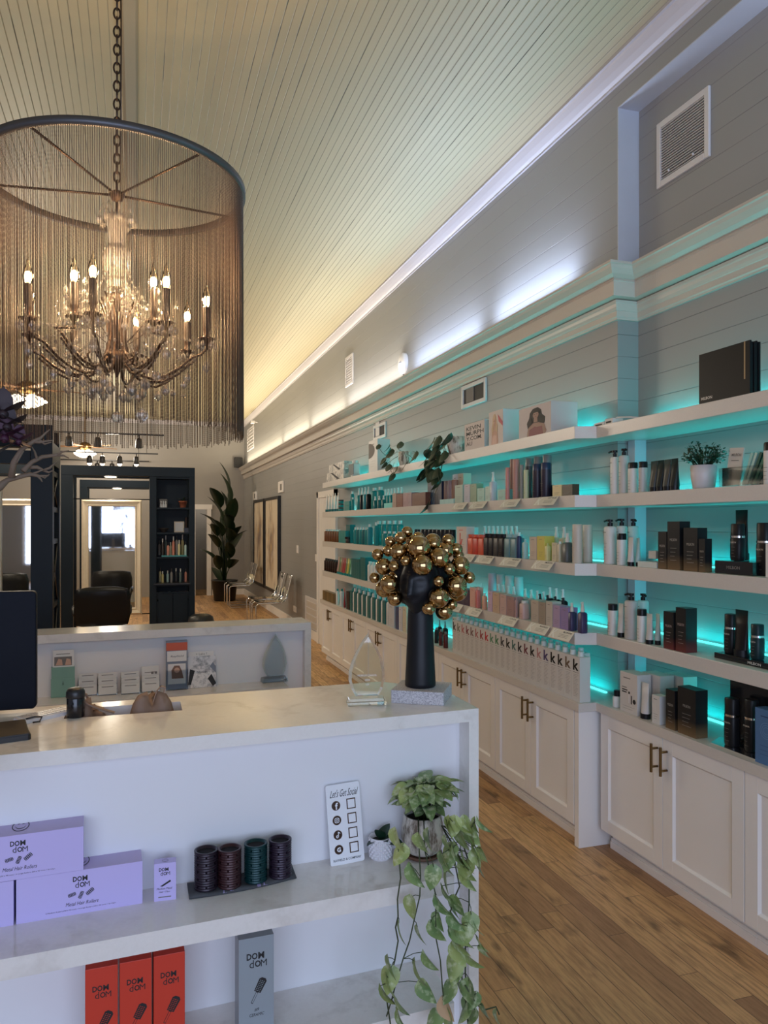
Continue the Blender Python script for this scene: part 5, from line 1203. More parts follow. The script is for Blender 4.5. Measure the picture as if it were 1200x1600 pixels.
def clear_chair(x, y, label):
    r = tag(empty('clear_cantilever_chair', (x, y, 0), -math.pi / 2), label, 'chair', 'clear acrylic chairs')
    # faces local -Y (towards the room)
    path = [(-.23, .45), (-.10, .44), (.10, .435), (.18, .45), (.215, .52), (.235, .62), (.26, .74), (.285, .84)]; W = .21; n = len(path); vs = []
    for k in (-1, -.5, .5, 1):
        for a, b in path: vs.append((W * k, a, b - (.012 if abs(k) < .6 else 0)))
    m_ = len(vs); vs += [(p[0], p[1] + .006, p[2] + .009) for p in vs]; fs = []
    for k in range(3):
        for i in range(n - 1): a = k * n + i; fs.append((a, a + 1, a + n + 1, a + n)); b = a + m_; fs.append((b, b + n, b + n + 1, b + 1))
    for i in range(n - 1): fs.append((i, m_ + i, m_ + i + 1, i + 1)); a = 3 * n + i; fs.append((a, a + 1, m_ + a + 1, m_ + a))
    for k in range(3): a = k * n; fs.append((a, a + n, m_ + a + n, m_ + a)); a += n - 1; fs.append((a, m_ + a, m_ + a + n, a + n))
    MB().add(vs, fs, M['smoke'], None, True).obj('seat_shell', r)
    pts = []
    for s in (-1, 1):
        pts = [(s * .20, .22, .62), (s * .20, .20, .50), (s * .20, .12, .43), (s * .20, -.20, .43), (s * .20, -.25, .40), (s * .20, -.25, .04), (s * .20, -.21, .012), (s * .20, .24, .012)]
        MB().tube(pts, .011, M['chrome'], None, 8).obj('leg', r)
    MB().tube([(-.20, .24, .012), (.20, .24, .012)], .011, M['chrome']).obj('floor_bar', r)
clear_chair(1.92, 11.55, 'clear chair nearest, below the nearer painting'); clear_chair(1.92, 12.15, 'clear chair second nearest, below the nearer painting')
clear_chair(1.92, 15.0, 'clear chair beside the big corner plant, nearer one'); clear_chair(1.93, 15.55, 'clear chair beside the big corner plant, farther one')

# ================================================================== PRODUCTS ON THE SHELVES
WHT = sr(224, 222, 218); BLK = (.012, .012, .014); TQ = sr(18, 130, 130); DTQ = sr(12, 98, 100); CLR = sr(214, 224, 222)
def cm(c, rough=.38, nm='product'): return pm(nm, c, rough, **({'Specular_IOR_Level': .22} if max(c) < .03 else {}))
def lines(mb, w, z0, z1, n, y, mat, wf=.6, x=0):
    for i in range(n):
        z = z1 - (z1 - z0) * i / max(1, n - 1); ww = w * wf * (1 - .3 * ((i * 7) % 3) / 2); mb.quadf(x - w * wf / 2, z - .0011, x - w * wf / 2 + ww, z, y, mat)
_pc = {}
OMB = {}
def ombre(top, bot):
    k = (top, bot)
    if k not in OMB:
        t = NT('ombre_carton'); s = t.n('ShaderNodeSeparateXYZ', {0: t.n('ShaderNodeTexCoord').outputs['Generated']}).outputs[2]
        t.set(**{'Base Color': t.mix(t.rng(s, 0, .32, 0, 1), c4(bot), c4(top)), 'Roughness': .36, 'Specular IOR Level': .3}); OMB[k] = t.m
    return OMB[k]
def proto(kind, w, d, h, c1, c2, txt, tc):
    key = (kind, round(w, 3), round(d, 3), round(h, 3), c1, c2, txt, tc)
    if key in _pc: return _pc[key]
    P = []; m1 = cm(c1) if not isinstance(c1, str) else M[c1]; m2 = cm(c2, .3, 'product_cap') if c2 else None
    ti = cm(tc, .6, 'print') if tc else M['greyink']
    if kind in ('box', 'ombre'):
        mb = MB(); mt = m1 if kind == 'box' else ombre(c1, c2)
        mb.box(-w / 2, 0, 0, w / 2, d, h, mt)
        if txt: mb.text(txt, 0, 0, h * (.82 if kind == 'box' else .62), min(.011, w * .22), ti, None, min(w * .62, .045)); lines(mb, w, h * .2, h * .45, 4, 0, ti, .5)
        elif h > .05: lines(mb, w, h * .18, h * .34, 3, 0, ti, .55); mb.quadf(-w * .25, h * .86, w * .15, h * .88, 0, ti)
        P.append(('carton', mb))
    elif kind == 'kbox':
        mb = MB(); mb.box(-w / 2, 0, 0, w / 2, d, h, m1); mb.text('k', 0, 0, h * .815, h * .25, ti, None, w * .72, .03); mb.quadf(-w * .36, h * .645, w * .36, h * .652, 0, ti)
        lines(mb, w, h * .12, h * .60, 15, 0, M['greyink'], .6); P.append(('carton', mb))
        c = MB(); c.cyl(.0145, h, h + .024, cm(CLR, .3, 'frosted_cap'), T(0, d / 2, 0), 14); c.cyl(.016, h, h + .004, cm(CLR, .3, 'frosted_cap'), T(0, d / 2, 0), 14); P.append(('cap', c))
    elif kind in ('bottle', 'sqbottle'):
        sq = .0 if kind == 'bottle' else .85; r_ = w / 2; sy = d / w; mb = MB(); hb = h * .86
        mb.lathe([(r_ * .94, 0), (r_, .004), (r_, hb * .90), (r_ * .86, hb * .97), (r_ * .5, hb)], m1, T(0, d / 2, 0), 20, 1, sy, sq)
        lines(mb, w, hb * .18, hb * .36, 3, -.0002 if not sq else -.0006, ti, .45)
        if txt: mb.text(txt, 0, -.0006, hb * .72, min(.007, w * .16), ti, None, w * .55)
        P.append(('body', mb)); c = MB(); cr = r_ * (.55 if h / w > 2.2 else .8); c.cyl(cr, hb, h, m2, T(0, d / 2, 0), 16); P.append(('cap', c))
    elif kind == 'blkcap':
        r_ = w / 2; mb = MB(); hb = h * .80
        mb.lathe([(r_ * .95, 0), (r_, .003), (r_, hb)], m1, T(0, d / 2, 0), 22, 1, d / w, .3); lines(mb, w, hb * .15, hb * .5, 4, -.0004, ti, .45)
        if txt: mb.text(txt, 0, -.0006, hb * .84, min(.007, w * .16), ti, None, w * .6)
        P.append(('body', mb)); c = MB(); c.lathe([(r_ * .97, hb), (r_ * .97, h * .97), (r_ * .9, h)], m2, T(0, d / 2, 0), 22, 1, d / w, .3); P.append(('cap', c))
    elif kind == 'banded':
        r_ = w / 2; mb = MB(); hb = h * .62
        mb.lathe([(r_ * .9, 0), (r_, .01), (r_, hb * .94), (r_ * .9, hb)], m1, T(0, d / 2, 0), 22, 1, d / w, .3)
        mb.text(txt or 'MILBON', 0, -.0006, hb * .8, .006, M['shelf'], None, w * .6); lines(mb, w, hb * .2, hb * .6, 4, -.0006, M['greyink'], .4); P.append(('body', mb))
        c = MB(); c.lathe([(r_ * .93, hb + .008), (r_ * .93, h * .98), (r_ * .85, h)], m1, T(0, d / 2, 0), 22, 1, d / w, .3); P.append(('cap', c))
        c = MB(); c.lathe([(r_ * .97, hb), (r_ * .97, hb + .008)], M['chrome'], T(0, d / 2, 0), 22, 1, d / w, .3); P.append(('silver_band', c))
    elif kind == 'spray':
        r_ = w / 2; hb = h * .68; mb = MB(); mb.lathe([(r_ * .94, 0), (r_, .004), (r_, hb * .92), (r_ * .7, hb * .98), (r_ * .4, hb)], m1, T(0, d / 2, 0), 20, 1, d / w, .7)
        lines(mb, w, hb * .2, hb * .4, 3, -.0006, ti, .45); P.append(('body', mb))
        c = MB(); c.lathe([(r_ * .50, hb), (r_ * .46, hb + (h - hb) * .35), (r_ * .34, hb + (h - hb) * .5), (r_ * .28, h)], m2, T(0, d / 2, 0), 14); c.box(-.003, d / 2 - r_ * .5, h - .008, .003, d / 2, h - .003, m2); P.append(('spray_cap', c))
    elif kind == 'pump':
        r_ = w / 2; hb = h * .85; mb = MB(); mb.lathe([(r_ * .95, 0), (r_, .004), (r_, hb * .95), (r_ * .85, hb * .99), (r_ * .4, hb)], m1, T(0, d / 2, 0), 24, 1, d / w, .15)
        lines(mb, w, hb * .25, hb * .55, 4, -.0004, ti, .4); mb.quadf(-w * .3, hb * .83, w * .1, hb * .845, -.0004, ti); P.append(('body', mb))
        c = MB(); c.cyl(r_ * .42, hb, hb + (h - hb) * .5, m2, T(0, d / 2, 0), 16); c.cyl(.006, hb + (h - hb) * .4, h, m2, T(0, d / 2, 0), 10); c.cyl(.013, h - .010, h, m2, T(0, d / 2, 0), 14)
        s = -1 if txt != 'R' else 1; c.tube([(0, d / 2, h - .004), (s * .018, d / 2 - .006, h - .004), (s * .034, d / 2 - .010, h - .009)], .0052, m2, None, 8); P.append(('pump', c))
    elif kind == 'tube':
        r_ = w / 2; ch = h * .14; mb = MB(); vs, fs = [], []; n = 18
        for t in (0, .25, .6, 1):
            for i in range(n):
                a = 6.2832 * i / n; vs.append(((r_ * (1 - .0 * t)) * math.cos(a) * (.92 + .10 * t), d / 2 + max(.0012, d / 2 * (1 - t)) * math.sin(a), ch + (h - ch) * t))
        for j in range(3):
            for i in range(n): k = (i + 1) % n; fs.append((j * n + i, j * n + k, (j + 1) * n + k, (j + 1) * n + i))
        fs.append(tuple(range(3 * n, 4 * n))); mb.add(vs, fs, m1, None, True)
        P.append(('body', mb)); c = MB(); c.cyl(r_ * .9, 0, ch, m2, T(0, d / 2, 0, 0, 0, 0), 18); P.append(('cap', c))
    elif kind == 'can':
        r_ = w / 2; mb = MB(); mb.lathe([(r_ * .96, 0), (r_, .003), (r_, h * .80)], m1, T(0, d / 2, 0), 24, 1, d / w)
        lines(mb, w, h * .2, h * .4, 4, -.0004, ti, .5); P.append(('body', mb))
        if txt: mb.text(txt, 0, -.0004, h * .58, h * .12, ti, None, w * .5)
        c = MB(); c.lathe([(r_ * .975, h * .80), (r_ * .975, h * .985), (r_ * .90, h)], m2 or m1, T(0, d / 2, 0), 24, 1, d / w); P.append(('cap', c))
    elif kind == 'jar':
        r_ = w / 2; mb = MB(); mb.lathe([(r_ * .9, 0), (r_, .004), (r_, h * .6), (r_ * .9, h * .66)], m1, T(0, d / 2, 0), 20, 1, d / w); P.append(('body', mb)); c = MB(); c.cyl(r_ * .98, h * .66, h, m2, T(0, d / 2, 0), 20); P.append(('lid', c))
    _pc[key] = [(n, mb.mesh(n)) for n, mb in P]; return _pc[key]
NAMES = {'box': ('product_box', 'box'), 'ombre': ('product_box', 'box'), 'kbox': ('shampoo_box', 'box'), 'bottle': ('shampoo_bottle', 'bottle'), 'sqbottle': ('square_bottle', 'bottle'), 'blkcap': ('lotion_bottle', 'bottle'), 'banded': ('styling_bottle', 'bottle'),
         'spray': ('spray_bottle', 'bottle'), 'pump': ('pump_bottle', 'bottle'), 'tube': ('cream_tube', 'tube'), 'can': ('hairspray_can', 'can'), 'jar': ('cream_jar', 'jar')}
ITEMS = []
ROUND = ('bottle', 'spray', 'pump', 'can', 'jar', 'blkcap', 'banded', 'tube')
def put(kind, u0, u1, vt, sh, bay, c1, c2=None, desc='', d=None, back=0.0, txt=None, tc=None, h=None, zoff=0.0, gap=.97, order=None, row=False):
    xf = (XF if bay == 'L' else XG) + .012 + back
    if sh == 0: xf = (2.074 if bay == 'L' else 2.176) + .006 + back
    ya, yb_ = Yat(u0, xf), Yat(u1, xf); w = (ya - yb_) * gap; yc = (ya + yb_) / 2; z = SHELF[sh] + zoff
    dd_ = dep(xf, yc); lt = xf * math.cos(TH) - yc * math.sin(TH)
    if h is None: h = Zat(vt, xf, yc) - z
    if kind in ROUND:
        w = min(w, (.052 if not d else max(d, .04))) if row else min(w, (u1 - u0) * dd_ / F * (1.08 if kind != 'tube' else 1.2))
        if not row: yc = Yat((u0 + u1) / 2, xf + w / 2)
    elif kind == 'sqbottle' and not row:
        kY = F * (math.sin(TH) * dd_ + lt * math.cos(TH)) / dd_ ** 2; kX = F * (math.cos(TH) * dd_ - lt * math.sin(TH)) / dd_ ** 2
        w = min(w, (u1 - u0) / (kY + kX)); yc = ya - w / 2; d = min(d or w, w)
    d = d or w; lim = (XW if bay == 'L' else XR) - .013
    d = min(d, lim - xf - .001)
    w = round(w, 3); d = round(d, 3); h = round(h, 3)
    P = proto(kind, w, d, h, c1, c2, txt, tc); nm, cat = NAMES[kind]
    loc = (xf, yc, z + .0006)
    if len(P) == 1:
        o = bpy.data.objects.new(nm, P[0][1]); COL.objects.link(o); o.location = loc; o.rotation_euler.z = -math.pi / 2
    else:
        o = empty(nm, loc, -math.pi / 2)
        for n, me in P: c = bpy.data.objects.new(n, me); COL.objects.link(c); c.parent = o
    o['category'] = cat; ITEMS.append((sh, bay, desc, back > .07, -yc, xf, o)); return o
def rowk(kind, u0, u1, n, vt, sh, bay, c1, c2=None, desc='', vt2=None, **k):
    # n equal things in a row; equal widths in the room, not in the picture
    xf = ((XF if bay == 'L' else XG) + .012 if sh else (2.08 if bay == 'L' else 2.182)) + k.get('back', 0)
    ya, yb_ = Yat(u0, xf), Yat(u1, xf); ym = (ya + yb_) / 2; z = SHELF[sh] + k.get('zoff', 0)
    h = k.pop('h', None) or (Zat(vt, xf, ya) - z)
    for i in range(n):
        a = ya + (yb_ - ya) * i / n; b = ya + (yb_ - ya) * (i + 1) / n
        ua = 600 + F * math.tan(math.atan2(xf, a) - TH); ub = 600 + F * math.tan(math.atan2(xf, b) - TH)
        cc = c1[i % len(c1)] if isinstance(c1, list) else c1; tt = k.get('tc'); kk = dict(k)
        if isinstance(tt, list): kk['tc'] = tt[i % len(tt)]
        dd = desc[i % len(desc)] if isinstance(desc, list) else desc
        put(kind, ua, ub, vt, sh, bay, cc, c2, dd, h=h, row=True, **kk)
# --- cabinet counter, far bay
rowk('box', 504, 524, 6, 922, 0, 'L', [sr(120, 96, 50), sr(96, 76, 40)], None, 'slim bronze and gold carton', d=.05)
put('bottle', 525, 530, 921, 0, 'L', WHT, TQ, 'white bottle with green leaf print'); put('bottle', 531, 536, 921, 0, 'L', WHT, TQ, 'white rounded bottle', d=.05)
put('tube', 537, 540.5, 919, 0, 'L', sr(150, 30, 38), sr(120, 20, 30), 'pointed dark red tube'); put('box', 541, 545.5, 924, 0, 'L', sr(48, 26, 24), None, 'dark brown carton', d=.05)
ya, yb_ = Yat(546.5, 2.08), Yat(606, 2.08)
for i in range(16):
    a = ya + (yb_ - ya) * i / 16; b = ya + (yb_ - ya) * (i + 1) / 16; ua = 600 + F * math.tan(math.atan2(2.08, a) - TH); ub = 600 + F * math.tan(math.atan2(2.08, b) - TH)
    if i % 2: put('bottle', ua, ub, 0, 0, 'L', WHT, WHT, 'tall white bottle between teal cartons', h=.235, d=.06, row=True)
    else: put('box', ua, ub, 0, 0, 'L', DTQ, None, 'tall dark teal carton', h=.205, d=.07)
rowk('bottle', 548, 604, 12, 0, 0, 'L', TQ, CLR, 'teal bottle in the back row', h=.235, back=.12, d=.055)
put('box', 607, 616, 944, 0, 'L', sr(200, 200, 206), None, 'white carton with grey diagonal print', d=.10); put('box', 618, 622, 948, 0, 'L', sr(60, 70, 110), None, 'slim navy carton', d=.06); put('box', 623, 628, 948, 0, 'L', sr(206, 206, 214), None, 'pale grey patterned carton', d=.06); put('box', 629, 635, 948, 0, 'L', sr(214, 204, 180), None, 'cream carton close to the statue', d=.05)
for u0, u1, v, c, ds, bk in ((679, 685, 982, sr(40, 30, 30), 'small dark bottle behind the statue neck', .02), (686, 692, 985, sr(96, 26, 24), 'small dark red bottle', .01), (693, 700, 989, sr(86, 24, 26), 'small wine red bottle nearest the white boxes', 0), (684, 690, 970, sr(30, 26, 26), 'black bottle with clear spray top, rear', .09), (692, 699, 972, sr(36, 30, 30), 'black bottle rear beside the white boxes', .09)):
    put('spray' if bk > .05 else 'bottle', u0, u1, v, 0, 'L', c, sr(120, 116, 116), ds, back=bk)
KC = [(.02, .02, .02), sr(120, 120, 104), sr(190, 110, 110), sr(130, 50, 60), sr(126, 92, 88), sr(180, 110, 108), sr(160, 60, 66), sr(190, 24, 44), sr(84, 138, 104), sr(60, 128, 84), (.03, .03, .03), (.02, .02, .02), sr(70, 110, 104), (.02, .02, .02), sr(120, 60, 70), (.02, .02, .02), sr(190, 136, 136), sr(72, 60, 110), (.01, .01, .01), (.02, .02, .02), sr(110, 90, 70), (.01, .01, .01)]
CN = ['black', 'grey green', 'pale red', 'dark red', 'brown', 'dusty pink', 'crimson', 'bright red', 'sage green', 'green', 'black', 'black', 'teal', 'black', 'maroon', 'black', 'pale pink', 'purple', 'black', 'black', 'brown', 'black']
xf0 = 2.079; yN, yP = 4.905, 3.300
for i in range(22):
    a = yN + (yP - yN) * i / 22; b = yN + (yP - yN) * (i + 1) / 22
    ua = 600 + F * math.tan(math.atan2(2.08, a) - TH); ub = 600 + F * math.tan(math.atan2(2.08, b) - TH)
    put('kbox', ua, ub, 0, 0, 'L', sr(214, 211, 208), None, 'white carton with %s k' % CN[i], h=.222, d=.060, tc=KC[i], gap=.985)
    put('kbox', ua, ub, 0, 0, 'L', sr(214, 211, 208), None, 'white carton in the rear rank', h=.222, d=.060, back=.066, tc=KC[i], gap=.985)
# --- fourth shelf (lowest), far bay
rowk('bottle', 505, 524.5, 6, 872, 4, 'L', sr(44, 26, 18), sr(60, 50, 46), 'small dark amber bottle')
rowk('tube', 525, 548, 9, 870, 4, 'L', [sr(190, 150, 140), sr(110, 130, 90), sr(160, 120, 96), sr(150, 50, 50), sr(170, 46, 52), sr(110, 120, 80), sr(196, 180, 80), sr(80, 140, 90), sr(150, 200, 190)], TQ, ['dusty pink tube', 'olive green tube', 'peach tube', 'brick red tube', 'scarlet tube', 'moss green tube', 'yellow tube', 'leaf green tube', 'pale mint tube'])
rowk('box', 549, 562, 4, 872, 4, 'L', DTQ, None, 'large teal gift carton', d=.12); put('box', 562.5, 571, 871, 4, 'L', DTQ, None, 'teal gift carton with white windows', d=.12)
rowk('bottle', 572, 592, 4, 877, 4, 'L', WHT, WHT, 'white cone-topped bottle'); rowk('box', 593, 640, 7, 892, 4, 'L', [DTQ, WHT], None, ['teal carton', 'white carton'], d=.08)
rowk('box', 705, 733, 4, 917, 4, 'L', sr(70, 50, 74), None, 'dark plum carton', d=.06)
put('box', 734, 742, 918, 4, 'L', sr(226, 176, 160), None, 'pale salmon carton', d=.06, tc=sr(190, 110, 100)); put('sqbottle', 742.5, 752, 918, 4, 'L', sr(216, 122, 116), sr(226, 176, 160), 'coral rounded square bottle', d=.05); put('spray', 750, 754, 912, 4, 'L', sr(206, 110, 106), CLR, 'coral spray bottle in second rank', back=.06)
put('sqbottle', 753, 761.5, 928, 4, 'L', sr(222, 166, 138), WHT, 'peach square bottle', d=.045); put('box', 762, 768.5, 924, 4, 'L', sr(206, 180, 206), None, 'lilac carton', d=.05)
rowk('can', 757, 812, 4, 895, 4, 'L', [sr(204, 178, 190), sr(196, 190, 190), sr(200, 204, 204), sr(186, 206, 210)], None, ['tall pink hairspray can', 'tall grey hairspray can', 'tall silver hairspray can', 'tall icy hairspray can'], back=.15, d=.055)
rowk('spray', 770, 802, 4, 912, 4, 'L', sr(190, 160, 140), CLR, 'beige bottle with frosted spray top', back=.075, d=.045)
put('box', 769.5, 780, 926, 4, 'L', sr(204, 176, 150), None, 'beige carton', d=.05); put('box', 781, 791, 929, 4, 'L', sr(202, 172, 166), None, 'mauve carton', d=.06); put('box', 792, 803, 932, 4, 'L', sr(168, 134, 132), None, 'dusky rose carton', d=.06); put('sqbottle', 803.5, 810.5, 934, 4, 'L', sr(176, 140, 138), sr(176, 140, 138), 'rose bottle', d=.04)
put('box', 798, 826, 0, 4, 'L', sr(176, 196, 196), None, 'low glassy grey riser in second rank', h=.10, back=.08, d=.05)
put('sqbottle', 811, 829, 940, 4, 'L', sr(214, 178, 172), WHT, 'wide pink square bottle', d=.05)
for a, b, v, c, n_ in ((829.5, 841.5, 938, sr(190, 178, 164), 'greige carton'), (842, 852.5, 941, sr(160, 146, 130), 'taupe carton'), (853, 863, 940, sr(198, 190, 178), 'pale linen carton'), (864, 875, 946, sr(176, 154, 186), 'lavender carton'), (876, 888, 949, sr(148, 130, 178), 'violet carton')): put('box', a, b, v, 4, 'L', c, None, n_, d=.055)
rowk('spray', 812, 850, 4, 919, 4, 'L', sr(180, 176, 168), CLR, 'bottle with black collar and frosted spray', back=.085, d=.04); rowk('spray', 850, 880, 3, 917, 4, 'L', BLK, CLR, 'black bottle with frosted spray', back=.085, d=.04)
rowk('spray', 836, 884, 4, 927, 4, 'L', sr(36, 34, 36), BLK, 'black topped spray bottle', back=.062, d=.02)
for a, b, v in ((888.5, 900, 943), (905, 917, 942)): put('spray', a, b, v, 4, 'L', sr(58, 50, 90), sr(206, 198, 188), 'deep purple glass spray bottle', d=.035)
# --- third shelf, far bay
rowk('bottle', 505, 528, 6, 827, 3, 'L', sr(110, 62, 20), CLR, 'small amber oil bottle'); rowk('box', 529, 540, 3, 829, 3, 'L', TQ, None, 'small teal carton', d=.06)
put('box', 540.5, 547, 820, 3, 'L', DTQ, None, 'taller teal carton', d=.06, back=.04); put('jar', 540, 549.5, 839, 3, 'L', sr(60, 34, 24), sr(40, 26, 22), 'dark brown jar', d=.05)
rowk('bottle', 550.5, 572, 5, 824, 3, 'L', [TQ, DTQ], WHT, 'slim teal bottle with white cap', d=.04); put('sqbottle', 573, 583, 819, 3, 'L', sr(40, 140, 150), WHT, 'large pale teal bottle'); put('sqbottle', 583.5, 592, 816, 3, 'L', TQ, WHT, 'tall turquoise bottle nearest the gold balls', d=.05)
rowk('bottle', 584, 625, 5, 814, 3, 'L', TQ, WHT, 'turquoise bottle in the back row', back=.10, d=.06); rowk('bottle', 594, 640, 6, 830, 3, 'L', TQ, WHT, 'small turquoise bottle', d=.05)
rowk('bottle', 644, 653, 2, 827, 3, 'L', BLK, BLK, 'slim black bottle', d=.04); rowk('can', 655, 705, 8, 827, 3, 'L', BLK, BLK, 'black styling can', d=.05); rowk('tube', 664, 684, 3, 0, 3, 'L', CLR, WHT, 'white pointed tube behind black cans', h=.16, back=.10)
# the big carton with the red letter
o = put('box', 713, 729, 823, 3, 'L', sr(220, 208, 200), None, 'big white carton with a giant red k', d=.06, tc=sr(214, 66, 52))
mb = MB(); hh = o.dimensions.z if o.dimensions.z else .15; mb.text('k', .0, 0, .075, .125, cm(sr(214, 66, 52), .5, 'print'), None, .052, .02); k_ = mb.obj('lettering', o); k_.location = (0, -.0004, 0)
put('box', 721, 735, 824, 3, 'L', sr(200, 200, 200), None, 'pale grey carton behind the giant red k', d=.06, back=.07)
rowk('sqbottle', 730, 754.5, 3, 835, 3, 'L', [sr(226, 96, 66), sr(204, 60, 46), sr(222, 92, 64)], sr(226, 96, 66), ['orange carton-shaped bottle', 'red carton-shaped bottle', 'light orange carton-shaped bottle'], d=.05)
rowk('sqbottle', 755, 786, 4, 834, 3, 'L', [sr(48, 40, 46), sr(34, 34, 42), sr(44, 44, 50), sr(30, 30, 38)], BLK, 'near black square bottle', d=.05)
rowk('spray', 750, 806, 8, 822, 3, 'L', sr(60, 60, 66), CLR, 'clear-capped bottle in the back row', back=.08, d=.045)
rowk('sqbottle', 787, 806.5, 2, 835, 3, 'L', sr(96, 138, 150), sr(150, 190, 196), 'slate teal square bottle', d=.06); put('bottle', 807.5, 815, 832, 3, 'L', sr(30, 50, 92), CLR, 'midnight blue bottle'); put('sqbottle', 815.5, 826.5, 843, 3, 'L', sr(168, 206, 208), sr(168, 206, 208), 'pale aqua bottle', d=.04)
put('box', 827, 838.5, 839, 3, 'L', sr(204, 188, 172), None, 'sand carton', d=.06); put('box', 839, 851, 838, 3, 'L', sr(214, 200, 96), None, 'yellow carton', d=.06); put('sqbottle', 850.5, 861, 849, 3, 'L', sr(222, 214, 150), sr(206, 206, 120), 'pale yellow bottle', d=.045)
rowk('spray', 858, 882, 2, 823, 3, 'L', sr(214, 204, 176), WHT, 'cream bottle with white spray in second rank', back=.07, d=.045)
put('box', 862, 869.5, 848, 3, 'L', sr(212, 200, 170), None, 'slim cream carton', d=.045); put('sqbottle', 870, 880, 846, 3, 'L', sr(206, 196, 168), WHT, 'cream bottle with white cap', d=.045); put('spray', 880.5, 894, 833, 3, 'L', sr(88, 92, 92), WHT, 'smoky grey glass spray bottle', d=.045)
for a, b in ((895, 910.5), ): put('can', a, b, 819.5, 3, 'L', sr(204, 196, 182), None, 'tall stone-coloured can with raised K', txt='K', tc=sr(186, 178, 164), d=.048, gap=1)
put('can', 911, 927, 820, 3, 'R', sr(204, 196, 182), None, 'tall stone-coloured can with raised K', txt='K', tc=sr(186, 178, 164), d=.048, gap=.85)
# --- second shelf, far bay
rowk('tube', 506, 528, 5, 773, 2, 'L', WHT, DTQ, 'white tube with dark lettering', tc=BLK, d=.04)
for z in (0, .042, .084): put('jar', 529, 537, 0, 2, 'L', TQ, sr(60, 44, 36), 'teal jar in a stack', h=.04, zoff=z)
for z in (0, .05): put('box', 538, 546, 0, 2, 'L', TQ, None, 'small teal carton in a stack', h=.048, d=.05, zoff=z)
put('bottle', 547.5, 553.5, 767, 2, 'L', TQ, WHT, 'round teal bottle with white cap', back=.05); put('bottle', 549, 554, 777, 2, 'L', TQ, WHT, 'small teal bottle', d=.03)
rowk('spray', 555.5, 575, 4, 763, 2, 'L', [TQ, sr(30, 30, 32), sr(60, 140, 150), sr(30, 26, 26)], WHT, ['teal spray bottle', 'dark spray bottle', 'aqua spray bottle', 'dark narrow spray bottle'], back=.03, d=.045)
rowk('bottle', 575.5, 594, 2, 763, 2, 'L', TQ, WHT, 'tall round teal bottle', back=.06, d=.07); rowk('spray', 580.5, 600, 3, 776, 2, 'L', DTQ, WHT, 'small teal spray bottle', d=.035); rowk('spray', 597, 627, 6, 765, 2, 'L', TQ, WHT, 'teal spray bottle in the back row', back=.10, d=.04)
put('box', 600, 613, 786, 2, 'L', sr(120, 220, 220), None, 'low acrylic block with cyan light in its colour', d=.06)  # whitish acrylic block, cyan of the strip light put into its colour
put('box', 613, 619, 771, 2, 'L', sr(176, 150, 136), None, 'pinkish beige carton', d=.07); put('box', 619.5, 629, 772, 2, 'L', sr(126, 70, 48), None, 'copper gift pouch carton', d=.08, tc=sr(90, 60, 44)); rowk('box', 629.5, 643, 2, 771, 2, 'L', sr(170, 140, 146), None, 'rose grey printed pouch carton', d=.07)
put('box', 643.5, 665, 770, 2, 'L', sr(110, 66, 46), None, 'big copper brown gift carton beside the hanging ivy', d=.09, tc=sr(150, 110, 80))
rowk('box', 668, 690, 4, 755, 2, 'L', [sr(28, 40, 66), sr(24, 70, 110), sr(24, 30, 50)], None, 'deep blue tall carton', back=.04, d=.06); rowk('can', 691, 709, 3, 752, 2, 'L', [sr(160, 132, 122), sr(170, 150, 156), sr(176, 130, 114)], None, ['taupe tall can', 'mauve grey tall can', 'copper pink tall can'], back=.05, d=.05)
rowk('box', 687, 709, 3, 781, 2, 'L', sr(170, 214, 214), None, 'tiny glassy block', d=.03)  # acrylic blocks coloured with the teal strip light falling on them
rowk('box', 707, 724, 2, 742, 2, 'L', [sr(190, 200, 214), sr(196, 186, 170)], None, ['icy blue tall carton', 'sand tall carton'], back=.09, d=.06)
for a, b, v, c, n_ in ((710.5, 723, 758, sr(170, 190, 176), 'sage carton'), (725, 734, 757, sr(186, 186, 200), 'lavender grey carton'), (734.5, 744.5, 756, sr(134, 160, 132), 'green carton'), (745.5, 757, 763, sr(160, 206, 196), 'mint carton'), (758, 765.5, 760, sr(176, 208, 200), 'pale mint carton'), (777, 789.5, 765, sr(150, 198, 190), 'low seafoam carton')): put('box', a, b, v, 2, 'L', c, None, n_, d=.05)
put('bottle', 747, 756, 753, 2, 'L', sr(150, 206, 200), sr(150, 206, 200), 'mint bottle in second rank', back=.06); put('spray', 766, 776, 737, 2, 'L', sr(196, 204, 214), WHT, 'pale blue tall spray bottle', d=.04)
for a, b, v, c, n_, bk in ((790, 796.5, 730, sr(206, 142, 134), 'coral pink can', 0), (797, 804, 717, sr(170, 120, 104), 'copper can', .06), (801.5, 812, 717, sr(190, 142, 130), 'tall rose can', 0), (812.5, 818, 726, sr(140, 138, 134), 'stone grey can', 0), (818.5, 826, 734, sr(204, 210, 168), 'pale lime can', 0)): put('can', a, b, v, 2, 'L', c, None, n_, back=bk)
rowk('can', 815, 856, 3, 717, 2, 'L', sr(70, 70, 74), sr(120, 120, 120), 'rear charcoal can with grey cap', back=.09, d=.05)
rowk('can', 826.5, 853, 2, 726, 2, 'L', sr(40, 34, 54), sr(36, 52, 84), 'dark navy can', d=.055); put('box', 848, 862, 759, 2, 'L', sr(52, 44, 50), None, 'small dark plum carton', d=.04, back=.06); put('box', 863, 877.5, 758, 2, 'L', sr(214, 200, 150), None, 'cream square carton', d=.04)
for i in range(5): put('box', 878.5, 894.5, 757, 2, 'L', sr(72, 64, 50), None, 'dark olive carton receding towards the wall', d=.040, back=.041 * i)
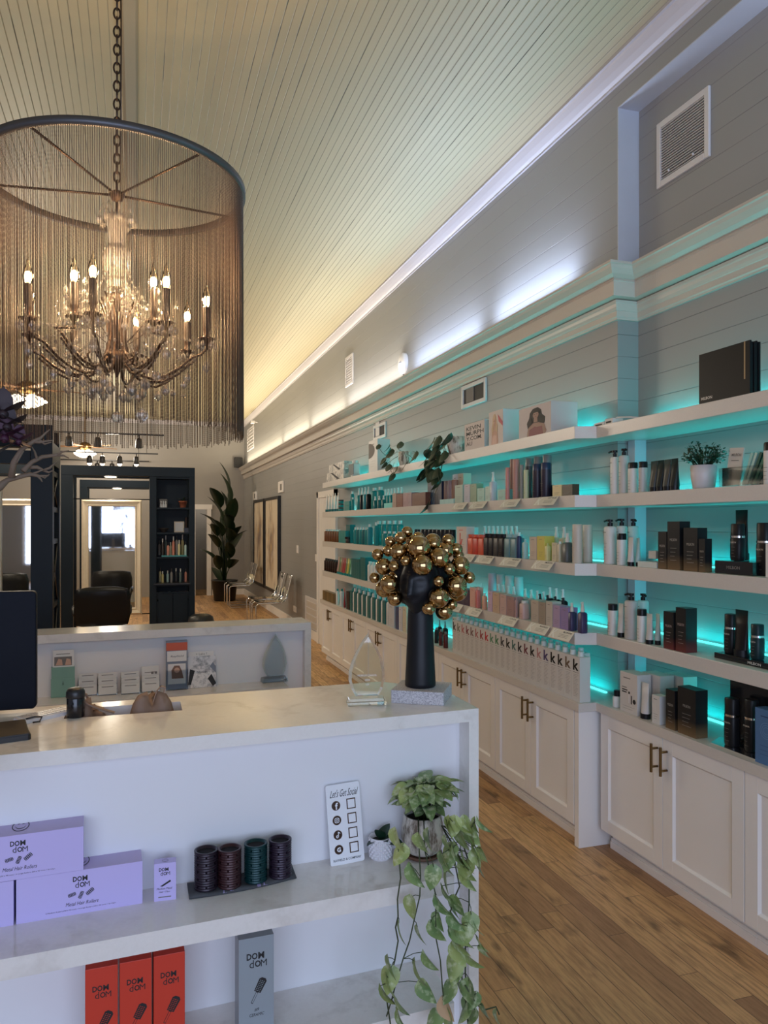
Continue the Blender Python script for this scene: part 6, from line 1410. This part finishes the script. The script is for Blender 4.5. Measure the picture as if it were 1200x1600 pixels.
# --- top shelf, far bay
GB = NT('marble_print'); tcx = GB.n('ShaderNodeTexCoord').outputs['Object']; GB.set(**{'Base Color': GB.mix(GB.rng(GB.noise(tcx, 14, 5, .7), .46, .56, 0, 1), c4(sr(214, 208, 200)), c4(sr(150, 150, 148))), 'Roughness': .4}); M['marblep'] = GB.m
put('box', 510, 537, 737, 1, 'L', 'marblep', None, 'lower marble-print gift box with black ribbon', d=.16); 
o1 = ITEMS[-1][6]; h1 = max(v.co.z for v in o1.data.vertices); w1 = max(v.co.x for v in o1.data.vertices)
put('box', 514, 538, 0, 1, 'L', 'marblep', None, 'upper marble-print gift box with black ribbon', d=.14, zoff=h1 + .001, h=h1 * .85)
for o_ in (o1, ITEMS[-1][6]):
    hh = max(v.co.z for v in o_.data.vertices); ww = max(v.co.x for v in o_.data.vertices); MB().polyf([(-ww * .5, hh * .95), (-ww * .3, hh * .95), (ww * .6, hh * .1), (ww * .3, hh * .1)], -.0005, M['ink']).obj('ribbon', o_)
put('sqbottle', 547.5, 563, 718, 1, 'L', CLR, WHT, 'clear gallon jug with a grey label', d=.12); J = ITEMS[-1][6]
MB().box(-.09, -.004, .02, .09, -.0015, .13, pm('slate_label', sr(84, 100, 106), .5)).obj('front_label', J)
put('box', 576, 590, 688, 1, 'L', sr(200, 200, 198), None, 'tall white carton with a grey circle', d=.12); J = ITEMS[-1][6]
ww = max(v.co.x for v in J.data.vertices); hh = max(v.co.z for v in J.data.vertices); MB().polyf([(-ww, hh * .44), (-ww, hh * .92)] + [(-ww + ww * 1.4 * math.sin(t), hh * .68 + hh * .24 * math.cos(t)) for t in [math.pi * k / 14 for k in range(1, 14)]], -.0006, M['greyink']).obj('round_print', J)
# display cubes
def cube_box(u0, u1, vt, label, side, deep, draw, rz=0, back=.0):
    xf = XF + .012 + back; ya, yb_ = Yat(u0, xf), Yat(u1, xf); W = ya - yb_; yc = (ya + yb_) / 2; H = Zat(vt, xf, yc) - SHELF[1]
    r = tag(empty('display_box', (xf, yc, SHELF[1] + .0006), -math.pi / 2 + rz), label, 'box', None)
    mb = MB(); mb.box(-W / 2, 0, 0, W / 2, deep, H, side); mb.obj('carton', r); mb = MB(); draw(mb, W, H); mb.obj('print', r)
PK = pm('print_pale', sr(206, 194, 190), .5)
def d_logo(mb, W, H):
    mb.quadf(-W / 2, 0, W / 2, H, -.0002, PK)
    for i, s in enumerate(('KEVIN', 'MURPH', 'Y.COM.', 'AU')): mb.text(s, -W * .40, -.0006, H * (.81 - .19 * i), H * .15, M['ink'], None, W * (.72, .86, .78, .30)[i], .01, 0, .0004, 'l')
cube_box(726, 757, 660, 'white display box lettered with black web address beside ivy pot', pm('carton_side', sr(190, 196, 196), .5), .10, d_logo)
def figure(mb, W, H, hair, top, skin, x0, s, bg, blonde=False):
    mb.quadf(-W / 2, 0, W / 2, H, -.0002, bg)
    sW = s * W * .95; q = lambda L: [(W * x0 + a * sW, b * H) for a, b in L]
    mb.polyf(q([(-.27, .28), (-.30, .45), (-.22, .62), (-.20, .78), (-.10, .90), (.06, .92), (.17, .82), (.20, .66), (.30, .55), (.28, .38), (.24, .26), (.0, .22)]), -.0006, hair)
    mb.polyf(q([(-.30, .0), (-.26, .28), (-.12, .42), (.10, .42), (.26, .36), (.34, .1), (.30, .0)]), -.0010, skin)
    mb.polyf(q([(-.24, .0), (-.22, .22), (-.04, .30), (.04, .27), (.20, .28), (.24, .0)]), -.0014, top)
    mb.polyf(q([(-.07, .44), (.06, .44), (.05, .62), (-.06, .62)]), -.0014, skin); mb.polyf([(W * x0 + sW * .095 * math.cos(t), H * .68 + H * .115 * math.sin(t)) for t in [6.2832 * k / 20 for k in range(20)]], -.0018, skin)
    for e in (-1, 1): mb.polyf([(W * x0 + sW * (e * .04 + .018 * math.cos(t)), H * .70 + H * .009 * math.sin(t)) for t in [6.2832 * k / 8 for k in range(8)]], -.0022, M['ink'])
    mb.polyf([(W * x0 + sW * .022 * math.cos(t), H * .635 + H * .007 * math.sin(t)) for t in [6.2832 * k / 8 for k in range(8)]], -.0022, top)
    mb.polyf(q([(-.25, .30), (-.28, .50), (-.14, .60), (-.12, .40)]), -.0020, hair); mb.polyf(q([(.12, .40), (.13, .6), (.27, .52), (.26, .34)]), -.0020, hair)
    mb.polyf(q([(-.11, .70), (-.12, .82), (.0, .87), (.10, .82), (.11, .70), (.06, .76), (-.06, .76)]), -.0022, hair)
def d_blonde(mb, W, H):
    figure(mb, W, H, pm('blonde', sr(206, 176, 140), .5), pm('blush', sr(214, 176, 160), .5), SKIN, -.08, .8, PK); mb.polyf([(W * .15, H * .88), (W * .5, H * .62), (W * .5, H * .5), (W * .22, H * .66)], -.002, pm('rose_print', sr(190, 56, 78), .5))
def d_dark(mb, W, H): figure(mb, W, H, M['ink'], pm('wine', sr(120, 34, 50), .5), pm('skin_d', sr(150, 112, 96), .5), .05, 1.0, pm('print_mauve', sr(196, 186, 186), .5))
cube_box(764, 786, 642, 'pale display box with a blonde woman in pink', pm('carton_side_b', sr(196, 206, 208), .5), .13, d_blonde)
cube_box(811, 861, 634, 'large display box with a dark-haired woman in a wine dress', pm('carton_side_c', sr(206, 196, 194), .5), .16, d_dark)
# --- near bay: top shelf
SW = pm('swatch_book_black', (.008, .008, .010), .4, **{'Specular_IOR_Level': .2})
for i in range(5):
    xf = XG + .02 + i * .0105; r = tag(empty('swatch_book', (xf, 2.451, SHELF[1] + .0006), -math.pi / 2), ('black swatch book with gold stripe facing the aisle on the near bay top shelf', 'second black swatch book behind the gold-striped one', 'third black swatch book, in the middle of the five', 'fourth black swatch book in the standing five', 'last black swatch book, closest to the wall')[i], 'book', 'black swatch books on the near bay top shelf')
    hh = .205 - .004 * (i % 3); MB().box(-.137, 0, 0, .137 - .004 * (i % 2), .009, hh, SW).obj('cover', r, bevel=.001)
    if i == 0: mb = MB(); mb.text('MILBON', -.092, -.0003, .022, .012, M['shelf'], None, .062, .015); mb.obj('lettering', r); mb = MB(); mb.quadf(.108, .062, .115, .205, -.0002, pm('gold_foil', sr(150, 132, 106), .3, .6)); o = mb.obj('stripe', r); o['label'] = 'pale gold stripe'
for i, (u0, u1, hgt, lab) in enumerate(((928, 943, .022, 'small stack of white cards on the near bay top shelf'), (945, 957, .03, 'white folded card with black scribbles on near bay top shelf'))):
    xf = XG + .03; ya, yb_ = Yat(u0, xf), Yat(u1, xf); r = tag(empty('card_stack', (xf, (ya + yb_) / 2, SHELF[1] + .0006), -math.pi / 2), lab, 'cards')
    mb = MB(); W = ya - yb_; mb.box(-W / 2, 0, 0, W / 2, .06, hgt, PAPER); mb.quadf(-W * .35, hgt * .3, W * .35, hgt * .6, 0, M['ink']); mb.obj('cards', r)
xf = XG + .05; tag(MB().tube([(xf, Yat(950, xf), SHELF[1] + .012), (xf, Yat(965, xf), SHELF[1] + .032), (xf, Yat(985, xf), SHELF[1] + .020), (xf + .02, Yat(1000, xf), SHELF[1] + .006)], .004, M['trim']).obj('white_cable'), 'loose white cable lying on the near bay top shelf', 'cable')
# --- near bay: second shelf
put('pump', 954.5, 967.5, 703, 2, 'R', WHT, BLK, 'white pump bottle', d=.04, txt='L'); put('pump', 967.8, 982, 700, 2, 'R', sr(196, 192, 188), BLK, 'greyish white pump bottle', d=.045, txt='R')
put('blkcap', 982.5, 997, 722, 2, 'R', WHT, BLK, 'white bottle with a black cap', d=.04); put('blkcap', 998.5, 1009.5, 721, 2, 'R', sr(190, 186, 180), BLK, 'slim grey bottle with a black cap', d=.04)
rowk('tube', 1010.5, 1053, 4, 721, 2, 'R', [sr(58, 62, 60), sr(30, 38, 38)], BLK, 'black cream tube standing on its cap', d=.045, tc=sr(150, 150, 146))
xf = XG + .02; yc = Yat(1084, xf)
r = tag(empty('potted_plant', (xf + .05, yc + .0, SHELF[2] + .0006)), 'bushy small-leaved green plant in a white ribbed pot', 'plant')
mb = MB(); rp = []
for k in range(48): a = 6.2832 * k / 48; rp.append(a)
vs, fs = [], []
for rr, z in ((.036, 0), (.043, .006), (.050, .05), (.053, .098), (.050, .098), (.048, .085)):
    for k in range(48): a = 6.2832 * k / 48; q_ = rr * (1 + .015 * (k % 2)); vs.append((q_ * math.cos(a), q_ * math.sin(a), z))
for j in range(5):
    for k in range(48): m_ = (k + 1) % 48; fs.append((j * 48 + k, j * 48 + m_, (j + 1) * 48 + m_, (j + 1) * 48 + k))
mb.add(vs, fs, pm('ribbed_white_pot', sr(214, 206, 206), .4), None, True); mb.obj('pot', r); MB().cyl(.048, .07, .088, M['soil']).obj('soil', r)
st, lf = MB(), MB(); rb = random.Random(2); LG = pm('boxwood_leaf', sr(40, 66, 42), .45, mottle=.4, scale=60)
for k in range(70):
    a = rb.uniform(0, 6.283); ro = rb.uniform(.2, 1) ** .6; e = Vector((ro * .082 * math.cos(a), ro * .125 * math.sin(a), .10 + (.105 if ro < .75 else .08) * rb.uniform(.35, 1) * (1.15 - .5 * ro))); s_ = Vector((e.x * .2, e.y * .2, .088))
    if e.x > .19: e.x = .19
    st.tube([s_, (s_ + e) / 2 + Vector((0, 0, .012)), e], .0009, LG, None, 4)
    for q_ in range(7): p = s_.lerp(e, .45 + .09 * q_) + Vector((rb.uniform(-.008, .008), rb.uniform(-.008, .008), rb.uniform(-.002, .012))); vs, fs = leaf_geo(.017, .011, .1, .2, 3); lf.add(vs, fs, LG, aim(tuple(p), (rb.uniform(-1, 1), rb.uniform(-1, 1), rb.uniform(-.2, 1))), True)
st.obj('stems', r); lf.obj('foliage', r)
xf = XG + .03; ya, yb_ = Yat(1123, xf), Yat(1192, xf)
r = tag(empty('leaflet_tray', (xf, (ya + yb_) / 2, SHELF[2] + .0006), -math.pi / 2), 'clear acrylic tray holding leaflets on the near bay second shelf', 'leaflet tray'); W = ya - yb_
mb = MB(); mb.box(-W / 2, 0, 0, W / 2, .10, .004, M['acrylic']); mb.box(-W / 2, 0, .004, W / 2, .003, .075, M['acrylic']); mb.box(-W / 2, .097, .004, W / 2, .10, .075, M['acrylic']); mb.box(-W / 2, .003, .004, -W / 2 + .003, .097, .075, M['acrylic']); mb.box(W / 2 - .003, .003, .004, W / 2, .097, .075, M['acrylic']); mb.obj('tray', r)
def leafl(u0, c, label, tilt, lean=None, txt=None):
    o_ = empty('leaflet', (xf + .03, Yat(u0, xf + .02), SHELF[2] + .0065), -math.pi / 2); tag(o_, label, 'leaflet', 'leaflets in the clear tray')
    mb = MB(); A = Matrix.Rotation(tilt, 4, 'Y') @ Matrix.Rotation(R(-6), 4, 'X'); mb.box(-.0375 if txt else -.006, 0, 0, .0375 if txt else .006, .050 if not txt else .006, .150 if txt else .128, cm(c, .5, 'leaflet'), A)
    if txt: mb.text(txt, .004, -.0005, .122, .012, M['greyink'], A, .05, .01); lines(mb, .06, .03, .09, 5, -.0005, M['greyink'], .7) if False else None; mb.quadf(-.02, .098, .02, .101, -.0005, M['greyink'], A)
    mb.obj('sheets', o_)
leafl(1140, sr(206, 200, 194), 'thick white booklet with grey lettering at the front of the tray', R(4), None, 'MILBON')
for i, (u, c, n_) in enumerate(((1157, sr(170, 216, 210), 'pale mint'), (1162, sr(190, 226, 222), 'whitish mint'), (1168, sr(30, 96, 84), 'deep green'), (1174, sr(60, 130, 112), 'mid green'), (1180, sr(26, 100, 96), 'bottle green'), (1186, sr(24, 84, 100), 'blue green'))): leafl(u, c, '%s leaflet leaning in the clear tray' % n_, R(16 + i * 2))
put('blkcap', 1195, 1212, 690, 2, 'R', WHT, BLK, 'large white bottle with a black cap cut by picture edge', d=.05, tc=(.05, .05, .05))
# --- near bay: third shelf
put('pump', 945, 963.5, 812, 3, 'R', WHT, BLK, 'tall white pump bottle', d=.055, txt='L'); put('pump', 964, 980, 811, 3, 'R', WHT, BLK, 'tall white pump bottle', d=.05, back=.065, txt='L'); put('pump', 982, 997.5, 811, 3, 'R', sr(180, 220, 220), BLK, 'tall white pump bottle', d=.05, back=.065, txt='R')
put('blkcap', 965, 978, 834, 3, 'R', WHT, BLK, 'short white bottle with a black cap', d=.042, txt=None); put('tube', 981.5, 992, 840, 3, 'R', sr(206, 204, 202), BLK, 'white tube standing on its black cap', d=.03); put('tube', 993, 999.5, 841, 3, 'R', sr(170, 200, 200), BLK, 'white tube standing on its black cap', d=.03, back=.02)
put('box', 996, 1026.5, 878, 3, 'R', sr(206, 216, 214), None, 'flat white display base', d=.09, tc=sr(90, 110, 110)); put('box', 1013, 1025, 865, 3, 'R', sr(200, 202, 200), None, 'tiny white carton on the flat base', h=.035, zoff=.040, d=.05, back=.02)
GT = sr(120, 96, 66)
for a, b, v, dd, k, n_ in ((1028, 1041.5, 831, .05, 1, 'slim black and gold shaded carton'), (1042.5, 1062, 815, .055, 3, 'tallest black and gold shaded carton'), (1067.5, 1090, 825, .05, 4, 'wide black and gold shaded carton'), (1091.5, 1101.5, 842, .04, 6, 'short black and gold shaded carton')):
    for i in range(k): put('ombre', a, b, v, 3, 'R', BLK, GT, n_ if i == 0 else n_ + ' behind', d=dd * .98 if k < 5 else .035, back=i * (dd if k < 5 else .0365), txt='MILBON' if i == 0 else None, tc=sr(170, 164, 156))
xf = XG + .03; ya, yb_ = Yat(1117, xf), Yat(1176, xf)
r = tag(empty('product_plinth', (xf, (ya + yb_) / 2, SHELF[3] + .0006), -math.pi / 2), 'glossy black display plinth on the near bay third shelf', 'display base'); W = ya - yb_
MB().box(-W / 2, 0, 0, W / 2, .14, .050, M['blackg']).obj('plinth', r, bevel=.001); mb = MB(); mb.text('MILBON', 0, -.0003, .026, .012, M['greyink'], None, .07, .01); mb.obj('lettering', r)
put('banded', 1144, 1164, 827, 3, 'R', BLK, None, 'black bottle with a silver band', d=.045, zoff=.0515, back=.04, h=.145); put('tube', 1152, 1173, 0, 3, 'R', sr(24, 24, 26), BLK, 'tall black tube on the black plinth', d=.04, zoff=.0515, back=.09, h=.20)
put('banded', 1185, 1208, 817, 3, 'R', BLK, None, 'tall black bottle with a silver band', d=.05, back=.05); put('box', 1196, 1220, 850, 3, 'R', WHT, None, 'white carton with small print at the picture edge', d=.04, tc=(.05, .05, .05), txt=None)
# --- near bay: fourth shelf
put('blkcap', 951, 965, 945, 4, 'R', WHT, BLK, 'white bottle with black cap', d=.042); put('tube', 965.5, 976, 944, 4, 'R', sr(206, 204, 200), BLK, 'white tube standing on its black cap', d=.035, tc=(.1, .1, .1)); put('pump', 977.5, 998, 929, 4, 'R', sr(186, 182, 180), BLK, 'large grey white pump bottle', d=.055, txt='L'); put('pump', 997, 1013, 929, 4, 'R', sr(190, 220, 218), BLK, 'white pump bottle in second rank', d=.05, back=.07, txt='R')
put('blkcap', 996.5, 1010, 953, 4, 'R', WHT, BLK, 'short white bottle with black cap', d=.04, txt=None); put('tube', 1010.5, 1022, 960, 4, 'R', sr(200, 198, 196), BLK, 'small white tube on black cap', d=.03); put('tube', 1023.5, 1032, 960, 4, 'R', sr(180, 200, 200), BLK, 'small white tube on black cap', d=.03, back=.02)
RT = sr(112, 52, 50)
for a, b, v, k, n_ in ((1036.5, 1052.5, 956, 1, 'black and red shaded carton'), (1055.5, 1072, 950, 3, 'taller black and red shaded carton')):
    for i in range(k): put('ombre', a, b, v, 4, 'R', BLK, RT, n_ if i == 0 else n_ + ' behind', d=.056, back=i * .058, txt='MILBON' if i == 0 else None, tc=sr(176, 160, 156))
xf = XG + .05; ya, yb_ = Yat(1116, xf), Yat(1215, xf)
r = tag(empty('product_plinth', (xf, (ya + yb_) / 2, SHELF[4] + .0006), -math.pi / 2), 'glossy black low plinth with pale lettering on the near bay lowest shelf', 'display base'); W = ya - yb_
MB().box(-W / 2, 0, 0, W / 2, .13, .022, M['blackg']).obj('plinth', r, bevel=.001); mb = MB(); mb.text('MILBON', .05, -.0003, .011, .010, M['shelf'], None, .065, .01); mb.obj('lettering', r)
put('banded', 1134, 1153, 961, 4, 'R', BLK, None, 'black bottle with a silver band', d=.045, zoff=.023, back=.06); put('tube', 1152, 1174, 955, 4, 'R', sr(26, 22, 24), BLK, 'tall black tube with red small print', d=.04, zoff=.023, back=.05, tc=sr(150, 50, 60)); put('banded', 1175, 1192, 977, 4, 'R', sr(24, 44, 48), None, 'short black bottle with a silver band', d=.045, zoff=.023, back=.055)
# --- near bay: cabinet counter
put('jar', 957.5, 968, 1081, 0, 'R', WHT, BLK, 'small white jar with black lid', d=.05)
KIT = pm('kit_box', sr(212, 206, 202), .45)
for i, (u0, u1, bk, lab) in enumerate(((968.5, 996, 0, 'big white kit carton with printed bottles at the front'), (0, 0, .085, 'second white kit carton right behind the front one'), (0, 0, .17, 'third white kit carton, closest to the wall'))):
    xf = 2.184 + bk; ya, yb_ = Yat(968.5, 2.184), Yat(996, 2.184); W = ya - yb_ - .004; H = Zat(1056, 2.184, yb_) - .72
    dy = -.052 * i
    r = tag(empty('kit_box', (xf, (ya + yb_) / 2 + dy * (1 if i else 0), .7206), -math.pi / 2), lab, 'box', 'white kit cartons')
    mb = MB(); mb.box(-W / 2, 0, 0, W / 2, .075, H, KIT)
    if i == 0:
        mb.quadf(-W * .3, H * .85, W * .1, H * .875, 0, M['greyink']); mb.quadf(-W * .38, H * .61, -W * .1, H * .635, 0, M['greyink']); mb.quadf(-W * .38, H * .545, -W * .06, H * .575, 0, M['ink']); mb.quadf(-W * .38, H * .49, -W * .10, H * .52, 0, M['ink'])
        mb.quadf(W * .0, H * .25, W * .09, H * .52, 0, M['trim'], None, .0008); mb.quadf(W * .0, H * .48, W * .09, H * .54, 0, M['ink'], None, .001); mb.quadf(W * .14, H * .24, W * .20, H * .45, 0, M['ink']); mb.polyf(circ(W * .085, 18, W * .34, H * .32), 0, M['ink'], None, .001); lines(mb, W, H * .1, H * .16, 2, 0, M['greyink'], .7)
    mb.obj('carton', r)
put('tube', 1003.5, 1018, 1070, 0, 'R', sr(216, 212, 210), BLK, 'white tube standing on its black cap beside kit cartons', d=.035, tc=(.05, .05, .05)); put('box', 1018.5, 1031, 1087, 0, 'R', sr(214, 212, 210), None, 'little white carton in front of kits', d=.045, tc=(.08, .08, .08))
put('ombre', 1040, 1054.5, 1078, 0, 'R', BLK, GT, 'shorter black and gold shaded carton', d=.06, txt='MILBON', tc=sr(160, 156, 150))
for i in range(3): put('ombre', 1058.5, 1087.5, 1076, 0, 'R', BLK, GT, 'larger black and gold shaded carton' + ('', ' in the middle rank', ' in the rear rank')[i], d=.060, back=i * .061, txt='MILBON' if i == 0 else None, tc=sr(160, 156, 150))
xf = 2.30; ya, yb_ = Yat(1141, xf), Yat(1260, xf)
r = tag(empty('display_backdrop', (xf, (ya + yb_) / 2, .7206), -math.pi / 2), 'tall black display backboard on the near bay cabinet counter', 'display board'); W = ya - yb_
mb = MB(); mb.box(-W / 2, 0, 0, W / 2, .012, .30, M['blackg']); mb.box(-W / 2, -.012, .26, W / 2, 0, .30, M['black']); mb.obj('board', r); MB().box(-W / 2, -.03, 0, W / 2, .02, .012, M['black']).obj('foot', r)
tag(MB().prism([(2.19, 2.52), (2.19, 1.9), (2.29, 1.9), (2.29, 2.58)][::-1], .7206, .7265, M['acrylic']).obj('glass_tray'), 'thin clear tray under the black bottles on the counter', 'tray')
put('banded', 1134.5, 1156, 1094, 0, 'R', BLK, None, 'tall black bottle with silver band', d=.05, zoff=.007, back=.03); put('banded', 1165, 1184, 1096, 0, 'R', BLK, None, 'tall black bottle with silver band', d=.05, zoff=.007, back=.045)
BLU = sr(78, 116, 160)
put('box', 1178, 1215, 1110, 0, 'R', BLU, None, 'slate blue carton with pale rings at the picture edge', d=.05, tc=sr(46, 70, 110)); J = ITEMS[-1][6]; J.location.x = 2.186; hh = max(v.co.z for v in J.data.vertices)
mb = MB()
for q_ in (.030, .022, .014): a = circ(q_, 24, 0, hh * .62); b = circ(q_ - .002, 24, 0, hh * .62); mb.add([(x, -.0008, z) for x, z in a + b], [(i, (i + 1) % 24, 24 + (i + 1) % 24, 24 + i) for i in range(24)], pm('ring_print', sr(110, 146, 186), .5))
mb.obj('ring_print', J)
# labels for everything put on the shelves
ORD = ['first', 'second', 'third', 'fourth', 'fifth', 'sixth', 'seventh', 'eighth', 'ninth', 'tenth', 'eleventh', 'twelfth', 'thirteenth', 'fourteenth', 'fifteenth', 'sixteenth', 'seventeenth', 'eighteenth', 'nineteenth', 'twentieth', 'twenty-first', 'twenty-second']
SN = {1: 'top shelf', 2: 'second shelf', 3: 'third shelf', 4: 'lowest shelf', 0: 'cabinet counter'}; BN = {'L': 'far bay', 'R': 'near bay'}
from collections import defaultdict
G = defaultdict(list)
for it in ITEMS: G[(it[0], it[1], it[2])].append(it)
for (sh, bay, desc), L in G.items():
    L.sort(key=lambda t: (t[4], t[5], t[6].location.z)); where = '%s %s' % (BN[bay], SN[sh])
    for i, it in enumerate(L):
        o = it[6]
        if len(L) == 1: lab = '%s, %s' % (desc, where)
        else: lab = '%s, %s from far end, %s' % (desc, ORD[i], where)
        if 'in a stack' in desc: lab = '%s, %s from bottom, %s' % (desc, ORD[i], where)
        o['label'] = lab; o['group'] = 'hair products on the %s' % where
# shelf talker cards clipped to the far bay shelf edges
K = [(2, 706, 729, ''), (2, 733, 760, ''), (2, 781, 812, ''), (2, 834, 872, 'STYLE'), (3, 722, 741, ''), (3, 742, 771, 'REPAIR'), (3, 781, 813, 'RENEW'), (3, 830, 865, 'SMOOTH'), (4, 708, 721, ''), (4, 727, 752, 'THICKENING'), (4, 778, 808, 'COLOR'), (4, 822, 858, 'BLONDE'), (4, 857, 896, 'BLONDE')]
CARD = pm('talker_card', sr(222, 216, 204), .45); KL = pm('talker_k', sr(242, 240, 234), .5)
cnt = defaultdict(int)
for sh, u0, u1, wd in K:
    xf = XF - .020; ya, yb_ = Yat(u0, xf), Yat(u1, xf); W = (ya - yb_) * .84; H = .058; cnt[sh] += 1
    r = tag(empty('shelf_talker', (XF - .001, (ya + yb_) / 2, SHELF[sh] + .001), -math.pi / 2), 'small white card clipped to the %s edge, %s from the far end' % (SN[sh], ORD[cnt[sh] - 1]), 'price card', 'shelf talker cards')
    A = Matrix.Rotation(R(-38), 4, 'X'); mb = MB(); sh_ = -.2
    mb.add([(-W / 2, 0, -H), (W / 2, 0, -H), (W / 2, 0, 0), (-W / 2, 0, 0), (-W / 2, .0012, -H), (W / 2, .0012, -H), (W / 2, .0012, 0), (-W / 2, .0012, 0)], [(0, 1, 2, 3), (5, 4, 7, 6), (0, 4, 5, 1), (3, 2, 6, 7), (0, 3, 7, 4), (1, 5, 6, 2)], CARD, A)
    mb.text('K', -W * .33, -.0003, -H * .5, H * .86, KL, A, W * .24, .01, .1)
    if wd: mb.text(wd, W * .24, -.0003, -H * .2, H * .15, M['ink'], A, W * .38, .01)
    for q_ in range(3): mb.quadf(-W * .08, -H * (.48 + .13 * q_), W * .34, -H * (.45 + .13 * q_), -.0002, M['greyink'], A)
    mb.obj('card', r)
# ivies on the top shelf
IVY = pm('satin_pothos_leaf', sr(48, 66, 46), .4, mottle=.4, scale=60)
def ivy(u, v, pot_r, pot_h, label, strands, leaves, s=1.0):
    xf = XF + .05; X, Y = xf + .02, Yat(u, xf); r = tag(empty('potted_ivy', (X, Y, SHELF[1] + .0006)), label, 'plant')
    mb = MB(); mb.lathe([(pot_r * .7, 0), (pot_r * .8, .004), (pot_r, pot_h * .6), (pot_r * .97, pot_h), (pot_r * .88, pot_h), (pot_r * .85, pot_h * .9)], MAR.m, None, 24); mb.obj('pot', r); MB().cyl(pot_r * .86, pot_h * .8, pot_h * .88, M['soil']).obj('soil', r)
    vi, le = MB(), MB(); rb = random.Random(int(u))
    for pts in strands:
        L = []
        for (a, b, xx) in pts: yy = Yat(a, xx); L.append((xx - X, yy - Y, Zat(b, xx, yy) - SHELF[1]))
        vi.tube([(0, 0, pot_h * .9)] + L, .0022, STEM, None, 5)
    for (a, b, xx, k) in leaves:
        yy = Yat(a, xx); p = Vector((xx - X, yy - Y, Zat(b, xx, yy) - SHELF[1] + .035 * k)); vs, fs = leaf_geo(.085 * k * s, .065 * k * s, .25, .3, 6, True)
        le.add(vs, fs, IVY, aim(tuple(p), (-.35, rb.uniform(-.5, .5), -1 if k < 2 else .3), rb.uniform(-.4, .4) + math.pi), True)
        q_ = Vector((0, 0, pot_h * .9)); vi.tube([tuple(q_.lerp(p, .8) + Vector((-.01, 0, .01))), tuple(p)], .0015, STEM, None, 4)
    vi.obj('vines', r); le.obj('foliage', r)
F_ = 2.045
ivy(629, 727, .055, .125, 'small marbled pot with sparse trailing satin ivy, top shelf', [[(620, 706, 2.12), (608, 716, 2.09), (598, 708, 2.06), (592, 700, 2.05)], [(618, 715, 2.10), (605, 724, 2.06), (612, 738, F_), (615, 750, F_)], [(632, 706, 2.10), (636, 722, 2.07), (628, 735, F_)], [(640, 712, 2.10), (648, 720, 2.07), (652, 712, 2.06)], [(622, 702, 2.13), (628, 699, 2.12)]],
    [(592, 700, 2.05, .8), (608, 702, 2.07, 1), (612, 710, 2.08, 1.1), (604, 718, 2.06, 1.1), (600, 722, 2.06, .9), (608, 733, F_, 1), (614, 735, F_, 1), (620, 737, F_, 1), (614, 747, F_, 1), (650, 715, 2.06, 1.15), (626, 698, 2.12, 1), (609, 707, 2.09, 1), (603, 728, F_, .8)])
ivy(711, 704, .075, .125, 'marbled pot with a long dense hanging ivy, top shelf', [[(695, 690, 2.08), (684, 705, 2.05), (680, 730, F_), (681, 750, F_), (676, 775, F_), (668, 792, F_)], [(690, 688, 2.08), (676, 712, 2.05), (683, 735, F_), (687, 755, F_), (678, 775, F_), (676, 788, F_)], [(697, 690, 2.08), (692, 710, 2.05), (688, 745, F_)], [(690, 690, 2.09), (672, 725, F_), (665, 745, F_)]],
    [(a, b, F_ + .012 * (i % 3), 1.15) for i, (a, b) in enumerate(((678, 694), (686, 692), (674, 702), (682, 704), (690, 703), (670, 712), (677, 714), (685, 714), (692, 720), (667, 722), (675, 722), (688, 724), (695, 716), (671, 728), (680, 726), (700, 690), (704, 688), (696, 698), (662, 744), (666, 740), (672, 742), (678, 745), (684, 742), (688, 748), (682, 752), (668, 796), (686, 758), (664, 748), (675, 748)))])
